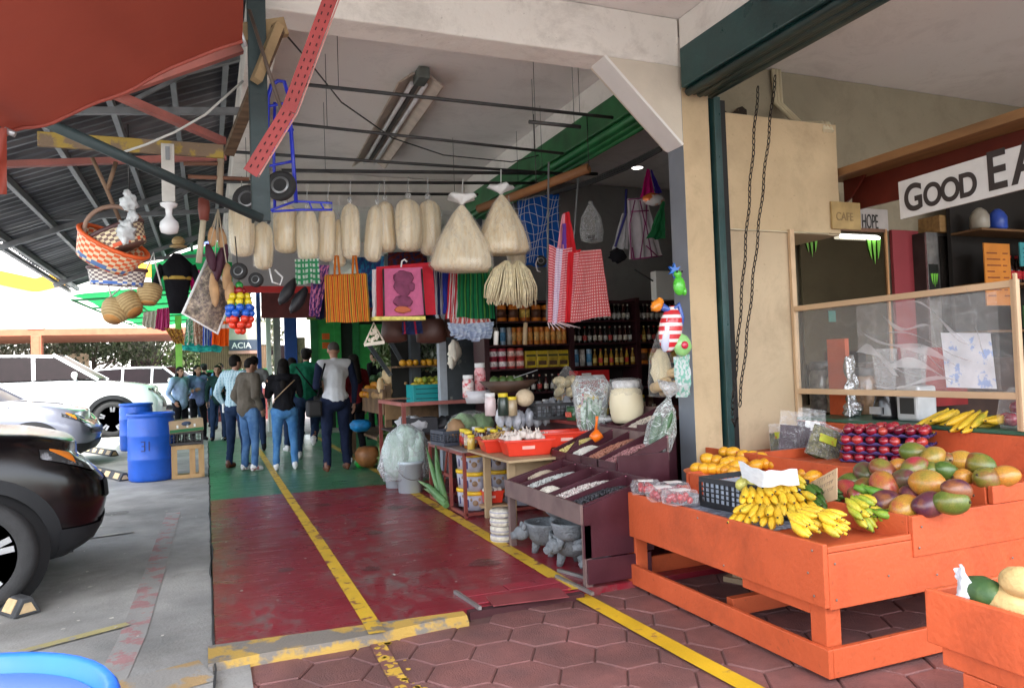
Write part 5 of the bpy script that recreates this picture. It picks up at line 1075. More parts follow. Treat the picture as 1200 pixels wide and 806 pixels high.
b=MB();b.ell((-.07,-.01,-.02),(.045,.035,.15),M=rot(0,R_(10),0));b.build('belly',fo('pale_blue',(.55,.58,.72)),t)
b=MB();b.ell((-.135,0,.165),(.04,.03,.055),M=rot(0,R_(50),0),nz=.3);b.ell((-.11,0,.19),(.03,.02,.03),nz=.3);b.build('orange_tail',fo('orange',(.80,.26,.02)),t)
b=MB();b.tube([(-.10,0,.16),(-.02,0,.12),(.03,-.02,.17),(.06,-.01,.08),(.05,0,-.05)],[.03,.022,.02,.022,.01],8);b.build('blue_ribbon',fo('ribbon_blue',(.05,.12,.45)),t)
b=MB();b.ell((.055,-.01,-.12),(.075,.04,.08),nz=.2);b.build('green_fin',fo('light_green',(.30,.62,.22)),t);MB().ell((.05,-.05,-.12),(.03,.012,.028)).build('red_eye',fo('red',(.6,.02,.06)),t)
t=thing('bread_bag','clear bag of rolled tan pork rinds hanging on the column','bag',P(775,435,Y=4.9));tanr=mat('tan_roll',(.62,.46,.26),.7,var=.15,scale=6,bump=.2)
b=MB();b.ell((-.0,0,.02),(.085,.06,.15),nz=.15);b.build('back_roll',mat('cream_roll',(.72,.63,.42),.7,var=.12,stretch=(6,6,1)),t)
for(x,z,r)in((.05,-.02,.038),(-.02,-.09,.040),(.055,-.115,.036),(-.065,-.115,.04),(.01,-.15,.035)):
 o=MB();o.lathe([(r*.25,.05),(r*.35,.066),(r*.85,.066),(r,.05),(r,-.06),(0,-.06)],n=16,c=(x,-.05,z),M=rot(R_(80),R_(8),0));o.build('roll',tanr,t)
MB().lathe([(.02,.30),(.05,.22),(.10,.1),(.115,-.08),(.10,-.19),(.02,-.20)],n=20,wob=lambda a,z:.1*math.sin(a*4+z*9),sy=.75).build('film',clear,t,fixn=False)
panel('paper_sheet','white paper bag with pale green print tied to the column','bag',[(789,418),(808,415),(809,463),(792,466)],4.52,cloth('white_green_paper',(.70,.76,.76),(.25,.55,.45)),2,.02,belly=.05)
t=thing('nopal_bag','clear bag of long green cucumbers and nopales hanging at the foot of the column','bag',P(783,470,Y=4.5));t.rotation_euler=(0,R_(18),0)
cuc=mat('cucumber',(.035,.10,.035),.4,var=.3,scale=5,stretch=(5,5,1),col2=(.12,.22,.09),thr=(.5,.7),rand=.2)
for k,(x,y,z,r,l)in enumerate(((-.05,0,-.22,.035,.13),(.0,-.03,-.20,.033,.15),(.05,0,-.21,.034,.13),(-.02,.03,-.24,.032,.13),(.03,.03,-.24,.033,.13))):MB().ell((x,y,z),(r,r,l),M=rot(0,R_(rnd(-12,12)),0)).build('cucumber',cuc,t)
MB().lathe([(.015,.03),(.03,.0),(.075,-.06),(.105,-.2),(.11,-.33),(.08,-.36),(.01,-.365)],n=26,wob=lambda a,z:.10*math.sin(a*4+z*16)+.04*math.sin(a*9),sy=.62).build('film',film('wrinkled_film',(.85,.92,.9),.26,.12,.8,14),t,fixn=False)
MB().lathe([(.015,.03),(.06,.08),(.085,.13),(.05,.1),(.001,.05)],n=14,wob=lambda a,z:.3*math.sin(a*3)).build('knot',clear2,t,fixn=False)
def weave(n,base,c2,c3):
 m,t,b=nt(n);N=t.nodes;L=t.links;tc=N.new('ShaderNodeTexCoord');ck=N.new('ShaderNodeTexChecker');mp=N.new('ShaderNodeMapping');mp.inputs['Scale'].default_value=(34,8,1);L.new(tc.outputs['UV'],mp.inputs[0]);L.new(mp.outputs[0],ck.inputs[0]);ck.inputs['Scale'].default_value=1
 ck.inputs[1].default_value=_rgb(base);ck.inputs[2].default_value=_rgb(c2)
 w=N.new('ShaderNodeTexWave');w.bands_direction='Y';w.inputs['Scale'].default_value=.32;w.inputs['Phase Offset'].default_value=2.2;L.new(tc.outputs['UV'],w.inputs[0]);r=N.new('ShaderNodeValToRGB');r.color_ramp.elements[0].position=.9;r.color_ramp.elements[1].position=.93;L.new(w.outputs['Fac'],r.inputs[0])
 nz=N.new('ShaderNodeTexWhiteNoise');mp2=N.new('ShaderNodeVectorMath');mp2.operation='FLOOR';L.new(mp.outputs[0],mp2.inputs[0]);L.new(mp2.outputs[0],nz.inputs[0]);gt=N.new('ShaderNodeMath');gt.operation='GREATER_THAN';gt.inputs[1].default_value=.45;L.new(nz.outputs[0],gt.inputs[0]);ml=N.new('ShaderNodeMath');ml.operation='MULTIPLY';L.new(gt.outputs[0],ml.inputs[0]);L.new(r.outputs[0],ml.inputs[1])
 mx=N.new('ShaderNodeMix');mx.data_type='RGBA';L.new(ml.outputs[0],mx.inputs[0]);L.new(ck.outputs[0],mx.inputs[6]);mx.inputs[7].default_value=_rgb(c3);L.new(mx.outputs[2],b.inputs['Base Color']);b.inputs['Roughness'].default_value=.5
 bp=N.new('ShaderNodeBump');bp.inputs['Strength'].default_value=.6;L.new(ck.outputs['Fac'],bp.inputs['Height']);L.new(bp.outputs[0],b.inputs['Normal']);return m
def basket(label,c,R1,R2,Hh,eul,body,rim,handle=None,bottom=None,group=None):
 t=thing('basket',label,'basket',c,0,group);t.rotation_euler=eul
 b=MB();b.grid(lambda u,v:Vector(((R2+(R1-R2)*v)*math.cos(2*PI*u),(R2+(R1-R2)*v)*.72*math.sin(2*PI*u),Hh*v)),44,8);b.build('woven_side',body,t,fixn=False,solid=.006)
 MB().lathe([(0,.002),(R2,.002),(R2*1.0,.012),(0,.012)],n=30,sy=.72).build('base',bottom or body,t)
 MB().tube([Vector((R1*math.cos(2*PI*k/36),R1*.72*math.sin(2*PI*k/36),Hh))for k in range(36)],.013,6,closed=True).build('rim',rim,t)
 if handle:MB().tube([Vector((R1*math.cos(PI*k/12),0,Hh+R1*.95*math.sin(PI*k/12)))for k in range(13)],.014,6).build('handle',handle,t)
 return t
wr=mat('rim_white',(.82,.78,.74),.5);og=mat('orange_plastic_band',(.80,.13,.03),.5)
basket('orange and white woven basket tilted so its open side shows',P(121,308,Y=5.2),.205,.155,.155,(R_(32),R_(22),R_(15)),weave('weave_orange',(.80,.66,.45),(.78,.14,.04),(.10,.20,.42)),og,None)
basket('brown and cream woven basket with orange crosses leaning on the orange one',P(146,292,Y=5.1),.165,.13,.12,(R_(-8),R_(-24),R_(10)),weave('weave_brown',(.78,.68,.45),(.20,.12,.10),(.75,.12,.04)),mat('rim_dark',(.10,.05,.05),.5),mat('handle_tan',(.35,.22,.16),.6))
basket('upright grey and cream woven basket with a blue zigzag, lowest of the three',P(137,335,Y=5.3),.165,.145,.105,(R_(4),R_(3),0),weave('weave_grey',(.70,.66,.58),(.16,.12,.13),(.06,.16,.50)),MATS['rim_dark'])
straw=mat('straw',(.58,.42,.20),.75,var=.2,scale=9,bump=.5,bscale=30,wave=('Z',16,(.42,.28,.12),.55));ow=mat('straw_base',(.62,.30,.09),.7,var=.12)
for k,(x,y,r,e,lab)in enumerate(((131,374,.10,(R_(-30),R_(20),0),'small straw basket hanging lowest on the left'),(158,366,.10,(R_(-25),R_(-35),0),'straw basket turned to show its round base, middle one'),(174,355,.085,(R_(-15),R_(5),0),'smallest straw basket, highest and rightmost of the straw ones'))):
 t=thing('straw_basket',lab,'basket',P(x,y,Y=6.3),0,'small straw baskets');t.rotation_euler=e
 MB().lathe([(0,0),(r*.62,0),(r*.95,.05),(r*1.05,.10),(r*.98,.135),(r*.9,.14),(r*.9,.10),(0,.02)],n=26).build('bowl',straw,t);MB().lathe([(0,-.006),(r*.6,-.006),(r*.6,-.001),(0,-.001)],n=22).build('base',ow,t)
 MB().tube([(-r,0,.12),(-r*.2,0,.34),(0,0,.42),(r*.2,0,.34),(r,0,.12)],.006,5).build('cord',wr,t)
t=thing('plastic_sheeting','crumpled white plastic bag tied above the baskets','bag',P(152,262,Y=5.0));b=MB()
for(x,z,r)in((.0,.12,.045),(.015,.04,.03),(-.025,-.05,.055),(-.01,.18,.022)):b.ell((x,0,z),(r,r*.7,r*1.1),nz=.6,ns=9,seed=z*9,nu=22,nv=14)
b.build('film',mat('white_plastic_film',(.62,.65,.66),.35,var=.3,scale=14,bump=.6,bscale=20),t);MB().tube([(0,0,.2),(0,0,.6)],.004,4).build('string',rodm,t)
for k,pts in enumerate(([(108,185),(125,222),(142,262)],[(126,222),(136,190)])):tag(MB().tube([P(x,y,Y=5.3)for x,y in pts],.014,6).build('dry_branch',mat('dry_branch_brown',(.22,.14,.09),.8,var=.3)),('long dry branch hanging under the canopy above the baskets','short dry twig forking from the long hanging branch')[k],'branch')
t=thing('wooden_mallet','pale wooden stick with a dark red head hanging below the pipe','mallet',P(239,248,Y=5.6));e=P(233,308,Y=5.6)-t.location;MB().tube([(0,0,-.02),e],.020,8).build('stick',mat('pale_stick',(.62,.55,.40),.7,var=.2,stretch=(5,5,1)),t);MB().lathe([(0,.10),(.035,.09),(.04,.02),(.03,-.06),(0,-.07)],n=14).build('head',mat('mallet_red',(.20,.05,.035),.6,var=.2),t)
t=thing('doll_cluster','bunch of maroon and tan dried cobs hanging by strings','dried cobs',P(256,262,Y=5.6));mar=mat('maroon_cob',(.06,.012,.03),.6,var=.2,bump=.3,bscale=60);tan_=mat('tan_cob',(.50,.30,.15),.7,var=.3,scale=9,bump=.3)
for k,(x,y,m,l)in enumerate(((247,302,mar,.10),(256,312,mar,.13),(262,300,mar,.10),(266,325,tan_,.10),(251,340,tan_,.12),(260,280,tan_,.08),(269,342,tan_,.08),(249,278,tan_,.07))):
 c=P(x,y,Y=5.6+.03*(k%3))-t.location;MB().ell(c,(.032,.03,l),M=rot(0,R_(rnd(-14,14)),0),nz=.15).build('cob',m,t);MB().tube([c+Vector((0,0,l)),(0,0,.1)],.004,4).build('string',mat('pale_string',(.55,.48,.36),.8),t)
t=thing('display_bag','white edged square bag of small multicoloured trinkets hanging from one corner','bag',P(243,345,Y=5.8))
A=[P(*p,Y=5.8)-t.location for p in((244,302),(272,346),(255,391),(214,367))]
conf=mat('trinkets',(.42,.33,.24),.5,var=.6,scale=40,col2=(.16,.12,.11),thr=(.4,.6),bump=.8,bscale=60)
b=MB();b.grid(lambda u,v:A[0].lerp(A[1],u).lerp(A[3].lerp(A[2],u),v)+Vector((0,-.09*math.sin(PI*u)*math.sin(PI*v),0)),14,14);b.build('front',conf,t,fixn=False)
b=MB();b.tube(A+[A[0]],.012,6);b.build('white_edge',MATS['hook_white'],t)
t=thing('ball_net','net of plastic balls in green, yellow, blue and red hanging in layers','balls',P(281,360,Y=5.6))
cols=[('green',(.02,.35,.06)),('dark_red',(.35,.01,.02)),('yellow',(.75,.60,.02)),('yellow',(.75,.60,.02)),('blue',(.015,.12,.60)),('blue',(.015,.12,.60)),('red',(.75,.05,.02)),('red',(.75,.05,.02)),('red',(.75,.05,.02))]
for L_i,(cn,cc)in enumerate(cols):
 z=.155-L_i*.04;nb=(1,3,5,6,7,7,6,5,2)[L_i];rr=(.0,.025,.05,.065,.075,.075,.07,.055,.02)[L_i]
 for k in range(nb):a=2*PI*k/nb+L_i*.5;MB().ell((rr*math.cos(a),rr*math.sin(a),z),(.027,.027,.027),nu=12,nv=8).build('ball',fo('ball_'+cn,cc),t)
MB().tube([(0,0,.16),(-.02,0,.5)],.004,4).build('string',rodm,t)
for k,(x,y,r,lab)in enumerate(((280,318,.058,'larger toy caster wheel hanging above the ball net'),(300,328,.05,'smaller toy caster wheel right of the ball net'))):t=thing('caster_wheel',lab,'wheel',P(x,y,Y=5.4));small_wheel(Vector((0,0,0)),r,t,.03)
t=thing('costume','plain black hanging costume with a thin yellow belt','costume',P(208,325,Y=7.6));t.scale=(.72,.72,.8);b=MB();b.lathe([(.10,-.42),(.13,-.2),(.16,-.02),(.20,.12),(.10,.22),(.04,.28)],n=20,sy=.5,wob=lambda a,z:.08*math.sin(a*5+z*8));b.build('body',blk,t)
for s_ in(-1,1):MB().tube([(s_*.17,0,.14),(s_*.25,.02,-.05),(s_*.22,0,-.25)],[.05,.045,.03],8).build('sleeve',blk,t)
MB().lathe([(.165,-.03),(.17,-.01),(.165,.01)],n=20,sy=.52).build('belt',mat('belt_gold',(.50,.33,.06),.5),t)
b=MB();b.ell((.02,0,.42),(.08,.07,.06));b.ell((.02,0,.36),(.11,.09,.02));b.build('straw_hat',straw,t)
for k,(lab,pts,Y,m)in enumerate((('maroon woven shawl with a yellow fringe hanging at the canopy edge',[(184,362),(199,360),(199,388),(181,386)],8.2,cloth('maroon_weave',(.40,.02,.12),bandsx=[(2,(.55,.10,.25),.6)])),('cream cloth hanging left of the maroon shawl',[(168,366),(183,364),(181,386),(166,382)],8.2,cloth('cream_cloth',(.55,.52,.42))),('gold and brown fringe hanging from the maroon shawl',[(192,384),(214,386),(216,404),(204,402)],8.1,cloth('gold_fringe',(.50,.28,.05),(.16,.06,.03))),('green and white carrier bag beside the orange one',[(218,374),(232,372),(233,402),(216,404)],8.6,cloth('green_carrier',(.12,.42,.22),(.62,.66,.60))),('flowered beige carrier bag between the green and blue ones',[(226,374),(240,374),(239,404),(228,404)],8.5,cloth('beige_carrier',(.62,.48,.36),(.40,.18,.12))),('blue carrier bag next to the orange one',[(238,380),(251,380),(250,405),(238,405)],8.45,cloth('blue_carrier',(.03,.08,.42),bandsx=[(1.2,(.35,.45,.6),.7)])),('bright orange carrier bag with a white lower band',[(249,376),(269,376),(268,406),(248,404)],8.4,cloth('orange_carrier',(.85,.12,.01),bandsz=[(.35,(.80,.78,.76),.88)])),('teal folded sheet hanging under the carrier bags',[(212,400),(262,404),(258,413),(214,411)],8.6,cloth('teal_sheet',(.02,.32,.32),(.04,.50,.40))),('magenta shawl hanging deep under the green awning',[(222,318),(234,316),(234,342),(223,340)],8.8,magenta))):
 panel('hanging_cloth',lab,'cloth',pts,Y,m,3,.02,seed=k)
t=thing('shoe_pair','pair of dark shoes hanging next to the flowered strip','shoes',P(344,350,Y=6.7));
for k,(x,y)in enumerate(((337,342),(350,352))):MB().ell(P(x,y,Y=6.7)-t.location,(.05,.05,.13),M=rot(0,R_(32),0),nz=.2).build('shoe',mat('shoe_dark',(.025,.025,.03),.5,var=.3),t)
t=thing('clear_lid','grey plastic scoop hanging under the lowest husk bag','scoop',P(322,322,Y=6.3));MB().tube([(-.04,0,.05),(-.02,0,-.06),(.04,0,-.08),(.06,0,-.02),(.0,0,.04)],.008,6).build('loop',MATS['hook_white'],t)
t=thing('advert_board','grey hanging board with a red lower stripe behind the husk bags','board',P(325,330,Y=8.4));MB().box(-.45,.55,-.02,.02,-.05,.42).build('panel',mat('board_grey',(.34,.35,.36),.5,var=.06),t);MB().box(-.45,.55,-.022,.022,-.12,-.052).build('red_stripe',mat('stripe_red',(.5,.02,.02),.5),t)
random.seed(5)
org=mat('orange_stall_paint',(.56,.105,.036),.5,var=.12,scale=3,col2=(.50,.09,.03),thr=(.4,.7),bump=.18,bscale=40,spec=.35,dirt=.42)
ST=thing('fruit_stall','tiered orange wooden fruit stall on casters in front of the column','market stall',(2.36,2.44,0))
def sbox(name,*bs,bevel=.004,m=None,par=None):
 b=MB()
 for q in bs:b.box(q[0]-2.36,q[1]-2.36,q[2]-2.44,q[3]-2.44,q[4],q[5])
 return b.build(name,m or org,par or ST,bevel=bevel)
sbox('front_board',(2.36,2.385,2.44,4.12,.27,.535))
sbox('end_board',(2.386,4.25,2.44,2.465,.26,.495));sbox('end_board',(2.386,2.87,2.4405,2.465,.497,.522))
sbox('end_step',(2.87,4.25,2.432,2.458,.42,.60));sbox('end_step',(3.385,4.25,2.425,2.452,.602,.685))
sbox('end_board',(2.386,4.25,4.095,4.12,.27,.52));sbox('end_step',(2.87,4.25,4.10,4.125,.521,.60));sbox('end_step',(3.385,4.25,4.102,4.13,.602,.685))
sbox('tray_floor',(2.386,2.87,2.466,4.094,.47,.488));sbox('tray_floor',(2.895,3.38,2.466,4.094,.545,.56));sbox('tray_floor',(3.41,4.24,2.466,4.6,.61,.628))
sbox('divider',(2.87,2.894,2.46,4.09,.47,.597));sbox('divider',(3.38,3.405,2.46,4.6,.56,.682))
sbox('leg',(2.388,2.47,2.47,2.56,-.02,.268));sbox('leg',(2.388,2.47,3.98,4.07,-.02,.268));sbox('leg',(4.1,4.19,2.47,2.56,-.02,.258));sbox('leg',(4.1,4.19,3.98,4.07,-.02,.258))
sbox('rail',(2.355,2.38,2.43,4.13,-.015,.105));sbox('rail',(2.381,4.2,2.43,2.455,-.015,.105));sbox('rail',(2.381,4.2,4.08,4.105,.0,.105));sbox('cross_rail',(2.48,4.1,3.2,3.25,.0,.09));sbox('brace',(2.387,2.41,2.56,3.0,.215,.268))
nails=MB()
for x_,y_,z_ in[(2.358,2.5+.03*(k%2),z)for k,z in enumerate((.31,.40,.50,.03,.08))]+[(2.358,4.03,z)for z in(.31,.42,.50,.04,.08)]+[(2.358,3.1,.30),(2.358,3.3,.5)]:nails.ell((x_-2.36,y_-2.44,z_),(.003,.006,.006),nu=8,nv=4)
for x_,z_ in((2.42,.30),(2.42,.45),(2.9,.46),(2.92,.55),(3.42,.64),(3.5,.34),(3.0,.33),(2.42,.05),(2.72,.36)):nails.ell((x_-2.36,-.002 if z_<.5 and x_<2.88 else-.012,z_),(.006,.003,.006),nu=8,nv=4)
nails.build('screws',mat('screw_grey',(.25,.18,.15),.5,.4),ST)
for x,y in((2.45,2.52),(2.45,4.02),(4.12,2.52),(4.12,4.02)):
 b=MB();b.lathe([(.0,-.014),(.032,-.014),(.034,-.006),(.034,.006),(.032,.014),(0,.014)],n=16,c=(x-2.36,y-2.44,.001),M=rot(R_(90),0,R_(20)));b.box(x-2.36-.02,x-2.36+.02,y-2.44-.018,y-2.44+.018,.0,.03);b.build('caster',mat('caster_grey',(.06,.06,.065),.5,var=.3),ST)
t=thing('cafe_counter','orange fronted cafe counter with a green top behind the fruit stall','counter',(4.25,2.0,0))
MB().box(0,.025,0,2.6,-.05,.83).build('front',org,t,bevel=.004)
MB().box(.0,.95,0,2.6,.832,.856).build('top',mat('green_countertop',(.03,.10,.06),.4,var=.2),t,bevel=.004)
MB().box(.03,.90,.0,.03,-.05,.83).build('end',org,t);MB().box(.32,.36,2.4,2.58,.857,1.45).build('orange_post',org,t)
t=thing('fruit_stall','second orange stall at the lower right holding papaya and yellow melons','market stall',(1.98,.45,0))
def s2(name,*q):MB().box(q[0],q[1],q[2],q[3],q[4],q[5]).build(name,org,t,bevel=.004)
s2('front_board',0,.022,0,1.20,.455,.615);s2('end_board',.0225,.62,1.18,1.20,.455,.612);s2('end_board',.0225,.62,0,.02,.455,.612);s2('back_board',.62,.64,0,1.2,.455,.615)
s2('lower_board',.012,.034,.02,1.16,.40,.454);s2('leg',.014,.045,1.0,1.10,-.07,.398);s2('leg',.014,.045,.05,.15,-.07,.399);s2('leg',.56,.61,1.0,1.1,-.07,.45);s2('leg',.56,.61,.05,.15,-.07,.45)
s2('floor',.024,.618,.021,1.179,.50,.52);s2('rail',.05,.60,1.05,1.075,.02,.12)
MB().grid(lambda u,v:(.03+.58*u,.03+1.14*v,.525+.006*noise.noise(Vector((u*9,v*14,0)))),20,30).build('liner',mat('purple_liner',(.10,.09,.22),.6,var=.3),t,fixn=False)
def fruit_mat(n,stops,rough=.35,sc=2.2,spots=.0,coat=.25):
 m,t,b=nt(n);N=t.nodes;L=t.links;tc=N.new('ShaderNodeTexCoord');oi=N.new('ShaderNodeObjectInfo');va=N.new('ShaderNodeVectorMath');va.operation='MULTIPLY_ADD';cx=N.new('ShaderNodeCombineXYZ')
 for k in range(3):L.new(oi.outputs['Random'],cx.inputs[k])
 va.inputs[1].default_value=(31,57,83);L.new(cx.outputs[0],va.inputs[0]);sc_=N.new('ShaderNodeVectorMath');sc_.operation='SCALE';sc_.inputs['Scale'].default_value=1;L.new(tc.outputs['Object'],sc_.inputs[0]);L.new(sc_.outputs[0],va.inputs[2])
 n1=N.new('ShaderNodeTexNoise');n1.inputs['Scale'].default_value=sc*4;n1.inputs['Detail'].default_value=4;L.new(va.outputs[0],n1.inputs['Vector'])
 ad=N.new('ShaderNodeMath');ad.operation='MULTIPLY_ADD';ad.inputs[1].default_value=.42;L.new(oi.outputs['Random'],ad.inputs[0]);L.new(n1.outputs[0],ad.inputs[2]);sb=N.new('ShaderNodeMath');sb.operation='SUBTRACT';sb.inputs[1].default_value=.21;L.new(ad.outputs[0],sb.inputs[0])
 r=N.new('ShaderNodeValToRGB');e=r.color_ramp.elements
 while len(e)<len(stops):e.new(.5)
 for el,(p,c)in zip(e,stops):el.position=p;el.color=_rgb(c)
 L.new(sb.outputs[0],r.inputs[0]);cur=r.outputs[0]
 n2=N.new('ShaderNodeTexNoise');n2.inputs['Scale'].default_value=160;L.new(va.outputs[0],n2.inputs['Vector']);r2=N.new('ShaderNodeMapRange');r2.inputs[1].default_value=.3;r2.inputs[2].default_value=.72;r2.inputs[3].default_value=.8;r2.inputs[4].default_value=1.25;L.new(n2.outputs[0],r2.inputs[0])
 mx=N.new('ShaderNodeVectorMath');mx.operation='SCALE';L.new(cur,mx.inputs[0]);L.new(r2.outputs[0],mx.inputs['Scale']);L.new(mx.outputs[0],b.inputs['Base Color']);b.inputs['Roughness'].default_value=rough;b.inputs['Coat Weight'].default_value=coat;b.inputs['Coat Roughness'].default_value=.2;return m
mango_m={'p':fruit_mat('mango_purple',[(.32,(.086,.094,.032)),(.46,(.146,.043,.045)),(.6,(.073,.017,.041)),(.72,(.224,.078,.027))]),'r':fruit_mat('mango_red',[(.30,(.387,.203,.027)),(.44,(.396,.078,.045)),(.58,(.310,.023,.045)),(.74,(.155,.156,.027))]),'g':fruit_mat('mango_green',[(.30,(.060,.117,.018)),(.48,(.112,.148,.023)),(.62,(.189,.164,.027)),(.78,(.215,.055,.027))]),'y':fruit_mat('mango_yellow',[(.3,(.447,.250,.036)),(.48,(.473,.187,.027)),(.62,(.361,.218,.036)),(.78,(.189,.172,.027))])}
stemm=mat('fruit_stem',(.05,.03,.015),.8)
def mango_mesh(r,seed):
 b=MB();random.seed(seed);vs=[]
 b.ell((0,0,0),(r*1.22,r*.95,r*.90),nu=26,nv=16)
 for i,v in enumerate(b.v):
  x,y,z=v;q=1-.10*max(0,x/r)**2;y2=y*q+.12*r*math.sin(x/r*1.5);z2=z*(1-.13*max(0,x/r));s=1+.03*noise.noise(Vector((x,y,z))*18+Vector((seed,0,0)))
  b.v[i]=(x*s,y2*s,z2*s)
 return b
MG=[(1071,530,'g',3.40,13,'green mango at the top of the heap beside the red fruit trays'),(1094,535,'y',3.40,13,'orange yellow mango right of the topmost green one'),(1108,539,'r',3.46,10,'small reddish mango tucked behind the yellow one'),(1126,540,'y',3.50,13,'round yellow green mango near the top right of the heap'),(1148,544,'g',3.52,14,'brownish green mango behind the right end of the heap'),(1177,558,'y',3.5,13,'yellow green mango at the far right end of the heap'),(1156,562,'g',3.44,15,'large smooth green mango low at the right end'),(1129,559,'y',3.42,11,'small bright yellow mango between two green ones'),(1109,552,'g',3.38,12,'rounded green mango in the upper middle of the heap'),(1091,550,'g',3.34,10,'small green mango peeking between the orange and yellow ones'),(1053,546,'y',3.27,10,'small orange mango at the upper left of the heap'),(1072,548,'r',3.27,14,'coral red mango below the topmost green one'),(1014,554,'p',3.2,14,'dark purple mango at the upper left corner'),(1035,551,'g',3.2,14,'green mango with a red cheek beside the purple corner one'),(1060,563,'p',3.14,15,'purple and green mango left of the big yellow one'),(1036,568,'r',3.08,17,'large red and yellow mango in the left middle of the heap'),(1087,566,'y',3.08,17,'big round yellow mango in the centre of the heap'),(1121,574,'p',3.05,14,'dark wine red mango right of the big yellow one'),(1066,580,'p',3.06,12,'dark mango in the gap below the purple and green one'),(1036,589,'p',2.97,16,'purple green mango in the front row, second from left'),(1062,595,'r',2.96,17,'red and yellow mango at the middle of the front row'),(1089,591,'p',2.99,16,'purple mango with a green side in the front row'),(1114,588,'g',3.02,16,'green mango closing the front row on the right'),(1010,581,'r',3.0,14,'green and red mango at the left of the front row'),(992,576,'r',3.05,16,'dull red mango against the cardboard sign'),(996,566,'g',3.15,13,'dark green mango behind the dull red one'),(1013,570,'g',3.1,12,'mid green mango below the purple corner one')]
for k,(x,y,c,X,rp,lab)in enumerate(MG):
 p=P(x,y,X=X);r=rp/880*(p-Vector((0,0,H))).length*.90;random.seed(100+k)
 e=(rnd(-.5,.5),rnd(-.5,.5),rnd(0,6.28));t=thing('mango',lab,'mango',p,0,'heap of red and green mangoes');t.rotation_euler=e
 mango_mesh(r,k).build('skin',mango_m[c],t);MB().lathe([(.006,0),(.005,.006),(.0,.008)],n=8,c=(-r*1.19,0,0),M=rot(0,R_(-90),0)).build('stem',stemm,t)
atm=fruit_mat('ataulfo',[(.3,(.68,.30,.015)),(.5,(.78,.40,.02)),(.65,(.72,.34,.02)),(.8,(.60,.24,.02))],.38)
AT=[(817,548),(826,549),(835,549),(830,538),(840,539),(849,529),(859,530),(851,542),(858,541),(863,546),(871,533),(881,534),(892,535),(868,541),(886,545),(898,543),(909,545),(852,551),(846,549),(860,553),(939,548),(947,550),(952,554),(944,555),(956,552),(953,559),(963,557),(988,560),(998,558),(1003,561)]
ATN=0
for k,(x,y)in enumerate(AT):
 z=.60+.0036*max(0,552-y)*.9;p=P(x,y,Z=z);random.seed(300+k)
 if p.x>4.2 or p.y>4.5:p=P(x,y,Y=4.35)
 t=MB();t.ell((0,0,0),(.052,.040,.038),nu=18,nv=12);o=t.build('yellow_mango',atm);o.location=p;o.rotation_euler=(rnd(-.3,.3),rnd(-.3,.3),rnd(-.8,.8));s=rnd(.85,1.12);o.scale=(s,s,s)
 tag(o,'small golden mango in the pile between the column foot and the black crate' if x<920 else 'small golden mango in the pile behind the cardboard sign','mango','small golden mangoes')
t=thing('fruit_tray','round orange plastic tray under the golden mangoes at the stall end','tray',P(838,556,Z=.565));MB().lathe([(0,0),(.16,0),(.20,.03),(.205,.03),(.165,-.006),(0,-.006)],n=30).build('tray',mat('tray_orange',(.72,.17,.04),.4,var=.05),t)
bm_y=fruit_mat('banana_yellow',[(.3,(.62,.38,.02)),(.5,(.72,.47,.03)),(.66,(.66,.44,.03)),(.8,(.40,.36,.03))],.5,3,coat=.05);bm_g=fruit_mat('banana_green',[(.3,(.08,.22,.02)),(.5,(.14,.30,.03)),(.7,(.30,.38,.03))],.5,3,coat=.05);bm_yg=fruit_mat('banana_turning',[(.3,(.16,.30,.02)),(.5,(.36,.38,.03)),(.7,(.60,.42,.03))],.5,3,coat=.05)
tip_m=mat('banana_tip',(.06,.045,.02),.8)
def banana(b,p,ang,L,R,bend,tilt,tb):
 pts=[];rs=[]
 for i in range(11):
  u=i/10;a=bend*(u-.5)*1.1;x=L*(u-.02);z=-math.cos(a)*L*.9*bend*.5+L*.45*bend
  pts.append((x,0,z));rs.append(R*(.30,.42,.72,.93,1,1,.99,.94,.78,.45,.26)[i])
 M=Euler((0,tilt,ang)).to_matrix();q=[Vector(p)+M@Vector(v)for v in pts]
 b.tube(q,rs,7);tb.tube([q[-1]-(q[-1]-q[-2])*.1,q[-1]+(q[-1]-q[-2])*.35],[rs[-1]*1.02,rs[-1]*.7],6)
def bunch(label,c,rz,rows,m,L=.105,R=.0205,spread=1.5,drop=.0,group='hands of bananas'):
 t=thing('banana_bunch',label,'bananas',c,rz,group);random.seed(int(c[0]*1000))
 for r_i,n in enumerate(rows):
  for i in range(n):
   a=(i/(max(1,n-1))-.5)*spread+rnd(-.05,.05);b=MB();tb=MB();off=Vector((.022*r_i+rnd(-.008,.008),(i-(n-1)/2)*R*1.55+rnd(-.004,.004),.052-.028*r_i+.014*len(rows)+rnd(-.005,.005)))
   banana(b,off,a*.42,L*rnd(.9,1.08),R*rnd(.92,1.1),rnd(.75,1.15),R_(18+12*r_i)+rnd(-.17,.17),tb);o=b.build('banana',m,t);tb.build('tip',tip_m,o)
 b=MB();b.tube([(-.04,0,.075),(.0,0,.06),(.03,0,.045)],[.012,.02,.026],8);b.build('stalk',m,t);return t
def zt(x,y,z):return P(x,y,Z=z)
bunch('yellow banana hand at the left, nearest the black crate',zt(893,592,.56),R_(-115),(6,7,6),bm_y,L=.11,spread=1.7)
bunch('yellow banana hand lying over the left front edge of the stall',zt(893,612,.51),R_(-150),(6,7),bm_y,L=.11,spread=1.5)
bunch('yellow banana hand resting highest against the black crate',zt(915,574,.63),R_(-100),(5,6),bm_y,L=.105,spread=1.3)
bunch('speckled yellow banana hand between the yellow and dark green ones',zt(928,597,.55),R_(-110),(4,5),bm_y,L=.115,spread=1.2)
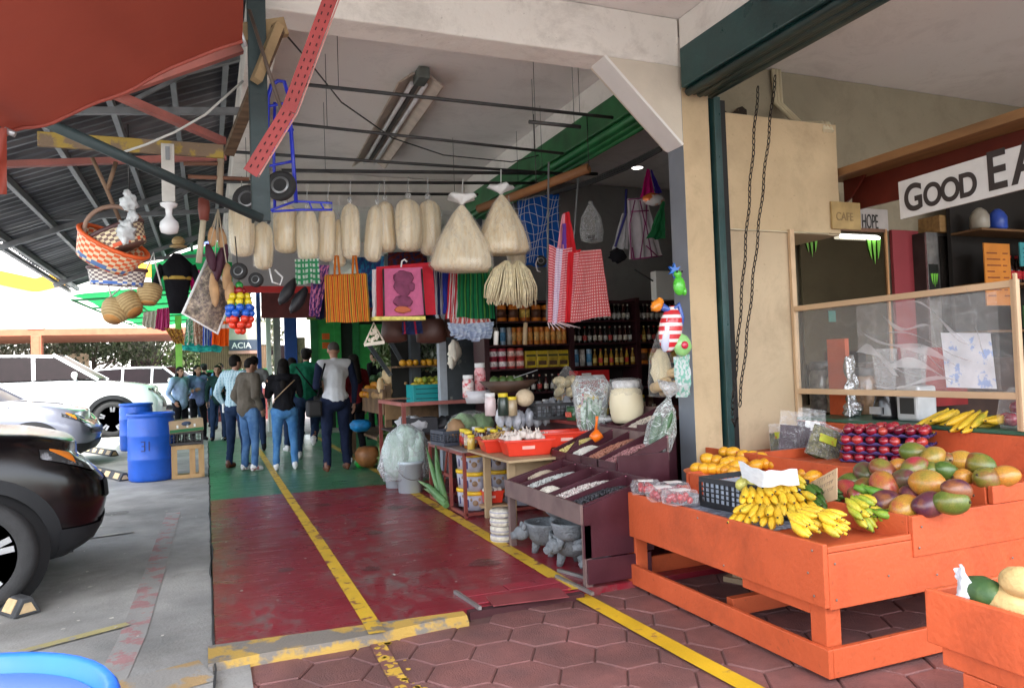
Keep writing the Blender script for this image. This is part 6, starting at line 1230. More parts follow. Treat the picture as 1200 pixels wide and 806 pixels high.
bunch('dark green banana hand in the middle behind the yellow ones',zt(954,590,.56),R_(-90),(5,6,5),mat('banana_dark_green',(.05,.13,.018),.5,var=.3,rand=.2),L=.11,spread=1.3)
bunch('front row of ripe yellow bananas with tips towards the corner',zt(935,619,.54),R_(-65),(8,9),bm_y,L=.105,R=.0195,spread=1.1)
bunch('ripe yellow bananas at the very corner of the stall',zt(962,622,.53),R_(-60),(5,6),bm_y,L=.10,R=.0195,spread=.9)
bunch('half green banana hand right at the inner corner board',zt(1026,606,.53),R_(-55),(6,6),bm_yg,L=.105,spread=1.2)
bunch('turning green banana hand on the right side of the tray',zt(1002,606,.55),R_(-75),(6,7,6),bm_yg,L=.105,spread=1.6)
bunch('bright green bananas on top of the turning hand',zt(1012,588,.60),R_(-40),(4,),bm_g,L=.115,spread=1.0)
bunch('green bananas under the turning hand at the right tray corner',zt(1022,617,.51),R_(-40),(5,4),bm_g,L=.10,spread=1.3)
A,B_,C_=P(820,557,Z=.665),P(893,571,Z=.655),P(947,564,Z=.66)
dv=(B_-A).normalized();w_=(B_-A).length;ctr=A.lerp(B_,.5);nrm_=Vector((-dv.y,dv.x,0));
if nrm_.x<0:nrm_=-nrm_
dp=.34
plastic_crate('fruit_crate','black plastic crate lined with white netting on the front tray of the fruit stall',(ctr.x+nrm_.x*dp/2,ctr.y+nrm_.y*dp/2,.495),math.atan2(dv.y,dv.x),w_,dp,.165,bk,nx=12,nz=4,liner=mat('liner_blue_white',(.50,.56,.66),.6,var=.2,scale=60))
cc=Vector((ctr.x+nrm_.x*dp/2,ctr.y+nrm_.y*dp/2,.66))
for k,(x,y)in enumerate(((874,562),(880,567),(886,566),(869,568))):o=MB().ell((0,0,0),(.034,.032,.034)).build('guava',fruit_mat('guava_green',[(.3,(.40,.42,.08)),(.6,(.52,.50,.12))]));o.location=P(x,y,Z=.655);tag(o,'pale green guava in the black crate under the white paper','guava','guavas in the black crate')
pp=[P(865,540,Z=.78),P(897,552,Z=.75),P(934,549,Z=.76),P(937,568,Z=.68),P(893,571,Z=.68),P(870,560,Z=.70)]
b=MB();b.grid(lambda u,v:pp[0].lerp(pp[1],min(1,u*2)).lerp(pp[2],max(0,u*2-1)).lerp(pp[5].lerp(pp[4],min(1,u*2)).lerp(pp[3],max(0,u*2-1)),v)+Vector((0,0,.012*noise.noise(Vector((u*6,v*5,0))))),20,8)
tag(b.build('paper_sheet',cloth('white_paper',(.72,.76,.80),tl=.3),fixn=False),'crumpled white paper laid over the black fruit crate','paper')
t=thing('price_card','cardboard sign with faint handwriting between the bananas and mangoes','sign',(0,0,0));q=[P(950,565,X=2.9),P(981,548,X=2.86),P(981,585,X=2.86),P(961,591,X=2.88),P(950,578,X=2.9)]
b=MB();b.add(q,[(0,1,2,3,4)]);b.build('card',mat('card_tan',(.55,.40,.25),.8,var=.12,scale=9),t,solid=.004)
b=MB();random.seed(9);ux=(q[1]-q[0]);vz=(q[2]-q[1])
for row in range(3):
 for k in range(7):
  o_=q[0]+ux*(.28+.09*k)+vz*(.02+.22*row+.05)+Vector((-.006,-.006,0));b.bar(o_,o_+vz*rnd(.06,.12)+ux*rnd(-.03,.05),.0025,.001,up=(1,.3,0));b.bar(o_,o_+ux*rnd(.03,.06),.0025,.001,up=(1,.3,0))
b.build('handwriting',mat('faint_ink',(.30,.22,.16),.8),t)
cl=film('clamshell',(.9,.92,.94),.16,.08,.35,20);strw=fruit_mat('strawberry',[(.3,(.42,.01,.015)),(.6,(.30,.008,.02)),(.8,(.16,.005,.02))],.3)
for k,(x,y,lab)in enumerate(((757,573,'clear box of strawberries at the far left corner of the orange stall'),(777,581,'clear box of strawberries second from the stall corner'),(789,575,'clear box of dark berries stacked behind the strawberries'),(797,585,'clear box of berries nearest the black crate'))):
 t=thing('berry_box',lab,'punnet',P(x,y+5,Z=.545),R_(-30+10*k));random.seed(k)
 b=MB();
 for i in range(16):b.ell((rnd(-.055,.055),rnd(-.04,.04),rnd(.015,.045)),(.019,.017,.02),nu=8,nv=6)
 b.build('berries',strw,t);MB().prism([(-.08,0),(.08,0),(.09,.045),(.075,.075),(-.075,.075),(-.09,.045)],-.055,.055).build('box',cl,t,bevel=.006);MB().box(-.045,.045,-.035,.035,.076,.078).build('label',mat('label_paper',(.75,.70,.68),.5,var=.3,scale=30),t)
b=MB();b.grid(lambda u,v:(2.40+.42*u,2.9+1.15*v,.492+.006*noise.noise(Vector((u*5,v*9,0)))),20,30);tag(b.build('newspaper',mat('newsprint',(.28,.32,.40),.7,var=.5,scale=30,col2=(.12,.14,.2),thr=(.45,.55)),fixn=False),'printed newspaper lining the front tray of the orange stall','newspaper')
trm=mat('purple_tray',(.075,.055,.20),.5,var=.2);redf=fruit_mat('red_fruit',[(.3,(.42,.05,.03)),(.45,(.34,.012,.03)),(.6,(.22,.008,.025)),(.8,(.12,.005,.02))],.25,coat=.5)
c0=P(1040,534,Z=.64);ux=Vector((.86,-.50,0)).normalized();
ux=(P(1075,545,Z=.64)-P(985,540,Z=.64));ux.z=0;ux.normalize();uy=Vector((-ux.y,ux.x,0));
if uy.y<0:uy=-uy
base0=P(984,541,Z=.632)
for lv in range(4):
 t=thing('fruit_tray',('lowest purple moulded tray of red fruit resting on the orange stall','second purple tray of red fruit from the bottom','third purple tray of red fruit from the bottom','topmost purple tray with the darkest red fruit piled on it')[lv],'tray',base0+Vector((rnd(-.012,.012),rnd(-.01,.01),.056*lv)),math.atan2(ux.y,ux.x)+rnd(-.04,.04),'stack of purple fruit trays')
 b=MB();b.grid(lambda u,v:(.52*u,.36*v,.008*math.cos(u*14*PI/1)*math.cos(v*10*PI)+(.012 if u in(0,1)or v in(0,1)else 0)),56,20);b.build('tray',trm,t,fixn=False,solid=.003)
 for i in range(7):
  for j in range(5 if lv==3 else 1):
   if lv==3 and(i+j)%5==4:continue
   f=MB();f.ell((0,0,0),(.034,.034,.031),nu=18,nv=12);o=f.build('red_fruit',redf,t,loc=(.038+.074*i+rnd(-.009,.009),.035+.072*j+rnd(-.008,.008),.030+(.012*random.random()if lv==3 else 0)));o.rotation_euler=(rnd(-.9,.9),rnd(-.9,.9),rnd(0,6));q_=rnd(.82,1.1);o.scale=(q_*rnd(.95,1.1),q_,q_)
def pouch(label,px,py,w,h,m,top=.35,Z=.63,lab_m=None,tilt=0,rz=-.5,back=R_(-14)):
 t=thing('food_pouch',label,'bag',P(px,py,Z=Z),rz);t.rotation_euler=(back,tilt,rz)
 def f(u,v):
  x=(u-.5)*w*(1-.08*v);th=.035*math.sin(PI*u)*(1-v)**.6;return x,th,v*h
 b=MB()
 b.grid(lambda u,v:Vector((f(u,v*(1-top))[0],-f(u,v*(1-top))[1]-.002+.005*noise.noise(Vector((u*9,v*9,px))),f(u,v*(1-top))[2])),14,14);b.grid(lambda u,v:Vector((f(u,v*(1-top))[0],f(u,v*(1-top))[1],f(u,v*(1-top))[2])),14,14);b.build('contents',m,t,fixn=False)
 b=MB();b.grid(lambda u,v:Vector((f(u,v)[0]*1.05,-f(u,v)[1]*1.15-.005,f(u,v)[2])),12,14);b.grid(lambda u,v:Vector((f(u,v)[0]*1.05,f(u,v)[1]*1.15+.005,f(u,v)[2])),12,14);b.build('film',cl,t,fixn=False)
 if lab_m:MB().quad((-w*.26,-.046,h*.42),(w*.26,-.046,h*.42),(w*.26,-.032,h*.66),(-w*.26,-.032,h*.66)).build('label',lab_m,t,solid=.001)
 return t
ygl=mat('yellow_green_label',(.55,.60,.05),.5,var=.3,scale=20,col2=(.55,.10,.05),thr=(.55,.62))
herb=mat('dried_herb',(.16,.15,.06),.8,var=.5,scale=50,bump=.8,bscale=90,col2=(.07,.07,.03),thr=(.45,.55));jam=mat('dark_hibiscus',(.035,.015,.03),.5,var=.5,scale=50,bump=.8,bscale=90)
pouch('small bag of seeds with a yellow green label against the cream wall',914,528,.13,.20,herb,lab_m=ygl,Z=.64)
pouch('bag of dark dried flowers with a white sticker',931,531,.22,.30,jam,lab_m=None,tilt=R_(8),Z=.64)
pouch('second clear bag of dark dried goods behind the herb bag',949,525,.20,.29,jam,lab_m=mat('white_sticker',(.7,.7,.7),.5),tilt=R_(10),Z=.66)
pouch('bag of dried green herbs with a round red and yellow label',962,537,.22,.24,herb,lab_m=ygl,tilt=R_(22),top=.1,Z=.63)
t=thing('papaya','dark green papaya nestled in white paper on the second orange stall','papaya',P(1151,694,X=2.06),R_(-30));t.scale=(.86,.86,.86);b=MB();b.lathe([(0,-.075),(.022,-.07),(.045,-.045),(.055,-.005),(.050,.04),(.030,.075),(.010,.088),(0,.09)],n=22,M=rot(R_(90),0,R_(20)));b.build('skin',mat('papaya_green',(.035,.085,.025),.5,var=.3,scale=9,col2=(.07,.12,.03),thr=(.5,.7),bump=.15),t);MB().lathe([(.012,0),(.013,.004),(.006,.008),(0,.008)],n=10,c=(.018,-.070,-.005),M=rot(R_(75),0,R_(20))).build('stem_scar',mat('scar_tan',(.35,.30,.12),.7),t)
for k,(x,y,r,lab)in enumerate(((1184,706,.06,'pale yellow melon at the right edge of the view beside the papaya'),(1196,682,.05,'smaller tan melon behind the pale yellow one at the frame edge'))):
 t=thing('melon',lab,'melon',P(x,y,X=2.08));MB().ell((0,0,0),(r,r*1.1,r*.85),nz=.06,nu=24,nv=16).build('skin',mat('melon_skin',(.52,.36,.15),.7,var=.2,scale=9,bump=.25,bscale=60),t)
b=MB();A4=[P(1117,667,X=2.03),P(1130,660,X=2.03),P(1146,712,X=2.01),P(1121,704,X=2.01)];b.grid(lambda u,v:A4[0].lerp(A4[1],u).lerp(A4[3].lerp(A4[2],u),v)+Vector((.012*math.sin(u*5+v*4),.012*noise.noise(Vector((u*4,v*6,0))),0)),10,14);tag(b.build('tissue_paper',MATS['white_paper'],fixn=False),'torn white paper standing up beside the papaya','paper')
b=MB();A4=[P(1182,670,X=2.12),P(1200,672,X=2.12),P(1212,690,X=2.08),P(1192,690,X=2.06)];b.grid(lambda u,v:A4[0].lerp(A4[1],u).lerp(A4[3].lerp(A4[2],u),v)+Vector((.01*math.sin(u*5),0,0)),8,8);tag(b.build('tissue_paper',MATS['white_paper'],fixn=False),'white paper behind the yellow melon at the frame edge','paper')
t=thing('cardboard_box','flattened cardboard lying on the paving under the orange stall','box',(3.25,3.75,-.031),.4);MB().box(-.3,.3,-.2,.2,0,.03).box(-.28,.1,-.18,.15,.031,.05).build('sheets',card,t)
t=thing('wood_block','weathered wooden block wedged under the stall caster','wood',(2.36,4.12,-.032),.25);MB().box(-.12,.14,-.04,.05,0,.055).build('block',MATS['pale_wood'],t,bevel=.004)
mar=mat('maroon_stand',(.055,.012,.020),.38,var=.25,scale=4,rvar=.08,bump=.08,dirt=.3);marg=mat('worn_stand_edge',(.17,.115,.105),.5,var=.2,scale=6,col2=(.12,.07,.07),thr=(.45,.7))
BS=thing('bean_stand','tiered dark maroon wooden stand with sloping bins of beans','market stall',(2.03,4.0,0))
def bsb(name,*q,m=mar,bevel=.003):return MB().box(q[0]-2.03,q[1]-2.03,q[2]-4.0,q[3]-4.0,q[4],q[5]).build(name,m,BS,bevel=bevel)
Y0,Y1=4.0,5.22
bsb('front_board',2.03,2.05,Y0,Y1,.37,.49,m=marg)
for y in(Y0,Y1-.04):bsb('leg',2.052,2.10,y,y+.04,0,.368,m=marg)
MB().prism([(.021,.17),(.5,.17),(.5,.61),(.48,.61),(.021,.47)],0,.02,'y').build('side_panel',mar,BS);MB().prism([(.021,.36),(.62,.36),(.62,.75),(.48,.61),(.021,.47)],Y1-Y0-.02,Y1-Y0,'y').build('side_panel',mar,BS)
bsb('end_rail',2.06,2.5,3.985,4.0,.02,.165);bsb('lower_shelf',2.40,2.5,Y0+.02,Y1,.14,.16)
for X0_,X1_,z0,z1 in((2.05,2.5,.44,.57),(2.52,2.93,.61,.78),(2.95,3.28,.79,.93)):
 ya,yb=Y0+.02+.40*(X0_>2.5)+.42*(X0_>2.9),Y1+.2*(X0_>2.5)+.35*(X0_>2.9)
 MB().add([(X0_-2.03,ya-4,z0-.02),(X1_-2.03,ya-4,z1-.05),(X1_-2.03,yb-4,z1-.05),(X0_-2.03,yb-4,z0-.02)],[(0,1,2,3)]).build('bin_floor',mar,BS,solid=.012)
 MB().box(X1_-2.03,X1_-2.03+.018,ya-4,yb-4,z1-.14,z1+.035).build('ridge_board',marg if X0_>2.5 else mar,BS,bevel=.003)
 if X0_>2.5:MB().box(X0_-2.03-.0,X0_-2.03+.012,ya-4,yb-4,z0-.06,z0+.045).build('lip_board',mar,BS,bevel=.003)
 n=5 if X0_<2.5 else 4
 for i in range(n+1):
  y=ya+(yb-ya)*i/n-4;MB().add([(X0_-2.03,y,z0-.02),(X1_-2.03,y,z1-.05),(X1_-2.03,y,z1+.03),(X0_-2.03,y,z0+.045)],[(0,1,2,3)]).build('bin_divider',mar,BS,solid=.014)
 for i in range(n+1):
  y=ya+(yb-ya)*(i+.0)/n-4;MB().ell((X1_-2.03+.0,y,z1+.02),(.012,.012,.004)).build('rivet',mat('pink_rivet',(.45,.18,.25),.4),BS)
bsb('back_leg',3.2,3.24,4.86,4.90,0,.8);bsb('side_back',2.53,2.93,Y0+.40,Y0+.418,.1,.70);bsb('side_back',2.95,3.28,Y0+.82,Y0+.838,.1,.86);bsb('under_back',2.53,2.545,Y0+.42,Y1+.2,.0,.60)
def beans(label,nm,X0_,X1_,z0,z1,ya,yb,cols_,fill,seed,sz=.0085):
 """a heap of separate beans lying on the sloping floor of its bin"""
 t=thing(nm,label,'beans',(X0_,(ya+yb)/2,0));random.seed(seed);w=(yb-ya)*.86
 fa,fb_=fill
 def top(u,v):return z0+.010+(z1-z0-.045)*u+.036*(1-abs(2*v-1)**2.5)*math.sin(PI*min(1,max(0,(u-fa)/(fb_-fa+1e-6))))**.5
 b=MB();b.grid(lambda u,v:((X1_-X0_)*(fa+(fb_-fa)*u),(v-.5)*w,top(fa+(fb_-fa)*u,v)-.004),16,10);b.build('heap',mat(nm+'_bed',tuple(c*.55 for c in cols_[0]),.8,var=.5,scale=60),t,fixn=False)
 bs=[MB()for _ in cols_]
 for k in range(520):
  u=fa+(fb_-fa)*random.random();v=random.random();M=Euler((rnd(0,6),rnd(0,6),rnd(0,6))).to_matrix()
  bs[k%len(cols_)].ell(((X1_-X0_)*u,(v-.5)*w,top(u,v)+rnd(0,.004)),(sz,sz*.62,sz*.6),M=M,nu=6,nv=4)
 for b,c in zip(bs,cols_):o=b.build('beans',mat('bean_%s_%d'%(nm,cols_.index(c)),c,.35,var=.2),t,fixn=False);o['kind']='stuff'
 return t
yw=(Y1-Y0-.02)/5
def yb_(i):return Y1-yw*(i+1),Y1-yw*i
for i,(lab,nm,cs,fl)in enumerate((('last few pale beans in the front bin farthest from us','pale_beans',[(.50,.42,.32)],(.35,.75)),('grey white beans filling the second front bin','grey_beans',[(.42,.44,.42),(.55,.56,.54)],(.03,.93)),('a few white beans at the foot of the middle front bin','scattered_beans',[(.62,.58,.5)],(.03,.30)),('speckled white beans in the fourth front bin','speckled_beans',[(.66,.62,.58),(.45,.36,.34)],(.03,.92)),('black beans in the front bin nearest to us','black_beans',[(.014,.014,.018),(.05,.05,.06)],(.03,.9)))):
 a,c=yb_(i);beans(lab,nm,2.05,2.5,.44,.57,a,c,cs,fl,i)
y2=Y1+.2;w2=(y2-Y0-.42)/4
for i,(lab,nm,cs,fl)in enumerate((('yellow split peas in the second tier below the orange scoop','yellow_peas',[(.62,.52,.16),(.70,.62,.28)],(.03,.8)),('white rice left over in the second tier','white_rice',[(.70,.68,.62)],(.03,.5)),('brown red lentils heaped high in the second tier','red_lentils',[(.36,.14,.09),(.46,.21,.14)],(.02,.97)),('pink spotted beans in the second tier nearest to us','pink_beans',[(.42,.20,.20),(.28,.12,.13)],(.03,.9)))):
 beans(lab,nm,2.52,2.93,.61,.78,y2-w2*(i+1),y2-w2*i,cs,fl,10+i)
beans('white corn kernels in the top tier beside the cream jar','white_corn',2.95,3.28,.79,.93,4.86,5.08,[(.68,.62,.52),(.58,.50,.42)],(.03,.95),21)
t=thing('scoop','bright orange plastic scoop standing in the yellow split peas','scoop',P(697,512,X=2.78));sc_m=mat('scoop_orange',(.85,.17,.01),.35,coat=.2);t.rotation_euler=(R_(10),R_(28),0)
MB().lathe([(.0,-.03),(.035,-.028),(.042,.0),(.046,.05),(.043,.05),(.038,0),(0,-.02)],n=20,M=rot(0,R_(25),0)).build('bowl',sc_m,t);MB().tube([(-.015,0,.04),(-.045,0,.11),(-.065,0,.15)],[.012,.010,.013],8).build('handle',sc_m,t)
stone=mat('volcanic_stone',(.20,.22,.235),.85,var=.25,scale=14,bump=.6,bscale=70,col2=(.14,.155,.17),thr=(.4,.65))
def mortar(label,c,R,rz,pig=False,tilt=(0,0),wood=False):
 t=thing('stone_mortar',label,'mortar',c,rz,'stone mortars under the bean stand');t.rotation_euler=(tilt[0],tilt[1],rz)
 hh=R*1.0;MB().lathe([(0,R*.45),(R*.55,R*.48),(R*.82,R*.75),(R*.98,R*1.3),(R*1.0,R*1.42),(R*.86,R*1.42),(R*.78,R*1.15),(R*.5,R*.88),(0,R*.80)],n=30,wob=lambda a,z:.02*math.sin(a*3)).build('bowl',stone,t)
 for k in range(3):a=2*PI*k/3+.5;MB().tube([(R*.45*math.cos(a),R*.45*math.sin(a),R*.62),(R*.62*math.cos(a),R*.62*math.sin(a),0)],[R*.24,R*.13],12).build('leg',stone,t)
 if pig:
  b=MB();b.ell((-R*1.15,0,R*1.0),(R*.36,R*.30,R*.32));b.tube([(-R*1.3,0,R*.96),(-R*1.62,0,R*.90)],[R*.22,R*.15],12)
  for s_ in(-1,1):b.ell((-R*1.08,s_*R*.24,R*1.30),(R*.10,R*.07,R*.16))
  b.build('pig_head',stone,t)
 if wood:MB().tube([(0,0,R*1.1),(R*.15,0,R*1.9)],.022,10).build('pestle',mat('pestle_wood',(.55,.36,.16),.7),t)
 return t
mortar('pig headed stone mortar at the left under the bean stand',(2.20,4.86,0),.16,R_(-10),pig=True)
mortar('upright stone bowl resting on top of the pig headed mortar',(2.30,4.78,.20),.15,R_(40),tilt=(0,R_(-8)))
mortar('pig headed stone mortar in the middle with its snout towards the walkway',(2.22,4.50,0),.155,R_(20),pig=True,wood=True)
mortar('stone mortar behind the middle one with a wooden pestle',(2.36,4.62,.16),.13,R_(0),wood=True)
mortar('stone mortar tipped on its side nearest the walkway corner',(2.11,4.24,.15),.14,R_(60),tilt=(R_(75),0))
mortar('small stone mortar near the front right leg of the stand',(2.15,4.40,.14),.12,R_(150),pig=True)
mortar('stone bowl standing on the lower shelf behind the side panel',(2.40,4.9,.0),.13,R_(0))
t=thing('tortilla_basket','stack of round woven cream baskets on the floor beside the bean stand','baskets',P(584,636,Z=0)+Vector((.06,.05,0)))
crm=mat('cream_basket',(.62,.58,.48),.7,var=.25,scale=30,bump=.5,bscale=50,wave=('Z',9,(.35,.34,.40),.8))
for k in range(4):MB().lathe([(0,0),(.088,0),(.096,.012),(.098,.04),(.092,.055),(0,.058)],n=26,c=(0,0,k*.061),wob=lambda a,z:.02*math.sin(a*22)).build('basket',crm,t)
rrm=mat('red_iron',(.22,.045,.035),.5,var=.25,scale=6,bump=.1)
RK=thing('goods_rack','red iron rack with honey buckets between the bean stand and the glass table','rack',(2.1,6.36,0))
def rk(name,a,b_,w=.028):return MB().bar(a,b_,w,w).build(name,rrm,RK)
for x,y in((0,0),(.72,0),(0,.42),(0,1.1),(.72,1.1)):rk('post',(x,y,0),(x,y,.57))
for z in(.03,.56):
 for a,b_ in(((0,0,z),(.72,0,z)),((0,0,z),(0,1.1,z)),((.72,0,z),(.72,1.1,z)),((0,1.1,z),(.72,1.1,z))):rk('bar',a,b_)
rk('bar',(0,.42,.32),(0,1.1,.32));rk('bar',(0,.72,.03),(0,.5,.56),.016)
MB().box(-.02,.74,-.02,1.12,.577,.592).build('top_board',mat('grey_top',(.20,.17,.16),.6,var=.3),RK)
bw=mat('bucket_label',(.42,.42,.50),.5,var=.15,scale=9);byl=mat('bucket_lid_yellow',(.80,.50,.02),.4,var=.05);bmk=mat('bucket_mark',(.30,.20,.12),.6);bnv=mat('bucket_mark_navy',(.05,.05,.16),.6)
def honey(label,c):
 t=thing('honey_bucket',label,'bucket',c,R_(-15),'yellow lidded buckets');MB().lathe([(.085,0),(.096,.14)],n=26).build('tub',bw,t);MB().lathe([(.099,.135),(.104,.138),(.104,.162),(.098,.168),(0,.166)],n=26).build('lid',byl,t)
 b=MB();b.lathe([(0,0),(.026,0),(.026,.002),(0,.002)],c=(-.01,-.0935,.07),n=14,M=rot(R_(86),0,0));b.ell((-.045,-.083,.10),(.012,.004,.015));b.ell((.028,-.092,.10),(.012,.004,.015));b.build('emblem',bmk,t)
 b=MB();b.box(-.078,-.066,-.062,-.058,.03,.10);b.box(.066,.076,-.068,-.064,.03,.10);b.build('stripe',bnv,t);return t
n_=0
for lv in range(3):
 for(x,y,w)in((2.24,6.49,'left front'),(2.47,6.49,'right front'),(2.70,6.49,'inner'),(2.24,6.72,'second row')):
  honey('yellow lidded bucket, %s column, %s layer of the red rack'%(w,('bottom','middle','top')[lv]),(x,y,.045+.171*lv))
t=thing('aloe_leaves','long green aloe leaves leaning in the side of the red rack','aloe',(2.05,7.0,.05));al=mat('aloe_green',(.10,.22,.08),.5,var=.3,scale=6,col2=(.22,.32,.13),thr=(.5,.7))
for k,(a,c)in enumerate((((.02,-.05,.0),(-.02,.35,.50)),((.04,.0,.05),(.02,.15,.55)),((.0,-.2,.02),(-.10,.42,.16)),((.0,-.22,.0),(-.05,.38,.08)),((.03,-.1,.02),(.0,.1,.42)))):
 a,c=Vector(a),Vector(c);m=a.lerp(c,.5)+Vector((-.02,0,.05));MB().tube([a,a.lerp(m,.6),m,m.lerp(c,.6),c],[.030,.034,.026,.014,.003],8).build('leaf',al,t)
plastic_crate('goods_crate','black mesh crate with brown goods on the red rack',(2.22,7.0,.594),R_(8),.36,.30,.14,mat('crate_slate',(.05,.06,.085),.5),nx=10,nz=4)
o=MB();o.ell((0,0,0),(.09,.08,.09),nz=.3);o=o.build('brown_loaf',mat('piloncillo',(.34,.20,.10),.7,var=.3));o.location=(2.25,7.03,.74);tag(o,'rounded brown sugar cone sticking out of the mesh crate','sugar')
jl=mat('jar_lid_yellow',(.78,.60,.03),.4);jlw=mat('jar_lid_white',(.7,.7,.7),.4);honeyc=mat('honey_amber',(.30,.09,.01),.12,var=.3,coat=.6);jdk=mat('jar_dark',(.05,.012,.01),.12,var=.3,coat=.6);jlab=mat('jar_label',(.62,.55,.42),.6,var=.3,scale=40)
def jar(label,c,r,h,m,lid,lab=None,group='small jars on the red rack'):
 t=thing('jar',label,'jar',c,rnd(0,6),group);MB().lathe([(r*.9,0),(r,.006),(r,h*.70),(r*.8,h*.80),(r*.78,h*.84)],n=16).build('glass',m,t);MB().lathe([(r*.88,h*.83),(r*.9,h*.84),(r*.9,h*.99),(r*.86,h),(0,h)],n=16).build('lid',lid,t)
 if lab:MB().lathe([(r*1.015,h*.18),(r*1.015,h*.6)],n=16).build('label',lab,t)
 return t
random.seed(2)
for k in range(5):
 for j in range(3):
  jar('%s lidded jar in the %s row, %s'%(('yellow','white')[(k+j)%4==3],('front','middle','back')[j],('leftmost','second','middle','fourth','rightmost')[k]),(2.20+.125*k+.02*j,6.52+.13*j,.594),.042,.16+.01*(k%2),(honeyc,jdk)[(k+j)%2],(jl,jlw)[(k+j)%4==3],jlab if(k*2+j)%3==0 else mat('jar_label_red',(.45,.04,.03),.6,var=.3,scale=40))
jar('taller jar of pale honey standing forward at the rack corner',(2.19,6.42,.594),.036,.13,mat('honey_pale',(.62,.42,.08),.2,coat=.5),jl,group=None)
t=thing('lettuce','pair of pale green leafy heads in plastic on the rack behind the jars','lettuce',(2.45,7.15,.70));b=MB();b.ell((-.08,0,.05),(.14,.12,.12),nz=.25,nu=24,nv=16);b.ell((.12,.02,.04),(.12,.11,.13),nz=.25,seed=3,nu=24,nv=16);b.build('heads',mat('lettuce_green',(.20,.33,.15),.5,var=.4,scale=9,bump=.5,bscale=20),t);MB().lathe([(.24,-.08),(.27,.03),(.2,.16),(.05,.2)],n=22,sy=.6,wob=lambda a,z:.1*math.sin(a*5+z*20)).build('film',clear,t,fixn=False)
t=thing('plank_shelf','pale wooden plank shelf carrying the red plastic tubs','shelf',(2.12,5.35,0));MB().box(0,.75,0,.98,.585,.605).build('plank',mat('plank_pale',(.42,.30,.17),.7,var=.25,scale=4),t,bevel=.003)
for x,y in((.10,.25),(.13,.9),(.7,.05),(.7,.9)):MB().box(x,x+.06,y,y+.05,0,.584).build('leg',MATS['plank_pale'],t,bevel=.003)
MB().box(.16,.5,.27,.30,.40,.58).build('side_slat',MATS['plank_pale'],t)
redt=mat('red_tub',(.72,.045,.02),.35,var=.08,coat=.3)
def tub(label,c,w,d,h,rz,fill=None,group='red plastic tubs'):
 t=thing('plastic_tub',label,'tub',c,rz,group);b=MB();q=.84
 def ring(s,z):return[(-w/2*s,-d/2*s,z),(w/2*s,-d/2*s,z),(w/2*s,d/2*s,z),(-w/2*s,d/2*s,z)]
 vs=ring(q,0)+ring(1,h)+ring(1.06,h)+ring(1.06,h-.015)+ring(.97,h)+ring(.82,.01)
 fs=[(0,1,2,3)[::-1]]+[(i,(i+1)%4,4+(i+1)%4,4+i)for i in range(4)]+[(12+i,12+(i+1)%4,8+(i+1)%4,8+i)for i in range(4)]+[(8+i,8+(i+1)%4,16+(i+1)%4,16+i)for i in range(4)]+[(16+i,16+(i+1)%4,20+(i+1)%4,20+i)for i in range(4)]+[(20,21,22,23)]
 b.add(vs,fs);b.build('tub',redt,t,bevel=.006);MB().box(-w*.16,w*.1,-d/2*.93-.004,-d/2*.93,h*.42,h*.62).build('print',mat('tub_print',(.80,.45,.38),.5),t);return t
tb1=tub('red plastic tub heaped with small tan nuts, leftmost on the plank',(2.36,6.02,.607),.44,.30,.115,R_(-8));tb2=tub('red plastic tub full of garlic heads in the middle of the plank',(2.40,5.66,.607),.40,.28,.13,R_(-8));tb3=tub('empty wide red plastic tub at the right behind the beans',(2.72,5.62,.66),.40,.30,.12,R_(-8))
random.seed(4);b=MB()
for k in range(330):u,v=rnd(-1,1),rnd(-1,1);b.ell((u*.19,v*.12,.105+.05*(1-u*u)*(1-v*v)+rnd(0,.006)),(.011,.008,.008),M=rot(rnd(0,6),rnd(0,6),0),nu=6,nv=4)
o=b.build('nuts',mat('tan_nuts',(.50,.32,.12),.6,var=.3,scale=30),None,fixn=False);o.location=(2.36,6.02,.607);o.rotation_euler[2]=R_(-8);tag(o,'heap of small tan nuts in the leftmost red tub','nuts',kind='stuff')
garl=mat('garlic_white',(.72,.64,.58),.6,var=.15,scale=9,col2=(.55,.42,.42),thr=(.5,.7))
gb=MB();gb.lathe([(0,-.028),(.02,-.026),(.032,-.008),(.030,.010),(.014,.024),(.006,.036),(.004,.055),(0,.056)],n=16,wob=lambda a,z:.10*abs(math.sin(a*4)));g0=gb.build('garlic',garl);g0.location=(2.26,5.6,.75)
tag(g0,'garlic head in the red tub on the wooden plank','garlic','garlic heads in the red tub')
for k in range(34):
 u,v=(k%8)/7*2-1,(k//8)/4*2-1;g=g0.copy();COL.objects.link(g);g.location=(2.40+u*.155+rnd(-.01,.01),5.66+v*.10-u*.02+rnd(-.01,.01),.735+.035*(1-u*u)+rnd(-.01,.015));g.rotation_euler=(rnd(-1,1),rnd(-1,1),rnd(0,6))
t=tub('small red basket of white eggs hanging off the rack side',P(577,588,X=2.35),.19,.14,.11,R_(-10),group=None)
eg=MB();eg.ell((0,0,0),(.024,.024,.03));e0=eg.build('egg',mat('egg_white',(.72,.66,.60),.5));e0.location=t.location+Vector((-.06,0,.105));tag(e0,'white egg in the small red basket','egg','eggs in the small red basket')
for k in range(7):g=e0.copy();COL.objects.link(g);g.location=t.location+Vector((-.06+.04*(k%4),-.03+.05*(k//4),.108));g.rotation_euler=(rnd(0,1),rnd(0,1),0)
MB().box(-.12,.12,-.10,.08,-.03,-.012).build('shelf_board',MATS['plank_pale'],t)
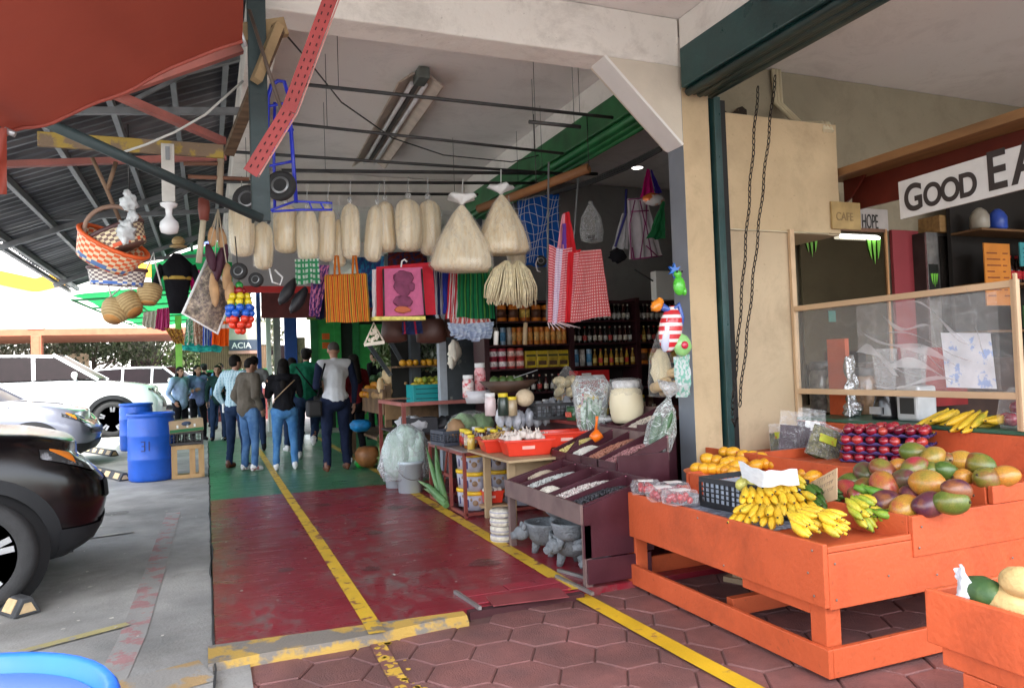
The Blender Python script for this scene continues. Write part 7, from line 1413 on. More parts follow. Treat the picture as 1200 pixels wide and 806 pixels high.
for k,(px,py,r,h,lab)in enumerate(((468,572,.145,.40,'farther white plastic bucket under the bag of green things'),(484,578,.15,.34,'nearer white plastic bucket standing at the yellow line'))):
 t=thing('bucket',lab,'bucket',P(px,py,Z=0)+Vector((.0,.1,.004)),0,'white plastic buckets');MB().lathe([(r*.86,0),(r,h*.9),(r*1.05,h*.9),(r*1.05,h),(r*.98,h),(r*.85,.02),(0,.02)],n=30).build('tub',mat('bucket_white',(.58,.68,.74),.4,var=.08,scale=3),t);MB().tube([(r*1.05*math.cos(a),-r*.3-r*.85*abs(math.sin(a)),h*.86-h*.42*math.sin(a))for a in[PI*i/12 for i in range(13)]],.004,5).build('handle',gsteel,t)
t=thing('produce_bag','big clear plastic bag of pale green produce piled on the white buckets','bag',P(476,535,Y=8.1));
b=MB()
for(x,z,rx,rz2)in((-.10,.02,.16,.26),(.08,-.02,.14,.24),(0,.20,.14,.15),(.12,.14,.09,.14)):b.ell((x,0,z),(rx,.13,rz2),nz=.16,ns=9,seed=x*9,nu=26,nv=18)
b.build('produce',mat('pale_green_produce',(.38,.52,.44),.5,var=.3,scale=5,stretch=(3,3,.6),bump=.5,bscale=14,col2=(.56,.68,.66),thr=(.4,.6),coat=.4),t);MB().lathe([(.26,-.24),(.29,-.1),(.27,.1),(.19,.26),(.05,.36)],n=26,sy=.62,wob=lambda a,z:.12*math.sin(a*5+z*14)+.05*math.sin(a*11)).build('film',film('bag_film',(.85,.9,.92),.28,.15,.7,9),t,fixn=False)
TB=thing('glass_table','red iron table with a glass top beside the fruit boxes','table',(2.0,8.12,0))
for x,y in((0,0),(1.05,0),(0,1.2),(1.05,1.2)):MB().bar((x,y,0),(x,y,.93),.04,.04).build('leg',rrm,TB)
b=MB()
for a,c in(((0,0),(1.05,0)),((0,0),(0,1.2)),((1.05,0),(1.05,1.2)),((0,1.2),(1.05,1.2))):MB().bar((a[0],a[1],.95),(c[0],c[1],.95),.05,.04).build('rail',mat('pink_iron',(.40,.13,.11),.5,var=.2),TB)
MB().box(.02,1.03,.02,1.18,.958,.966).build('glass',mat('table_glass',(.10,.16,.16),.06,coat=1,spec=.8),TB);MB().box(0,1.05,0,1.2,.60,.62).build('shelf',mat('shelf_dark',(.05,.03,.03),.7),TB)
random.seed(8)
for k,(x,y,c,lab)in enumerate(((.18,.15,(.62,.62,.66),'white sack under the glass table at its front'),(.55,.15,(.03,.03,.035),'black bag under the glass table'),(.85,.18,(.55,.55,.5),'grey bundle under the right side of the glass table'),(.2,.6,(.6,.6,.62),'white parcel deeper under the glass table'))):
 o=MB();o.ell((0,0,0),(.15,.12,.09),nz=.4,seed=k,nu=20,nv=12);o=o.build('sack',mat('sack_%d'%k,c,.6,var=.3,bump=.4));o.location=(2.0+x,8.12+y,.70);tag(o,lab,'sack')
tag(MB().box(-.18,.18,-.12,.12,0,.16).build('crate_small',mat('sack_crate',(.05,.05,.06),.6),loc=(2.22,8.3,.625)),'low black crate under the front corner of the glass table','crate')
dw=mat('dark_maroon_wood',(.045,.012,.014),.5,var=.3)
t=thing('display_counter','dark red display counter heaped with bags in the middle of the shop','counter',(2.95,5.7,0))
MB().box(0,1.9,.0,1.5,0,.80).build('body',dw,t,bevel=.006);MB().box(-.02,1.92,-.02,1.52,.802,.83).build('top',mat('counter_red',(.22,.03,.025),.5,var=.2),t)
plastic_crate('goods_crate','black crate with bags of snacks over the garlic tub',(3.1,6.35,.832),R_(-12),.62,.42,.15,bk,nx=14,nz=3)
for k,(x,y,w,h,lab)in enumerate(((612,490,40,16,'row of shiny clear bags standing in the black crate'),(655,478,50,22,'silver plastic bags piled over the black crate'))):
 t=thing('snack_bags',lab,'bags',P(x,y,Y=6.4));b=MB()
 for i in range(7):b.ell(((i-3)*.075,rnd(-.05,.05),rnd(-.02,.02)),(.045,.06,.09),nz=.25,ns=9,seed=i+k*9,nu=18,nv=12)
 b.build('bags',mat('silver_bag_%d'%k,(.50,.52,.58)if k==0 else(.30,.32,.36),.25,var=.5,scale=10,bump=.25,bscale=12,coat=.6),t)
for k,(x,lab)in enumerate(((632,'clear bottle standing left of the cork topped one'),(643,'cork topped bottle between two others'))):
 pass
t=thing('melon','cream coloured netted melon on the red counter','melon',P(615,466,Y=6.2));MB().ell((0,0,0),(.085,.085,.08)).build('skin',mat('cream_melon',(.62,.50,.34),.7,bump=.4,bscale=50),t)
for k,(px,c,h,lab)in enumerate(((575,(.62,.50,.50),.2,'white and red tub on the red counter beside the post'),(590,(.03,.05,.04),.2,'dark jar with a gold lid next to the melon'),(600,(.45,.35,.22),.17,'tan spice jar next to the dark one'))):jar(lab,P(px,487,Y=6.2),.05,h,mat('counter_jar_%d'%k,c,.3,var=.3,coat=.4),jl if k else jlw,group=None)
for k,(px,py,lab)in enumerate(((549,452,'white mug shaped tin beside the dark post'),(563,445,'pink and white tall can on the ledge beside the dark post'))):jar(lab,P(px,py+14,Y=6.9),.055,.22+.06*k,mat('tin_%d'%k,((.68,.62,.60),(.70,.38,.40))[k],.4,var=.3,scale=20,col2=(.5,.06,.08),thr=(.5,.6)),jlw,group=None)
MB_=MB().lathe([(0,0),(.11,0),(.14,.12),(.13,.12),(.1,.015),(0,.015)],n=24).build('white_bowl',mat('bowl_white',(.6,.6,.64),.4));MB_.location=P(560,472,Y=6.9);tag(MB_,'white plastic bowl under the tins beside the dark post','bowl')
t=thing('wooden_bowl','large dark wooden bowl with green avocados and knives','bowl',P(596,452,Y=6.6));MB().lathe([(0,-.07),(.15,-.06),(.28,.05),(.27,.05),(.14,-.04),(0,-.05)],n=28).build('bowl',mat('bowl_wood',(.08,.04,.025),.6,var=.3),t);b=MB()
for k in range(4):b.ell((-.14+.08*k,0,.05),(.05,.05,.045))
b.build('avocados',mat('avocado',(.07,.13,.03),.5,var=.3),t);MB().bar((0,-.02,.06),(.28,-.05,.14),.03,.004).build('knife',MATS['alloy'],t)
t=thing('cream_jar','ribbed cream plastic jar wrapped in film on top of the bean stand','jar',P(735,495,X=3.12));h=.34
MB().lathe([(.10,0)]+[(.118+.017*math.sin(PI*i/12)+.003*(i%2),.02+h*.72*i/12)for i in range(13)]+[(.095,h*.8),(.10,h*.84)],n=34).build('body',mat('cream_plastic',(.74,.66,.46),.4,var=.05),t);MB().lathe([(.105,h*.82),(.11,h*.84),(.11,h*.97),(.09,h),(0,h)],n=30).build('lid',mat('lid_film',(.60,.60,.60),.25,var=.3,scale=20),t)
MB().lathe([(.125,h*.66),(.135,h*.8),(.12,h*1.02),(.05,h*1.06)],n=24,wob=lambda a,z:.08*math.sin(a*7+z*40)).build('film',clear,t,fixn=False)
t=thing('white_dish','white dish covered with plastic beside the cream jar','dish',P(706,494,X=3.05));MB().lathe([(0,0),(.09,.0),(.125,.03),(.10,.045),(.04,.055),(0,.056)],n=26,wob=lambda a,z:.03*math.sin(a*5)).build('dish',mat('dish_white',(.72,.73,.76),.3),t)
t=thing('produce_bag','clear plastic bag of green and white cactus strips behind the orange scoop','bag',P(694,505,Y=5.5));b=MB()
random.seed(6)
for k in range(26):a=rnd(0,6.28);r=rnd(0,.09);b.tube([(r*math.cos(a),r*.6*math.sin(a),rnd(.0,.1)),(r*1.2*math.cos(a)+.02,r*.7*math.sin(a),rnd(.15,.28))],.014,5)
b.build('strips',mat('cactus_strips',(.12,.28,.14),.5,var=.4,scale=10,col2=(.62,.72,.66),thr=(.45,.55)),t);MB().lathe([(.10,0),(.13,.05),(.14,.25),(.17,.38),(.13,.46),(.08,.42)],n=26,sy=.7,wob=lambda a,z:.12*math.sin(a*4+z*14)).build('film',film('bag_film_b',(.8,.85,.86),.36,.14,.9,11),t,fixn=False)
SH=thing('wall_shelves','dark maroon wall shelving full of cans and jars at the back of the shop','shelves',(2.95,8.25,0))
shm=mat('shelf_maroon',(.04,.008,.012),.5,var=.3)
X1s=2.75
zs=[1.02,1.30,1.575,1.845,2.08]
for z in zs:MB().box(0,X1s,-.26,.10,z-.02,z).build('shelf_board',shm,SH)
for x in(0,1.08,2.0,X1s):MB().box(x-.03,x+.03,-.262,.10,0,2.12).build('upright',shm,SH)
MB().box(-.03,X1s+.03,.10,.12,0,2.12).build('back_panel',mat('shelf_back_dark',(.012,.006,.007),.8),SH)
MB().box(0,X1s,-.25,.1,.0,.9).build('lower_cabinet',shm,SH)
random.seed(12)
def can_proto(nm,r,h,cols_,lab_cols,kind='can'):
 out_=[]
 for i,(c,l)in enumerate(zip(cols_,lab_cols)):
  t=thing(nm,'x',kind,(0,0,-50));
  if kind=='bottle':MB().lathe([(r*.9,0),(r,.01),(r,h*.55),(r*.42,h*.76),(r*.36,h*.9)],n=12).build('glass',mat('%s_body_%d'%(nm,i),c,.15,var=.2,coat=.5),t);MB().lathe([(r*.42,h*.9),(r*.42,h),(0,h)],n=10).build('cap',mat('%s_cap_%d'%(nm,i),l,.4),t);MB().lathe([(r*1.02,h*.15),(r*1.02,h*.45)],n=12).build('label',mat('%s_lab_%d'%(nm,i),l,.6,var=.3,scale=40),t)
  else:MB().lathe([(r*.95,0),(r,.004),(r,h-.004),(r*.95,h),(0,h-.003)],n=14).build('tin',mat('%s_body_%d'%(nm,i),c,.35,.1,var=.2,scale=30),t);MB().lathe([(r*1.015,h*.22),(r*1.015,h*.72)],n=14).build('label',mat('%s_lab_%d'%(nm,i),l,.5,var=.4,scale=50),t)
  out_.append(t)
 return out_
def fill(protos,x0,x1,step,z,seq,noun,group,place,yy=-.19,rows=1):
 k=0;x=x0
 used=fill.used
 while x<x1:
  pr_=protos[seq[k%len(seq)]];loc=(2.95+x+rnd(-.003,.003),8.25+yy+rnd(-.01,.01),z)
  lab='%s on the %s'%(noun[seq[k%len(seq)]],place)
  if pr_.name in used:t=dup(pr_,loc,rnd(-.4,.4),lab,group)
  else:t=pr_;t.location=loc;t['label']=lab;t['group']=group;used.add(pr_.name)
  x+=step;k+=1
fill.used=set()
cp=can_proto('food_can',.033,.20,[(.62,.22,.03),(.30,.42,.55),(.35,.33,.30),(.55,.16,.03)],[(.70,.42,.15),(.08,.25,.45),(.50,.48,.44),(.75,.35,.08)])
fill(cp,.14,.34,.085,1.577,[2,1,2],['orange can','pale blue can','grey can','deep orange can'],'cans on the middle left shelf','middle left shelf behind the dangling tubes')
fill(cp,.36,1.04,.072,1.577,[0,3],['light orange can','pale blue can','grey can','deep orange can'],'cans on the middle left shelf','middle left shelf in the orange row')
bigc=can_proto('large_can',.062,.19,[(.68,.20,.02),(.60,.15,.02)],[(.10,.04,.02),(.75,.50,.10)])
fill(bigc,.22,.98,.145,1.847,[0,0,1],['large orange can with a dark band','large orange can with a yellow band'],'large orange cans','top left shelf under the yarn mops')
cup=can_proto('printed_cup',.05,.115,[(.35,.03,.06),(.50,.06,.05)],[(.72,.66,.68),(.70,.50,.45)])
for lv in range(2):fill(cup,.10,.44,.11,1.302+.118*lv,[0,0,1,1],['dark red tub with a white label','red tub with a pale label'],'stacked red tubs',('lower row of the lower left shelf','upper row of the lower left shelf')[lv])
pk=[]
for i,c in enumerate(((.50,.36,.02),(.42,.30,.03))):
 t=thing('packet','x','packet',(0,0,-50));MB().box(-.07,.07,-.03,.03,0,.20).build('pack',mat('packet_%d'%i,c,.35,var=.35,scale=14),t,bevel=.008);MB().box(-.05,.05,-.034,-.0305,.03,.08).build('print',mat('packet_print_%d'%i,(.08,.04,.02)if i<2 else(.45,.3,.1),.5,var=.5,scale=40),t);MB().box(-.06,.06,-.034,-.0305,.13,.155).build('band',mat('packet_band',(.06,.06,.02),.5),t);pk.append(t)
fill(pk,.56,1.0,.142,1.302,[0,0,1,0],['yellow packet with dark print','mustard packet with dark print','brown packet'],'yellow packets','lower left shelf right of the red tubs')
bt_=can_proto('bottle',.026,.20,[(.02,.018,.016),(.05,.012,.01),(.03,.03,.02),(.30,.16,.03),(.45,.28,.03)],[(.50,.48,.44),(.55,.50,.40),(.45,.06,.05),(.60,.45,.12),(.55,.06,.03)],'bottle')
nn=['dark bottle with a white cap','dark brown bottle with a cream label','dark bottle with a red label','amber bottle','yellow sauce bottle']
fill(bt_,1.18,1.95,.066,1.847,[0,1,0],nn,'bottles on the top right shelf','top right shelf beside the gingham cloth');fill(bt_,2.06,2.7,.066,1.847,[0,0,1],nn,'bottles on the top right shelf','top right shelf towards the column')
fill(bt_,1.15,1.95,.07,1.577,[1,0,2,0,1],nn,'bottles on the middle right shelf','middle right shelf beside the post');fill(bt_,2.06,2.7,.07,1.577,[2,3,1],nn,'bottles on the middle right shelf','middle right shelf towards the column')
fill(bt_,1.42,1.95,.075,1.302,[3,4,3,4,3],nn,'sauce bottles','lower right shelf above the red box');fill(cp,1.16,1.38,.09,1.302,[1,2],['orange can','blue can','grey green can','orange can'],'cans on the lower right shelf','lower right shelf next to the post');fill(bigc,2.10,2.7,.15,1.302,[0,1],['orange brown tin','brown tin with a pale label'],'tins on the lower right shelf','lower right shelf near the column')
fill(bt_,.10,1.0,.082,1.022,[0,2,1],nn,'bottles on the bottom shelf','bottom left shelf in the shade');
t=thing('snack_box','bright red printed box in the middle of the shop below the bottles','box',P(690,447,Y=7.7));MB().box(-.20,.22,-.1,.1,-.12,.13).build('box',mat('red_box',(.42,.012,.015),.4,var=.3,scale=10),t,bevel=.006);MB().box(-.14,-.02,-.103,-.1005,.06,.10).build('print',mat('print_white',(.75,.75,.72),.7),t)
dk=mat('post_dark_slate',(.05,.06,.07),.55,var=.35,scale=9,col2=(.22,.22,.20),thr=(.62,.68));pl=mat('post_pale_edge',(.42,.46,.52),.5)
t=thing('wall_panel','dark slate panel with a pale edge beside the crate of mangoes','panel',(2.72,8.8,0));MB().box(0,.40,0,.10,0,2.3).build('panel',dk,t);MB().box(-.09,-.002,-.01,.10,0,2.3).build('pale_edge',pl,t)
t=thing('wall_panel','dark slate post left of the turquoise crate','post',(2.47,9.55,0));MB().box(0,.13,0,.13,0,2.4).build('post',dk,t)
FS=thing('produce_stall','rough wooden produce stall with sloping boxes of potatoes at the far end','market stall',(2.15,9.7,0));rw=mat('rough_wood',(.24,.14,.075),.85,var=.4,scale=4,bump=.25,col2=(.12,.075,.05),thr=(.45,.7));FS.scale=(1,1,1.26)
for y in(0,2.6):
 for x in(0,1.2):MB().box(x,x+.08,y,y+.08,0,.9).build('leg',rw,FS)
MB().box(-.02,1.3,-.02,2.7,.70,.74).build('table_board',rw,FS);MB().box(-.03,-.0,-.02,2.7,.60,.86).build('front_board',rw,FS);MB().box(-.01,1.3,-.04,-.01,.55,.77).build('end_board',mat('rough_wood_pale',(.36,.22,.11),.8,var=.3),FS);MB().box(1.3,1.34,0,2.7,.7,1.5).build('back_board',rw,FS);MB().box(.0,1.3,.0,2.6,.3,.33).build('lower_board',rw,FS)
def heap(name,lab,cat,c,nx,ny,s,m,grp,dx_=(1,0,0),dy_=(0,1,0),rise=.0,seed=0,ell_=(1,1,.9),layers=2):
 random.seed(seed);b=MB();b.ell((0,0,0),(s*ell_[0],s*ell_[1],s*ell_[2]),nu=12,nv=8,nz=.1);o=b.build(name,m);first=True
 for L_k in range(layers):
  for i in range(nx-L_k):
   for j in range(ny-L_k):
    loc=Vector(c)+Vector(dx_)*s*2*(i+.5*L_k)+Vector(dy_)*s*2*(j+.5*L_k)+Vector((rnd(-.3,.3)*s,rnd(-.3,.3)*s,rise*s*2*i+L_k*s*1.5+rnd(-.15,.15)*s))
    q=o if first else o.copy()
    if not first:COL.objects.link(q)
    q.location=loc;q.rotation_euler=(rnd(0,6),rnd(0,6),rnd(0,6));sc=rnd(.82,1.12);q.scale=(sc,sc,sc);tag(q,lab,cat,grp);first=False
heap('potato','tan potato heaped in the wooden box at the far stall','potato',(2.14,9.76,1.0),7,6,.048,fruit_mat('potato_skin',[(.3,(.36,.22,.10)),(.6,(.46,.30,.15)),(.8,(.30,.17,.08))],.8,coat=0),'potatoes at the far stall',rise=.55,seed=1)
heap('orange_fruit','orange fruit piled beyond the potatoes at the far stall','orange',(2.12,10.65,1.0),6,5,.05,fruit_mat('orange_skin',[(.3,(.75,.26,.01)),(.6,(.80,.38,.02)),(.8,(.68,.20,.01))],.5),'oranges at the far stall',rise=.5,seed=2)
heap('leafy_green','dark leafy greens between oranges and potatoes','greens',(2.12,11.4,1.0),6,4,.06,mat('dark_greens',(.04,.10,.03),.7,var=.5,scale=9),'greens at the far stall',rise=.5,seed=3)
heap('yellow_fruit','yellow fruit on the upper shelf of the far stall','fruit',(2.6,12.1,1.1),6,6,.05,fruit_mat('yellow_fruit_skin',[(.3,(.75,.42,.02)),(.6,(.80,.52,.04))],.5),'yellow fruit at the far stall',rise=.4,seed=4)
t=thing('upper_produce_shelf','dark raised shelf of produce behind the far stall','shelf',(2.9,9.72,0));MB().box(0,1.2,0,3.4,1.20,1.24).build('shelf',rw,t);MB().box(1.2,1.25,0,3.4,0,2.4).build('back',mat('stall_back_dark',(.02,.02,.018),.9),t);MB().box(.0,1.2,3.4,3.45,.0,2.6).build('end',MATS['stall_back_dark'],t)
for x in(.02,1.14):MB().box(x,x+.06,.02,.08,0,1.2).build('leg',rw,t)
heap('green_mango','small green and yellow mango in the turquoise crate','mango',(2.45,9.22,1.13),6,3,.042,fruit_mat('small_mango',[(.3,(.22,.30,.03)),(.6,(.62,.45,.04)),(.8,(.3,.32,.04))],.5),'mangoes in the turquoise crate',rise=0,seed=5)
t=thing('turquoise_crate','bright turquoise plastic crate of small mangoes between two dark posts','crate',(2.38,9.12,.90));tq=mat('turquoise',(.01,.36,.38),.4,var=.12);b=MB();b.box(0,.56,0,.012,0,.24);b.box(0,.56,.36,.372,0,.24);b.box(0,.012,.012,.36,0,.24);b.box(.548,.56,.012,.36,0,.24);b.box(0,.56,0,.37,-.01,.0);b.build('walls',tq,t,bevel=.003)
b=MB()
for z in(.06,.12,.18):b.box(.03,.53,-.003,-.0005,z,z+.012)
b.build('slots',mat('turquoise_dark',(.005,.12,.14),.5),t);MB().box(-.05,.62,0,.4,-.95,-.02).build('stand',rw,t)
heap('yellow_mango','yellow mango on the shelf above the turquoise crate','mango',(2.35,9.5,1.42),6,2,.045,atm,'mangoes above the turquoise crate',rise=0,seed=6,layers=1)
t=thing('produce_shelf','narrow dark shelf above the turquoise crate','shelf',(2.25,9.42,1.36));MB().box(0,.75,0,.3,0,.02).build('board',rw,t);MB().box(.0,.75,.30,.33,-1.3,1.0).build('back',MATS['stall_back_dark'],t)
leafc=mat('leafy_mix',(.10,.17,.05),.7,var=.5,scale=9,rand=.2,col2=(.42,.42,.30),thr=(.5,.65))
def leafbunch(lab,c,r,h,n,seed,m=leafc,s0=.035):
 random.seed(seed);t=thing('leafy_bunch',lab,'plants',c);b=MB()
 for k in range(n):
  a=rnd(0,6.28);rr=r*random.random()**.6;p=Vector((rr*math.cos(a),rr*math.sin(a),h*random.random()));M=Euler((rnd(0,6),rnd(0,6),rnd(0,6))).to_matrix();s=s0*rnd(.5,1.5)
  b.add([p+M@Vector(v)*s for v in((-1.6,0,0),(0,-.4,.1),(1.6,0,0),(0,.4,.1))],[(0,1,2,3)])
 b.build('leaves',m,t,fixn=False);b=MB()
 for k in range(14):a=rnd(0,6.28);b.tube([(r*.3*math.cos(a),r*.3*math.sin(a),0),(r*.8*math.cos(a),r*.8*math.sin(a),h*rnd(.6,1))],.005,4)
 b.build('stems',al,t);return t
leafbunch('bunch of pale green leafy herbs on the floor at the far stall corner',(2.16,9.45,.0),.17,.58,900,1)
leafbunch('leafy herbs stacked behind the potato box',(2.45,10.3,1.0),.22,.30,600,2,mat('grey_herb',(.20,.24,.16),.7,var=.5,scale=9))
leafbunch('hanging dried plants over the far stall',(2.7,10.4,1.5),.35,.55,900,3,mat('hanging_herb',(.10,.14,.08),.7,var=.6,scale=9,col2=(.35,.40,.34),thr=(.5,.6)))
for k,(x,y,z,c,lab)in enumerate(((2.02,10.3,.17,(.25,.10,.03),'round brown basket on the floor of the far stall'),(2.05,10.9,.55,(.01,.25,.62),'bright blue plastic bag hanging at the far stall'),(1.95,10.5,.06,(.02,.4,.05),'small bright green tub on the floor by the basket'))):
 o=MB();o.lathe([(.10,-.13),(.16,-.05),(.17,.05),(.12,.13),(0,.13)],n=22,wob=lambda a,zz:.05*math.sin(a*5));o=o.build(('round_basket','plastic_sack','plastic_pot')[k],mat('far_item_%d'%k,c,.5,var=.3,bump=.3),loc=(x,y,z));s=(1,.9,.45)[k];o.scale=(s,s,s*(1,.7,1)[k]);tag(o,lab,('basket','bag','tub')[k])
for k,(a,c,lab)in enumerate((((432,404),(458,440),'dark slanting pole left of the fruit boxes'),((456,398),(474,430),'second dark slanting pole nearer the slate post'))):tag(MB().bar(P(*a,Y=9.6),P(*c,Y=9.6),.05,.05).build('slanting_pole',dk),lab,'pole')
gm=mat('kiosk_green',(.02,.20,.06),.5,var=.2);gb_=mat('kiosk_bright_green',(.04,.36,.08),.5,var=.2);bl2=mat('kiosk_blue',(.015,.06,.28),.5);bz=mat('brown_boards',(.20,.12,.07),.7,var=.2,wave=('X',6,(.10,.055,.03),.7));wh=mat('kiosk_white',(.62,.64,.62),.6,var=.1)
t=thing('green_kiosk','green framed market kiosk with orange stickers at the end of the walkway','kiosk',(2.35,18.6,0))
MB().box(0,4,0,.1,0,3.4).build('dark_interior',mat('kiosk_dark',(.012,.02,.015),.8),t)
for x in(0,.55,1.0,1.75,2.5):MB().box(x,x+.16,-.08,-.001,0,3.2).build('post',gm if x!=.55 else gb_,t)
MB().box(.16,.55,-.05,-.002,1.6,3.1).build('shutter_panel',gb_,t);MB().box(1.16,1.75,-.05,-.002,.0,2.5).build('door',gb_,t);MB().box(-.1,3.0,-.12,-.09,2.62,2.80).build('lintel',mat('lintel_lime',(.18,.28,.05),.5),t)
for z in(1.92,2.14):MB().box(.26,.44,-.06,-.051,z,z+.15).build('sticker',mat('sticker_orange',(.75,.14,.02),.6),t)
MB().box(-.35,-.15,-.15,-.1,1.55,2.2).build('notice',mat('notice_cream',(.60,.55,.35),.7,var=.3,scale=20),t);MB().box(.16,1.7,-.07,-.051,2.86,3.1).build('red_sign',mat('sign_red',(.35,.02,.03),.6),t)
for k,(x,w,m,lab)in enumerate(((1.72,.28,bl2,'dark blue painted post left of the green kiosk'),(1.32,.10,wh,'white post beside the dark blue one'),(1.12,.09,bl2,'thin blue post'),(1.50,.16,mat('post_cream',(.5,.45,.36),.6),'cream post between the white and the blue ones'))):
 tag(MB().box(0,w,0,.15,0,3.3).build('kiosk_post',m,loc=(x,18.3+.12*k,0),bevel=.006),lab if k!=2 else 'thin blue post left of the white one','post')
t=thing('brown_kiosk','brown boarded counter kiosk with a green edge and a small sign ending in ACIA','kiosk',(.30,24,0))
MB().box(-.45,1.5,0,.1,1.55,2.25).build('boards',bz,t);MB().box(-.5,1.55,-.05,.12,1.36,1.54).build('green_edge',gm,t);MB().box(-.5,1.55,-.02,1.5,2.26,2.95).build('top',mat('kiosk_tan',(.42,.40,.33),.7,var=.1),t);MB().box(-.45,1.5,0,.1,0,.95).build('counter_front',mat('kiosk_red',(.22,.05,.05),.6,var=.3),t)
for x in(-.45,1.45):MB().box(x,x+.07,.02,.09,.951,1.35).build('post',gm,t)
b=MB();b.box(.35,1.15,-.06,-.03,2.10,2.42);b.build('sign',mat('sign_slate',(.06,.08,.12),.5),t);MB().box(.33,1.17,-.065,-.061,2.0,2.09).build('sign_strip',mat('sign_pink',(.45,.25,.2),.6),t)
def text_mesh(name,s,size,m,parent,M,extrude=.002,off=.0,sx=1):
 cu=bpy.data.curves.new('t','FONT');cu.body=s;cu.size=size;cu.extrude=extrude;cu.offset=off;cu.align_x='LEFT'
 to=bpy.data.objects.new('t',cu);COL.objects.link(to);bpy.context.view_layer.update();me=bpy.data.meshes.new_from_object(to.evaluated_get(bpy.context.evaluated_depsgraph_get()));bpy.data.objects.remove(to);bpy.data.curves.remove(cu)
 me.materials.clear();me.materials.append(m);o=bpy.data.objects.new(name,me);COL.objects.link(o);o.parent=parent;o.matrix_local=M@Matrix.Diagonal((sx,1,1,1));return o
text_mesh('lettering','ACIA',.24,mat('lettering_white',(.75,.75,.75),.6),t,Matrix.Translation((.42,-.066,2.17))@Matrix.Rotation(R_(90),4,'X'),.001,.004)
tag(MB().box(0,9,0,.3,0,3.8).build('end_wall',mat('end_wall_grey',(.30,.31,.29),.8,var=.2)),'grey wall closing the far right end of the market hall','wall').location=(3.6,20.5,0)
for k,(x,z,c)in enumerate(((-.15,0,(.12,.3,.10)),)):tag(MB().box(0,.16,0,.16,0,3.0).build('green_post',mat('lime_post',(.25,.45,.08),.6),loc=(-.75,22,0)),'lime green post beside the women at the end of the parking','post')
tag(MB().box(-.9,1.2,0,.12,2.42,2.95).build('dark_sign_board',mat('board_darkred',(.12,.02,.02),.6,var=.2),loc=(1.9,15.0,0)),'dark red sign board above the heads at the far end of the hall','sign')
for k,(px,py,r,h,lab)in enumerate(((446,452,.05,.1,'round tan gourd among the far stall goods'),(458,440,.12,.12,'bundle of dry brown husks at the far stall'))):o=MB();o.ell((0,0,0),(r,r,h),nz=.3);o=o.build('dry_goods',tanr);o.location=P(px,py,Y=9.9);tag(o,lab,'dry goods')
t=thing('loofah','pale loofah sponge hanging in front of the slate panel','loofah',P(533,412,Y=8.6));b=MB();b.ell((0,0,0),(.08,.07,.13),nz=.4);b.ell((-.04,0,-.12),(.05,.05,.09),nz=.4);b.build('sponge',huskw,t)
random.seed(41)
names=(('spice_jar','jar'),('paper_packet','packet'),('sauce_bottle','bottle'))
pal=[((.45,.08,.03),'rust red'),((.60,.45,.10),'mustard yellow'),((.10,.06,.04),'dark brown'),((.55,.50,.40),'cream'),((.04,.12,.05),'deep green'),((.50,.22,.05),'orange brown'),((.05,.07,.22),'navy'),((.55,.12,.16),'pinkish red')]
places=((2.98,5.78,'counter front'),(3.5,6.05,'counter middle'),(3.2,6.8,'counter back'),(3.75,6.6,'counter right side'))
n_=0
for(cx_,cy_,pn)in places:
 for i in range(8):
  c,cn=pal[(i*3+n_)%8];kind=names[(i+n_)%3];x,y=cx_+.115*(i%4)+rnd(-.02,.02),cy_+.15*(i//4)+rnd(-.02,.02);h=rnd(.12,.24);r=rnd(.034,.05)
  t=thing(kind[0],'%s %s, %s in the %s row on the %s'%(cn,kind[0].replace('_',' '),('first','second','third','last')[i%4],('front','rear')[i//4],pn),kind[1],(x,y,.833),rnd(0,6),'goods crowding the red counter')
  m1=mat('goods_'+cn.replace(' ','_'),c,.3,var=.35,scale=22,coat=.3);m2=mat('goods_label_%d'%(i%3),((.66,.60,.48),(.60,.10,.06),(.70,.62,.15))[i%3],.5,var=.45,scale=45)
  if kind[1]=='packet':MB().grid(lambda u,v:((u-.5)*2.2*r,.03*math.sin(PI*u)*math.sin(PI*min(1,v*1.3)),v*h),8,8).grid(lambda u,v:((u-.5)*2.2*r,-.03*math.sin(PI*u)*math.sin(PI*min(1,v*1.3)),v*h),8,8).build('pack',m1,t,fixn=False);MB().box(-r*.7,r*.7,-.036,-.030,h*.25,h*.6).build('print',m2,t)
  elif kind[1]=='jar':MB().lathe([(r*.9,0),(r,.008),(r,h*.72),(r*.8,h*.8),(r*.8,h*.84)],n=16).build('glass',m1,t);MB().lathe([(r*.88,h*.84),(r*.9,h*.86),(r*.88,h),(0,h)],n=16).build('lid',(jl,jlw,redt)[i%3],t);MB().lathe([(r*1.02,h*.2),(r*1.02,h*.58)],n=16).build('label',m2,t)
  else:MB().lathe([(r*.7,0),(r*.75,.01),(r*.75,h*.6),(r*.3,h*.82),(r*.26,h)],n=14).build('glass',m1,t);MB().lathe([(r*.3,h),(r*.3,h*1.1),(0,h*1.1)],n=10).build('cap',(jlw,jl,redt)[i%3],t);MB().lathe([(r*.77,h*.15),(r*.77,h*.48)],n=14).build('label',m2,t)
 n_+=1
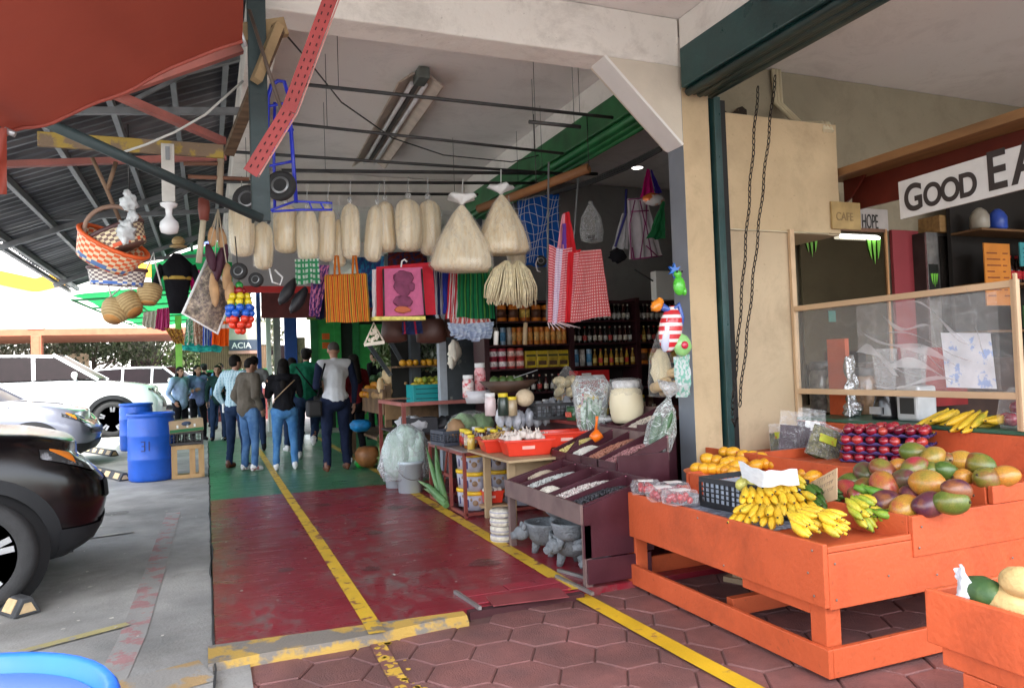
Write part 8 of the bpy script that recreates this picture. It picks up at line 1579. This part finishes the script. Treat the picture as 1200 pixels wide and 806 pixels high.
for k,(x,y,Y,w,h,c,lab)in enumerate(((690,470,6.3,.16,.12,(.56,.47,.30),'pale bag of pasta shells behind the cactus bag'),(665,455,6.6,.14,.16,(.60,.50,.30),'bag of yellow puffed snacks behind the wooden bowl'),(725,462,6.5,.18,.10,(.40,.34,.26),'tan bag behind the cream jar'))):
 p=P(x,y,Y=Y);t=thing('goods_bag',lab,'bag',p,0,None);b=MB()
 for q in range(9):b.ell((rnd(-w,w)*.6,rnd(-.06,.06),rnd(-h,h)*.5),(w*.32,.05,h*.42),M=rot(rnd(0,3),rnd(0,3),0),nz=.15,nu=12,nv=8)
 b.build('contents',mat('goods_bag_%d'%k,c,.5,var=.45,scale=16,coat=.4),t)
 MB().lathe([(w*.8,-h*.9),(w,-h*.3),(w*.9,h*.5),(w*.4,h*1.1),(w*.1,h*1.4)],n=20,sy=.6,wob=lambda a,z:.1*math.sin(a*5+z*20)).build('film',clear,t,fixn=False)
for k,(x,y,Y,m,lab)in enumerate(((452,415,9.9,'g','clear bag of green leaves hanging at the far stall'),(476,412,10.2,'g','second bag of silvery leaves hanging at the far stall'),(505,420,9.7,'d','bunch of dark dried herbs over the turquoise crate'))):leafbunch(lab,P(x,y+14,Y=Y),.16,.42,420,60+k,MATS['leafy_mix' if m=='g' else 'hanging_herb'])
woodf=mat('frame_wood',(.58,.41,.25),.55,var=.12,scale=5,stretch=(1,.3,1),bump=.08)
G=thing('glass_partition','wood framed glass partition standing on the cafe counter','partition',(4.27,2.88,0))
def gb2(name,*q,m=woodf):return MB().box(*q).build(name,m,G,bevel=.003)
gb2('top_rail',-.02,.02,0,1.70,1.675,1.715);gb2('bottom_rail',-.02,.02,0,1.70,1.035,1.075);gb2('post',-.022,.022,-.03,.0,.857,1.72);gb2('post',-.022,.022,1.70,1.73,.857,2.32)
gb2('post',-.04,-.0225,-.05,-.031,.857,1.75)
MB().box(-.003,.003,.001,1.699,1.076,1.674).build('pane',film('partition_glass',(.9,.92,.92),.10,.04,.05,3),G)
wrap=film('plastic_wrap',(.95,.95,.95),.16,.05,.10,2.2)
b=MB();b.grid(lambda u,v:(-.014-.02*abs(noise.noise(Vector((u*4,v*5,2)))),.08+1.02*u,1.09+.57*v*(1 if u>.25 else 1)),40,30);b.build('loose_film',wrap,G,fixn=False)
b=MB();b.quad((-.03,.42,1.10),(-.03,.10,1.095),(-.03,.12,1.42),(-.03,.44,1.44));b.build('notice_paper',mat('notice_blue_white',(.66,.68,.72),.5,var=.2,scale=14,col2=(.35,.45,.68),thr=(.56,.6)),G)
chr_=mat('glare_streak',(.85,.87,.90),.15,var=.3,scale=5,alpha=.34)  # pale see-through strips stand in for glare along the plastic's creases
b=MB();random.seed(3)
for k,(y0,z0,y1,z1,w)in enumerate(((.9,1.45,.2,1.30,.008),(.75,1.5,.35,1.2,.006),(1.08,1.44,.5,1.12,.008),(.5,1.6,.42,1.1,.006),(1.05,1.52,.3,1.18,.03),(.95,1.28,.35,1.14,.03),(1.1,1.35,.75,1.22,.04),(.62,1.62,.2,1.38,.02),(.25,1.65,.12,1.2,.02),(.9,1.60,.5,1.44,.018),(1.0,1.15,.3,1.10,.014))):
 n=30;vs=[]
 for i in range(n+1):
  u=i/n;y=y0+(y1-y0)*u;z=z0+(z1-z0)*u+.05*math.sin(u*5+k);ww=.75*w*math.sin(PI*u)*(1+.6*math.sin(u*9+k*2));vs+=[(-.036,y,z-ww),(-.040,y,z+ww)]
 b.add(vs,[(2*i,2*i+2,2*i+3,2*i+1)for i in range(n)],0,True)
b.build('crease_glare',chr_,G,fixn=False)
YW=5.16
def wp(px,py,y=YW):return P(px,py,Y=y)
a,c=wp(937,268,5.10),wp(1040,352,5.10)
t=thing('mirror','framed wall mirror with green claw stickers at its upper corners','mirror',(a.x,5.10,0));w_=c.x-a.x;z0,z1=.9,a.z
MB().box(0,w_,0,.02,z0,z1).build('glass',mat('mirror_glass',(.16,.15,.12),.04,1.0,var=.02),t);MB().box(-.0,w_,-.015,-.001,z1,z1+.03).build('top_trim',mat('trim_brown',(.15,.07,.04),.6),t);MB().box(w_,w_+.02,-.015,.02,z0,z1+.03).build('side_trim',mat('trim_orange',(.55,.28,.12),.6),t)
claw=mat('claw_green',(.18,.55,.06),.5)
def claws(t,x,z,s,m=claw,y=-.008):
 for k in range(3):b=MB();b.add([(x+(k-1)*s*.34-s*.12,y,z+s*.5),(x+(k-1)*s*.34+s*.14,y,z+s*.55),(x+(k-1)*s*.30+s*.08,y,z),(x+(k-1)*s*.22+s*.02,y,z-s*(.75 if k==1 else .5)),(x+(k-1)*s*.30-s*.08,y,z)],[(0,1,2,3,4)]);b.build('claw_mark',m,t,solid=.003)
claws(t,.12,z1-.12,.17);claws(t,w_-.14,z1-.16,.18)
MB().box(w_*.28,w_*.36,-.006,-.001,1.62,1.72).build('sticker',mat('sticker_teal',(.03,.16,.13),.6),t)
t2=thing('tube_reflection','glowing stand-in for a fluorescent tube reflected in the mirror','lamp',wp(985,277,5.07));e=wp(1030,279,5.07)-t2.location;MB().tube([(0,0,0),e],.016,8).build('tube',mat('reflection_glow',(1,.98,.94),emit=5),t2);MB().bar((0,.03,.02),e+Vector((0,.03,.02)),.03,.02).build('reflected_holder',MATS['white_ring'],t2)  # lamp reflection in the mirror, built as a glowing tube before the glass
a,c=wp(1042,270),wp(1083,470)
tag(MB().box(0,c.x-a.x,0,.03,.8,a.z).build('red_wall_panel',mat('panel_red',(.28,.035,.045),.6,var=.06),loc=(a.x,5.13,0)),'dull red wall panel between the mirror and the drinks fridge','panel')
t=thing('hanging_sign','small tan wooden CAFE sign over the mirror','sign',wp(976,268,4.59));A2=wp(1008,238,4.59);w_=A2.x-t.location.x;h_=A2.z-t.location.z
MB().box(0,w_,-.0,.02,0,h_).build('board',mat('sign_tan',(.42,.29,.12),.7,var=.2,scale=8),t,bevel=.003);text_mesh('lettering','CAFE',h_*.42,mat('sign_brown',(.28,.19,.085),.7),t,Matrix.Translation((w_*.12,-.003,h_*.32))@Matrix.Rotation(R_(90),4,'X'),.001,.001,.85)
t=thing('letter_sign','tall thin letters spelling HOPE on a pale strip of the wall','sign',wp(1009,268,5.12));b_=wp(1040,246,5.12);MB().box(0,b_.x-t.location.x,0,.01,-.01,b_.z-t.location.z).build('strip',mat('strip_pale',(.45,.42,.40),.7),t);text_mesh('lettering','HOPE',.19,mat('letter_black',(.02,.018,.016),.6),t,Matrix.Translation((.01,-.004,.005))@Matrix.Rotation(R_(90),4,'X'),.001,.0,.42)
a,c=wp(1085,272,4.98),wp(1148,440,4.98)
t=thing('drinks_fridge','tall drinks fridge with green claw marks on its silver door edge','fridge',(a.x,4.98,0));w_=c.x-a.x
MB().box(0,w_,.02,.5,.75,a.z).build('cabinet',mat('fridge_dark',(.03,.025,.022),.5,var=.3),t)
sil=mat('fridge_silver',(.42,.42,.42),.25,.7,var=.35,scale=9,bump=.5,bscale=14)
MB().box(.0,w_*.24,-.0,.018,.75,a.z).build('door_edge',sil,t);MB().box(w_*.02,w_*.22,-.004,-.001,1.80,2.14).build('black_label',mat('label_black',(.008,.01,.008),.5),t);claws(t,w_*.12,2.0,w_*.16,y=-.007)
MB().box(w_*.50,w_*.53,-.0,.018,.75,a.z).build('door_rail',MATS['alloy'],t);MB().box(w_*.62,w_*.74,-.0,.018,.75,a.z-.05).build('foil_strip',sil,t);MB().box(w_*.96,w_,-.0,.018,.75,a.z).build('door_rail',mat('brass_rail',(.40,.32,.12),.4,.5),t);MB().box(.3*w_,.95*w_,.012,.019,.78,a.z-.03).build('glass_door',mat('door_glass_dark',(.02,.017,.015),.1,var=.4,coat=.6),t)
t3=thing('cabinet','small wooden cabinet standing on top of the drinks fridge','cabinet',(a.x+.15,4.95,a.z+.003));MB().box(0,1.3,0,.5,0,.16).build('box',mat('cabinet_wood',(.30,.17,.06),.6,var=.3,stretch=(1,5,5)),t3,bevel=.004)
a=wp(1150,262,4.6)
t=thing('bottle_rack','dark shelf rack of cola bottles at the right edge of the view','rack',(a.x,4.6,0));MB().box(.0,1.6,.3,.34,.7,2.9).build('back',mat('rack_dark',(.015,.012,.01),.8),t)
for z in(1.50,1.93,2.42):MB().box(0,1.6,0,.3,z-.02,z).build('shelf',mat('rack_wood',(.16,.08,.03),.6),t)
MB().box(0,.34,-.012,-.001,1.72,2.28).build('orange_price_sheet',mat('sheet_orange',(.62,.22,.03),.7,var=.1),t)
b=MB();random.seed(1)
for k in range(8):b.box(.03,.03+rnd(.08,.2),-.015,-.0125,1.80+.055*k,1.812+.055*k);b.box(.24,.24+rnd(.03,.08),-.015,-.0125,1.80+.055*k,1.812+.055*k)
b.build('price_lines',mat('sheet_ink',(.25,.07,.02),.7),t)
MB().box(.48,.95,-.012,-.001,2.08,2.30).build('teal_sheet',mat('sheet_teal',(.05,.30,.33),.7),t)
b=MB()
for k in range(4):b.box(.52,.88,-.015,-.0125,2.12+.04*k,2.128+.04*k)
b.build('teal_lines',mat('sheet_ink_dark',(.02,.08,.10),.7),t);MB().box(.48,.9,-.012,-.001,1.52,1.72).build('green_label',mat('sheet_green',(.03,.10,.03),.7,var=.3),t)
cola=can_proto('cola_bottle',.036,.26,[(.025,.008,.006)],[(.50,.02,.03)],'bottle')[0]
for k in range(8):
 loc=(a.x+.40+.095*k,4.70,1.933);lab='cola bottle with a red label on the dark rack at the right edge'
 if k==0:cola.location=loc;cola['label']=lab;cola['group']='cola bottles';q=cola
 else:q=dup(cola,loc,0,lab,'cola bottles')
for k,(x,c,lab)in enumerate(((.12,(.35,.32,.26),'stack of pale cups on top of the bottle rack'),(.36,(.03,.08,.42),'blue tin on top of the bottle rack'),(.95,(.30,.30,.31),'silver canister on top of the bottle rack'))):o=MB();o.lathe([(.06,0),(.08,.02),(.08,.12),(.055,.17),(.02,.2),(0,.2)],n=20);o=o.build('canister',mat('canister_%d'%k,c,.3,.4 if k==2 else 0,var=.2));o.location=(a.x+x,4.7,2.423);tag(o,lab,'canister')
p0,p1=P(985,214,X=5.15),P(1290,128,X=5.15);t=thing('overhead_shelf','long brown wooden shelf with a red underside above the painted sign','shelf',(5.15,p0.y,p0.z));Ls=p0.y-1.2
MB().box(-.30,.25,-Ls,0,.0,.015).build('board',mat('shelf_brown',(.26,.13,.05),.6,var=.3,scale=4,stretch=(3,.6,3),bump=.1),t,bevel=.003);MB().box(-.31,-.285,-Ls,.01,-.035,.03).build('edge_plank',MATS['shelf_brown'],t,bevel=.003);MB().box(.06,.085,-Ls,-.06,-.26,-.002).build('red_fascia',mat('fascia_red',(.13,.016,.008),.5,var=.2),t);MB().prism([(-.05,0),(-.05,-.2),(-.12,-.16),(-.28,-.002)],-.02,.0,'x',).build('bracket',MATS['fascia_red'],t)
q0,q1,q3=P(1053,215,X=4.62),P(1280,153,X=4.62),P(1062,254,X=4.62)
t=thing('painted_sign','white board sign with hand painted black letters reading GOOD EATS','sign',(4.62,q0.y,q3.z-.01));L1=2.1;hh=q0.z-q3.z+.02
M_=Matrix.Rotation(R_(-1.5),4,'X')
MB().box(-.0,.02,-L1,0,0,hh).build('board',mat('sign_white',(.66,.65,.63),.6,var=.08,scale=7,bump=.1),t,bevel=.002);lb=mat('sign_letters',(.035,.026,.024),.6,var=.3)
TM=Matrix(((0,0,-1,-.003),(-1,0,0,0),(0,1,0,0),(0,0,0,1)))
x=.04
for ch,sz,adv in(('G',.72,.135),('O',.60,.115),('O',.60,.115),('D',.60,.135),(' ',.6,.03),('E',.95,.145),('A',.95,.17),('T',.95,.15),('S',.95,.1)):
 if ch!=' ':text_mesh('letter',ch,hh*sz*1.35*1.0,lb,t,TM@Matrix.Translation((x,hh*.16,0)),.002,.006,.80)
 x+=adv*hh/.235
t.rotation_euler=(R_(-1),0,0)
def on(px,py,X=4.5,z=.857):p=P(px,py,X=X);p.z=z;return p
t=thing('blender','black blender base on the green counter','blender',on(1040,488));MB().lathe([(.10,0),(.10,.03),(.075,.17),(.07,.19),(0,.19)],n=24,sy=1).build('base',mat('blender_black',(.012,.012,.014),.25,coat=.5),t);MB().box(-.115,-.10,-.05,.05,.04,.09).build('panel',mat('blender_panel',(.45,.46,.48),.3,.5),t);MB().lathe([(.06,.19),(.085,.5),(.08,.5),(.055,.2)],n=22).build('jug',cl,t)
t=thing('blender','silver fronted blender base right of the black one','blender',on(1075,492));MB().box(-.09,.09,-.09,.09,0,.24).build('base',mat('blender_silver',(.55,.56,.58),.3,.4),t,bevel=.02);MB().box(-.094,-.0905,-.055,.055,.05,.16).build('dial_panel',mat('dial_black',(.02,.02,.02),.4),t);MB().lathe([(.06,.24),(.085,.5),(.08,.5),(.055,.25)],n=22).build('jug',cl,t)
t=thing('foil_bag','crumpled silver foil snack bag on the counter behind the glass','bag',on(1000,490)+Vector((0,0,.0)));t.rotation_euler=(0,R_(-10),.5)
b=MB();b.grid(lambda u,v:((u-.5)*.22+.05*v,.05*noise.noise(Vector((u*5,v*5,1))),.02+.42*v+.03*noise.noise(Vector((u*7,v*6,2)))),14,20);b.build('foil',mat('foil_silver',(.70,.71,.73),.18,.9,bump=.9,bscale=30),t,fixn=False,solid=.01);MB().ell((.02,0,.05),(.10,.06,.06),nz=.6,nu=20,nv=12).build('crumple',MATS['foil_silver'],t)
bunch('large yellow banana hand behind the glass on the green counter',on(1118,500,4.45),R_(170),(3,2),bm_y,L=.24,R=.026,spread=.6)
bunch('large yellow banana hand in front of the first on the green counter',on(1150,508,4.40),R_(180),(3,2),bm_y,L=.22,R=.026,spread=.6)
bunch('yellow bananas half hidden by the bagged apples',on(1188,500,4.5),R_(160),(3,),bm_y,L=.2,R=.026,spread=.5)
t=thing('apple_bag','clear bag of shiny red apples at the right end of the counter','bag',on(1190,497,4.42));
for k,(x,y,z)in enumerate(((0,-.04,.05),(0,.05,.05),(.02,0,.12),(-.03,0,.05))):MB().ell((x,y,z),(.042,.042,.040)).build('apple',redf,t)
MB().lathe([(.08,0),(.10,.05),(.08,.16),(.02,.24)],n=20,wob=lambda a,z:.1*math.sin(a*5)).build('film',clear,t,fixn=False)
for k,(px,c,h,lab)in enumerate(((965,(.18,.17,.15),.42,'tall clear jar of dark goods at the left end of the counter'),(985,(.35,.28,.20),.38,'clear jar of pale wafers beside the foil bag'),(1012,(.20,.12,.07),.36,'amber plastic tub behind the foil bag'))):jar(lab,on(px,488,4.75),.10,h,mat('cjar_%d'%k,c,.15,var=.5,scale=20,coat=.6),mat('jar_lid_dark',(.05,.05,.05),.4),group=None)
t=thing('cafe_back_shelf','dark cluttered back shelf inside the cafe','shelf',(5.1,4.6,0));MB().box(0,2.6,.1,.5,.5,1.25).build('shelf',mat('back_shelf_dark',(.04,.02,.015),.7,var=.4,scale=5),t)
tag(MB().box(0,.5,0,.04,0,.5).build('red_box',mat('red_box_cafe',(.20,.01,.012),.5,var=.3),loc=(5.6,4.55,.86)),'dark red box behind the bananas in the cafe','box')
chm=mat('chain_iron',(.03,.025,.022),.5,.6,var=.3)
for k,(a,c,lab)in enumerate((((888,105),(858,490),'iron chain loop, left strand on the cream wall'),((908,92),(866,480),'iron chain loop, right strand hanging from the hole'))):
 p,q=P(*a,Y=4.50),P(*c,Y=4.50);t=thing('chain',lab,'chain',p,0,None);n=int((q-p).length/.045);ln_=MB();d=(q-p).normalized()
 for i in range(n):
  o_=(q-p)*(i/n)+Vector((.006*math.sin(i*.7),0,0));s=Vector((1,0,0))if i%2 else Vector((0,1,0));pts=[]
  for j in range(8):an=2*PI*j/8;pts.append(o_+d*.028*math.cos(an)+s*.011*math.sin(an))
  ln_.tube(pts,.0042,5,closed=True)
 ln_.build('links',chm,t)
 if k==0:MB().tube([q-p,q-p+Vector((.02,0,-.06)),q-p+Vector((.05,.0,.0))],.009,6).build('hook',chm,t)
